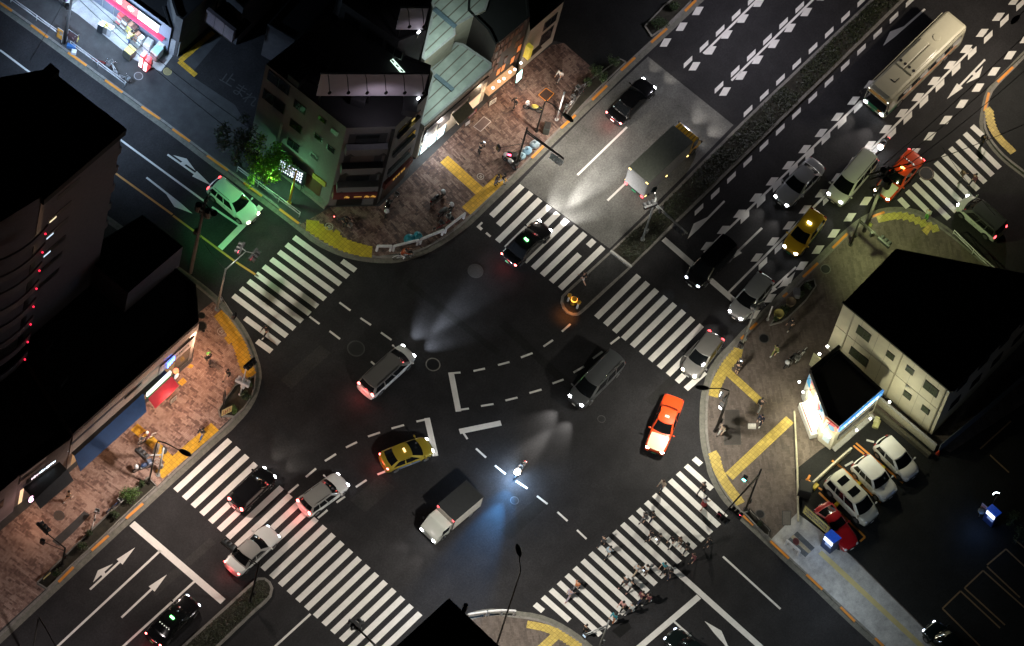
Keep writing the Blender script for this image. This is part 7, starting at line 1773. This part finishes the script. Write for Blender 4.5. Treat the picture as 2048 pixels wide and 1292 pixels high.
# bags of rubbish
for k, (u, v, r, c, l) in enumerate(((1054, 304, .38, (.25, .42, .55), 'large blue rubbish bag beside the signal post'), (1044, 314, .3, (.3, .46, .54), 'pale blue rubbish bag at the kerb end of the heap'), (1069, 291, .42, (.34, .44, .50), 'grey blue rubbish bag under the signal arm'), (1046, 303, .22, (.5, .55, .55), 'small white rubbish bag between two blue ones'))):
    p = at(u, v, KH); m = MB(); m.ball(p+Vector((0, 0, r*.62)), 1, 14, 10, (r, r*.9, r*.75)); rr = random.Random(k)
    m.v = [q+Vector((rr.uniform(-1, 1), rr.uniform(-1, 1), rr.uniform(-1, 1)))*.045*r/.3 for q in m.v]
    root = thing('rubbish_bag', l, 'rubbish bag', p, 0, 'rubbish bags at the upper kerb'); m.build('bag', M('bag_%d' % k, c, .35), root, True, world=True)
    m = MB(); m.lathe(p+Vector((0, 0, r*1.25)), [(.08, 0), (.04, .06), (.1, .16)], 8); m.build('knot', M('bag_%d' % k, c, .35), root, True, world=True)
for k, (u, v, l) in enumerate(((817, 482, 'teal plastic sack left of its twin behind the corner railing'), (834, 477, 'teal plastic sack right of its twin behind the corner railing'))):
    p = at(u, v, KH); root = thing('plastic_sack', l, 'sack', p, 0, 'teal sacks behind the corner railing')
    m = MB(); m.ball(p+Vector((0, 0, .3)), 1, 14, 9, (.42, .36, .36)); rr = random.Random(k+5); m.v = [q+Vector((rr.uniform(-.05, .05), rr.uniform(-.05, .05), rr.uniform(-.05, .05))) for q in m.v]; m.build('sack', M('teal_sack', (.03, .24, .30), .3), root, True, world=True)
    m = MB(); m.lathe(p+Vector((0, 0, .62)), [(.1, 0), (.05, .07), (.13, .18)], 8); m.build('knot', M('teal_sack', (.03, .24, .30), .3), root, True, world=True)
# ticket machines
def ticket(label, c4, zt, rzpx):
    q = [at(u, v, zt) for u, v in c4]; c = sum(q, Vector())/4; d = (q[3]-q[0]).normalized(); n = (q[0]-q[1]).normalized()
    root = thing('ticket_machine', label, 'ticket machine', (c.x, c.y, KH), 0, 'parking ticket machines'); w = (q[3]-q[0]).length; dp = (q[1]-q[0]).length; Mx = Matrix((d, -n, Vector((0, 0, 1)))).transposed()
    m = MB(); m.box((c.x, c.y, (zt+KH)/2), (w, dp, zt-KH), M3=Mx); m.build('cabinet', M('cabinet_navy', (.02, .04, .12), .4), root, world=True, bevel=.03)
    m = MB(); m.box((c.x, c.y, zt+.03), (w*1.05, dp*1.05, .08), M3=Mx); m.build('blue_roof', M('machine_blue', (.02, .10, .60), .4, emit=(.02, .12, 1), power=.15), root, world=True, bevel=.03)
    f = Vector((c.x, c.y, 0))+n*(dp/2+.01)
    m = MB(); m.box(f+Vector((0, 0, zt-.42)), (w*.85, .03, .5), M3=Mx); m.build('lit_panel', glow('panel_white_blue', (.75, .85, 1), 2.6), root, world=True)
    m = MB(); m.box(f+Vector((0, 0, zt-.95))+d*.1, (w*.6, .03, .35), M3=Mx); m.build('keypad', M('keypad', (.2, .25, .35), .4, emit=(.4, .5, .8), power=.3), root, world=True)
    m = MB()
    for (a, b, e, g) in marks(6, w*.7, .3, 8): m.box(f+n*.02+d*(a+b)/2+Vector((0, 0, zt-.42+(e+g)/2)), (b-a, .01, g-e), M3=Mx)
    m.build('lettering', M('ink_navy', (.03, .05, .2)), root, world=True)
    return f, n, d
f1_, n1_, d1_ = ticket('blue roofed ticket machine with a lit panel beside the red coupe', [(1650, 1069), (1664, 1059), (1680, 1077), (1669, 1086)], 2.1, 0)
f2_, n2_, d2_ = ticket('blue roofed ticket machine in the dark right part of the yard', [(1974.5, 1017), (1985, 1009), (2002, 1025), (1993, 1034)], 2.1, 0)
light('POINT', 'machine_light', f1_+n1_*.5+Vector((0, 0, 1.5)), (.4, .6, 1), 16, .15)
light('POINT', 'machine_light', f2_+n2_*1.0+Vector((0, 0, 1.7)), (.12, .35, 1), 40, .2)
board('red and white notice board left of the dark yard ticket machine', (1963, 1026), .55, .8, M('notice_redwhite', (.4, .3, .3), .5), (10, 9), legs=.7, lean=0, letters=M('notice_red', (.4, .03, .03)))
p = at(1958, 1033, KH); root = thing('round_mirror', 'round grey mirror on a short post beside the dark yard notice', 'mirror', p)
m = MB(); m.tube([p, p+Vector((0, 0, .9))], .035, 8); m.build('pole', STEEL, root, True, world=True)
m = MB(); m.ball(p+Vector((0, 0, 1.0)), 1, 16, 8, (.3, .3, .12)); m.build('mirror_dome', M('mirror_grey', (.12, .13, .13), .4), root, True, world=True)
p = at(1978, 1026, KH); root = thing('yard_lamp', 'curved white tube lamp above the dark yard ticket machine', 'lamp', p)
m = MB(); m.tube([p, p+Vector((0, 0, 2.9))], .04, 8); m.build('pole', STEEL_DK, root, True, world=True)
m = MB(); q = p+Vector((0, 0, 3.0)); m.tube([q+Vector((.3*math.cos(a), .3*math.sin(a), 0)) for a in [PI*k/8 for k in range(6)]], .035, 6); m.build('tube_light', glow('yard_tube', (.8, .95, 1), 12), root, True, world=True)
# yard walls, stops, cone
def wall(label, pts, h, t, mat, z=KH, name='low_wall', capm=None):
    P0 = [at(u, v, z) for u, v in pts]; root = thing(name, label, 'wall', P0[0])
    for a, b in zip(P0, P0[1:]):
        m = MB(); m.bar(a+Vector((0, 0, h/2)), b+Vector((0, 0, h/2)), t, h); m.build('wall_section', mat, root, world=True)
        if capm: m = MB(); m.bar(a+Vector((0, 0, h+.02)), b+Vector((0, 0, h+.02)), t+.06, .05); m.build('coping', capm, root, world=True)
wall('pale panelled wall below the beige sided block', [(1747, 800), (1868, 902)], 1.0, .12, M('pale_panel_wall', (.42, .40, .30), .8), capm=PALE)
wall('rough dark stone wall at the back of the car yard', [(1740, 815), (1858, 914)], .5, .3, M('rough_stone', (.09, .085, .06), .95, var=.5, scale=8))
wall('cream edging wall between the right pavement and the shop', [(1588, 824), (1594, 940), (1596, 1044)], .22, .12, M('cream_edging', (.45, .42, .3), .8))
wall('bright low wall along the car yard side of the small shop', [(1620, 975), (1660, 938), (1700, 903)], .7, .15, M('bright_wall', (.55, .52, .4), .7))
wall('long pale railing wall at the back right of the beige block', [(1875, 905), (1960, 835), (2100, 715)], 1.4, .06, M('rail_grey', (.14, .16, .18), .5), name='boundary_fence')
for k, (u, v, l) in enumerate(((1629, 974, 'yellow bay block nearest to the bright low wall'), (1718, 969, 'yellow bay block beside the white sport utility car'), (1673, 1010, 'yellow bay block between the sunroof minivan and the red coupe'), (1765, 938, 'yellow bay block beside the white sedan'))):
    boxthing(l, (u, v), (.55, .4, .3) if k == 0 else (.38, .3, .28), M('block_yellow', (.68, .50, .02), .5), 0, 'parking block', 'bay_block', z=KH+.02, group='yellow bay blocks', parts=(('base_strip', (0, 0, .02), (.6 if k == 0 else .42, .45 if k == 0 else .34, .04), STEEL_DK),))
p = at(1875, 908, KH); root = thing('traffic_cone', 'small red traffic cone at the corner of the car yard', 'traffic cone', p)
m = MB(); m.lathe(p, [(.17, .03), (.05, .62), (.03, .64)], 14); m.build('cone', M('cone_red', (.55, .06, .02), .5), root, True, world=True)
m = MB(); m.box(p+Vector((0, 0, .015)), (.4, .4, .03)); m.build('cone_base', TRIMB, root, world=True)
boxthing('yellow and green cushions piled behind the small shop', (1752, 850), (.8, .5, .35), M('pile_lime', (.4, .4, .18), .8), 20, 'pile', 'cushion_pile', parts=(('cushion', (.2, .1, .45), (.5, .4, .18), M('pile_lime2', (.45, .45, .25), .8)), ('cushion', (-.25, 0, .42), (.4, .4, .15), M('pile_lime', (.4, .4, .18), .8))), bevel=.1)
boxthing('dark covered bin between the small shop and the yellow banner', (1608, 985), (1.0, 1.0, 1.1), M('cover_dark', (.02, .02, .018), .8), 30, 'bin', 'covered_bin', lid=M('cover_dark', (.02, .02, .018), .8))
boxthing('grey signal cabinet behind the pale signal post, left corner', (311, 906), (.5, .35, 1.2), M('cabinet_grey', (.4, .4, .38), .5), 20, 'cabinet', 'signal_cabinet', lid=STEEL)
boxthing('dark grey street cabinet at the planted kerb of the upper pavement', (1092, 262), (.7, .5, .9), M('cabinet_dark', (.06, .07, .06), .5), 30, 'cabinet', 'street_cabinet', lid=STEEL_DK)
boxthing('grey crate on the right planter beside the zebra crossing', (1592, 590), (.7, .5, .6), M('crate_grey', (.14, .14, .16), .6), 40, 'crate', 'planter_crate', z=KH+.06, lid=M('crate_grey', (.14, .14, .16), .6))
boxthing('dark post box next to the moped with the red seat box', (1026, 322), (.5, .4, 1.0), M('cabinet_black', (.02, .02, .022), .5), 30, 'cabinet', 'street_cabinet', lid=TRIMB)
for k, (u, v, l) in enumerate(((1556, 632, 'yellow round tub in the right planter'), (1580, 608, 'brown round tub in the right planter'))):
    p = at(u, v, KH+.06); root = thing('planter_tub', l, 'plant tub', p, 0, 'round tubs in the right planter')
    m = MB(); m.lathe(p, [(.3, 0), (.42, .5), (.36, .5), (.34, .42)], 18); m.build('tub', M('tub_%d' % k, ((.35, .3, .08) if k == 0 else (.14, .1, .06)), .7), root, True, world=True)  # the tubs differ in base colour
# ================================================================== plants
def leafmat(name, a, b2):
    m, t, b = nt(name); oi = t.nodes.new('ShaderNodeNewGeometry')
    c = ramp(t, oi.outputs['Random Per Island'], [(.1, a), (.9, b2)])
    c = mixc(t, .5, c, ramp(t, noise(t, wpos(t), 1.8, 3), [(.3, (.45, .45, .45)), (.7, (1.3, 1.3, 1.3))]), 'MULTIPLY')
    t.links.new(c, b.inputs['Base Color']); b.inputs['Roughness'].default_value = .55
    b.inputs['Transmission Weight'].default_value = 0; return m
LEAF = leafmat('leaf_green', (.025, .06, .012), (.08, .16, .03)); LEAF2 = leafmat('leaf_dark', (.012, .03, .010), (.045, .075, .02)); GRASS = leafmat('grass_blades', (.008, .013, .004), (.030, .038, .012)); LEAF3 = leafmat('leaf_bright', (.10, .28, .02), (.26, .50, .05))
BARK = M('bark', (.07, .05, .035), .9, var=.4, scale=14)
def leaves(mb, c, rad, n, size, rnd, shell=.55):
    for _ in range(n):
        d = Vector((rnd.gauss(0, 1), rnd.gauss(0, 1), rnd.gauss(0, 1))).normalized(); k = shell+(1-shell)*rnd.random()
        p = c+Vector((d.x*rad[0], d.y*rad[1], d.z*rad[2]))*k
        u = Vector((rnd.gauss(0, 1), rnd.gauss(0, 1), rnd.gauss(0, .5))).normalized(); w = u.cross(Vector((rnd.gauss(0, 1), rnd.gauss(0, 1), rnd.gauss(0, 1)))).normalized(); s = size*rnd.uniform(.6, 1.3)
        mb.add((p-u*s, p+w*s*.42, p+u*s, p-w*s*.42), ((0, 1, 2, 3),))
def shrub(label, u, v, rad, h, mat=LEAF2, seed=0, n=600, name='shrub', z=KH+.06, group=None, size=.07, clumps=7):
    p = at(u, v, z); r = random.Random(seed); root = thing(name, label, 'shrub', p, 0, group)
    st = MB()
    for k in range(5):
        a = r.uniform(0, 2*PI); st.tube([p, p+Vector((math.cos(a)*rad*.3, math.sin(a)*rad*.3, h*.4)), p+Vector((math.cos(a)*rad*.6, math.sin(a)*rad*.6, h*.75))], [.03, .02, .008], 5)
    st.build('stems', BARK, root, True, world=True)
    mb = MB()
    for k in range(clumps):
        a = r.uniform(0, 2*PI); q = r.uniform(0, .62)*rad; c = p+Vector((math.cos(a)*q, math.sin(a)*q, h*r.uniform(.45, .8))); s = rad*r.uniform(.34, .55)
        leaves(mb, c, (s, s, s*.9*h/rad*.6+.1), n//clumps, size, r)
    mb.build('foliage', mat, root, world=True); return root
# lit street tree
p = at(527, 378, KH); root = thing('street_tree', 'bright green lit street tree beside the glowing letter board', 'tree', p); r = random.Random(4)
m = MB(); top = p+Vector((.1, .15, 2.4)); m.tube([p, p+Vector((.05, 0, 1.2)), top], [.13, .10, .08], 10); tr = m.build('trunk', BARK, root, True, world=True)
tips = []
for k in range(9):
    a = 2*PI*k/9+r.uniform(-.3, .3); L = r.uniform(1.0, 1.9); e = top+Vector((math.cos(a)*L, math.sin(a)*L, r.uniform(.7, 2.4))); q = top.lerp(e, .5)+Vector((0, 0, .25))
    m = MB(); m.tube([top-Vector((0, 0, .3)), q, e], [.06, .035, .012], 6); m.build('limb', BARK, root, True, world=True); tips += [e, q]
m = MB()
for t in tips: leaves(m, t+Vector((0, 0, .1)), (.62, .62, .5), 150, .11, r, .3)
for k in range(16):
    a = r.uniform(0, 2*PI); q = r.uniform(.3, 1.9); leaves(m, top+Vector((math.cos(a)*q, math.sin(a)*q, r.uniform(.4, 2.7))), (.5, .5, .38), 90, .11, r, .3)
m.build('crown', LEAF3, root, world=True)
p = at(470, 330, KH); root = thing('street_tree', 'dim dark tree left behind the bright green one', 'tree', p); m = MB(); top = p+Vector((0, 0, 2.6)); m.tube([p, top], [.12, .08], 8); m.build('trunk', BARK, root, True, world=True)
m = MB()
for k in range(26):
    a = r.uniform(0, 2*PI); q = r.uniform(.2, 1.8); leaves(m, top+Vector((math.cos(a)*q, math.sin(a)*q, r.uniform(0, 2.4))), (.6, .6, .45), 80, .12, r, .3)
m.build('crown', LEAF2, root, world=True)
shrub('round green shrub at the right end of the left planter strip', 256, 999, .95, 1.5, LEAF, 1, 1500, size=.06, clumps=12)
BEDG = 'low shrubs in the left planter strip'
for k, (u, v, rd, l) in enumerate(((228, 1032, .5, 'low dark shrub next to the round one in the left planter strip'), (160, 1096, .6, 'low dark shrub in the middle of the left planter strip'), (178, 1072, .35, 'thin leafy sprig between the white bicycle and the middle shrub'), (110, 1152, .5, 'low dark shrub at the lower end of the left planter strip'), (285, 972, .4, 'small leafy shrub at the lamp base, left planter strip'))):
    shrub(l, u, v, rd, .7, LEAF2, 10+k, 350, group=BEDG)
for k, (u, v, rd, l) in enumerate(((466, 822, .5, 'green shrub under the yellow placard'), (489, 795, .55, 'dark shrub at the outer curve of the rounded planter'), (497, 770, .4, 'small dark shrub at the top of the rounded planter'), (452, 826, .3, 'small shrub at the tip of the rounded planter'))):
    shrub(l, u, v, rd, .6, LEAF2 if k else LEAF, 20+k, 350, group='shrubs in the rounded planter')
for k, (u, v, rd, l) in enumerate(((1190, 148, .9, 'large dark shrub above the parked bicycles, upper kerb'), (1207, 160, .6, 'dark shrub on the kerb side of the large one'), (1175, 172, .5, 'small shrub among the parked bicycles, upper kerb'), (1222, 128, .7, 'dark shrub at the upper end of the bicycle row'), (1318, 52, .8, 'dark shrub in the furthest kerb planter'), (1345, 20, .7, 'dark shrub at the top edge in the furthest kerb planter'))):
    shrub(l, u, v, rd, .9, LEAF2, 30+k, 600, group='shrubs along the upper kerb')
for k, (u, v, rd, l) in enumerate(((1613, 575, .5, 'shrub at the upper end of the right planter'), (1598, 592, .4, 'shrub beside the grey crate in the right planter'), (1566, 622, .5, 'shrub around the yellow tub, right planter'), (1550, 640, .35, 'small shrub at the lower end of the right planter'), (1520, 1050, .35, 'low shrub in the kerb bed below the red signals'))):
    shrub(l, u, v, rd, .5, LEAF2, 40+k, 300, group='shrubs in the right planter')
for k, (u, v, rd, l) in enumerate(((2020, 1040, .9, 'dark bush behind the right ticket machine'), (2040, 1075, 1.0, 'dark bush at the right edge of the yard'))):
    shrub(l, u, v, rd, 1.2, LEAF2, 50+k, 700, group='bushes in the dark yard')
def turf(name, inner, n, seed, h, size):
    r = random.Random(seed); xs = [p.x for p in inner]; ys = [p.y for p in inner]; mb = MB(); z = inner[0].z
    def inside(x, y):
        c = False; j = len(inner)-1
        for i in range(len(inner)):
            a, b = inner[i], inner[j]
            if (a.y > y) != (b.y > y) and x < (b.x-a.x)*(y-a.y)/(b.y-a.y)+a.x: c = not c
            j = i
        return c
    k = 0; x1 = min(max(xs), 52)
    cl = [(r.uniform(min(xs), x1), r.uniform(min(ys), max(ys)), r.uniform(.2, .6)) for _ in range(260)]
    while k < n:
        cx, cy, cr = cl[r.randrange(len(cl))]; x, y = r.gauss(cx, cr), r.gauss(cy, cr)
        if not inside(x, y): k += 1; continue
        k += 1; zz = z+r.uniform(0, h); u = Vector((r.gauss(0, 1), r.gauss(0, 1), r.gauss(0, .6))).normalized(); w = u.cross(Vector((0, 0, 1))).normalized(); s = size*r.uniform(.6, 1.4); p = Vector((x, y, zz))
        mb.add((p-u*s, p+w*s*.4, p+u*s, p-w*s*.4), ((0, 1, 2, 3),))
    o = mb.build(name, GRASS); o['kind'] = 'stuff'; return tag(o, 'rough low grass and ground cover filling a median strip', 'grass', 'median ground cover')
turf('median_grass', MED_N, 16000, 5, .22, .09)['label'] = 'rough low ground cover filling the upper median strip'
turf('median_grass', MED_S, 6000, 6, .12, .08)['label'] = 'short dry grass on the lower left median strip'
# ================================================================== lights of lamps in or just outside the picture, and added lights without fixtures
def spot(u, v, z, col, p, size=.25, cone=160, aim=None, blend=.8): 
    o = at(u, v, z); return light('SPOT', 'lamp_and_added_light', o, col, p, size, at(*aim, 0) if aim else (o.x, o.y, 0), R(cone), blend)
def point(u, v, z, col, p, size=.2): return light('POINT', 'lamp_and_added_light', at(u, v, z), col, p, size)
WARM = (1, .86, .70); NEUT = (1, .94, .86); COOL = (.72, .85, 1)
# further street lamps along the avenue and the side streets
lamp_post('dark curved street lamp beyond the top edge of the avenue', (1480, -60), 8.5, (1530, -40), 9, power=2600, col=(.92, .88, 1))
lamp_post('dark curved street lamp beyond the right edge of the avenue', (2090, 40), 8.5, (2030, 40), 9, power=4200, col=WARM)
lamp_post('dark curved street lamp below the lower left corner', (60, 1330), 8.5, (140, 1345), 9, power=3000, col=(1, .88, .86))
lamp_post('dark curved street lamp below the bottom edge of the side street', (1560, 1400), 8.5, (1520, 1370), 9, power=1600, col=(.85, .95, .95))

# store front and its forecourt
for u, v, p in ((205, 15, 420), (245, 48, 420), (290, 88, 380), (150, -20, 350)): point(u, v, 2.7, (.60, .80, 1), p*.75, .4)
light('SPOT', 'lamp_and_added_light', at(150, 96, 9.5), (.50, .70, 1), 8200, .3, at(215, 160, 0), R(125), .9)  # cool light added for the side street, no lamp stands here
# green signal and the greenish lamp in the street tree
spot(412, 428, 7.0, (.14, 1, .34), 1300, .2, 80, (478, 468), .9)
point(560, 368, 2.6, (.32, 1, .46), 240, .12)
point(541, 352, 3.6, (.55, 1, .25), 210, .1)  # second point added within the crown to brighten the leaves
# warm shop light on the left pavement
for u, v, z, p in ((408, 688, 2.8, 330), (392, 745, 2.6, 130), (345, 795, 2.6, 130), (300, 850, 2.3, 50), (170, 968, 2.2, 40), (75, 1030, 2.0, 70)): point(u, v, z, (1, .58, .36), p*1.25, .15)
# shops along the upper pavement
for u, v, z, c, p in ((868, 288, 1.8, (.85, .95, 1), 200), (905, 262, 2.4, (1, .85, .78), 130), (990, 200, 2.0, (1, .74, .5), 120), (1052, 186, 1.8, (1, .52, .32), 190), (1035, 150, 1.8, (.6, 1, .95), 30)): point(u, v, z, c, p, .15)
point(905, 75, 11.5, (.80, 1, .92), 700, .3); point(915, 190, 8.2, (.80, 1, .92), 140, .3)  # lights added over the ribbed roofs, without any lamp there
# small shop with its arm lamps, beige wall, car yard
for u, v, z, p in ((1605, 806, 2.2, 240), (1620, 868, 2.2, 240), (1655, 905, 3.4, 150), (1700, 868, 4.0, 190), (1755, 825, 4.0, 420), (1655, 693, 3.6, 240), (1640, 708, 3.6, 70)): point(u, v, z, (1, .95, .64), p, .12)
# yellow green lamp at the corner of the right pavement, and a light added over the lower right walkway
spot(1738, 436, 7.0, (.80, .95, .42), 2300, .2, 130, (1830, 500), .9)
point(1690, 1150, 5.0, (.75, .88, 1), 420, .3)
# weak spots added to brighten the billboards, whose floodlights are off
spot(760, 230, 15.0, (.95, .85, 1), 160, .3, 140, (720, 100)); spot(840, 90, 18.0, (.95, .85, 1), 60, .3, 140, (825, -40))
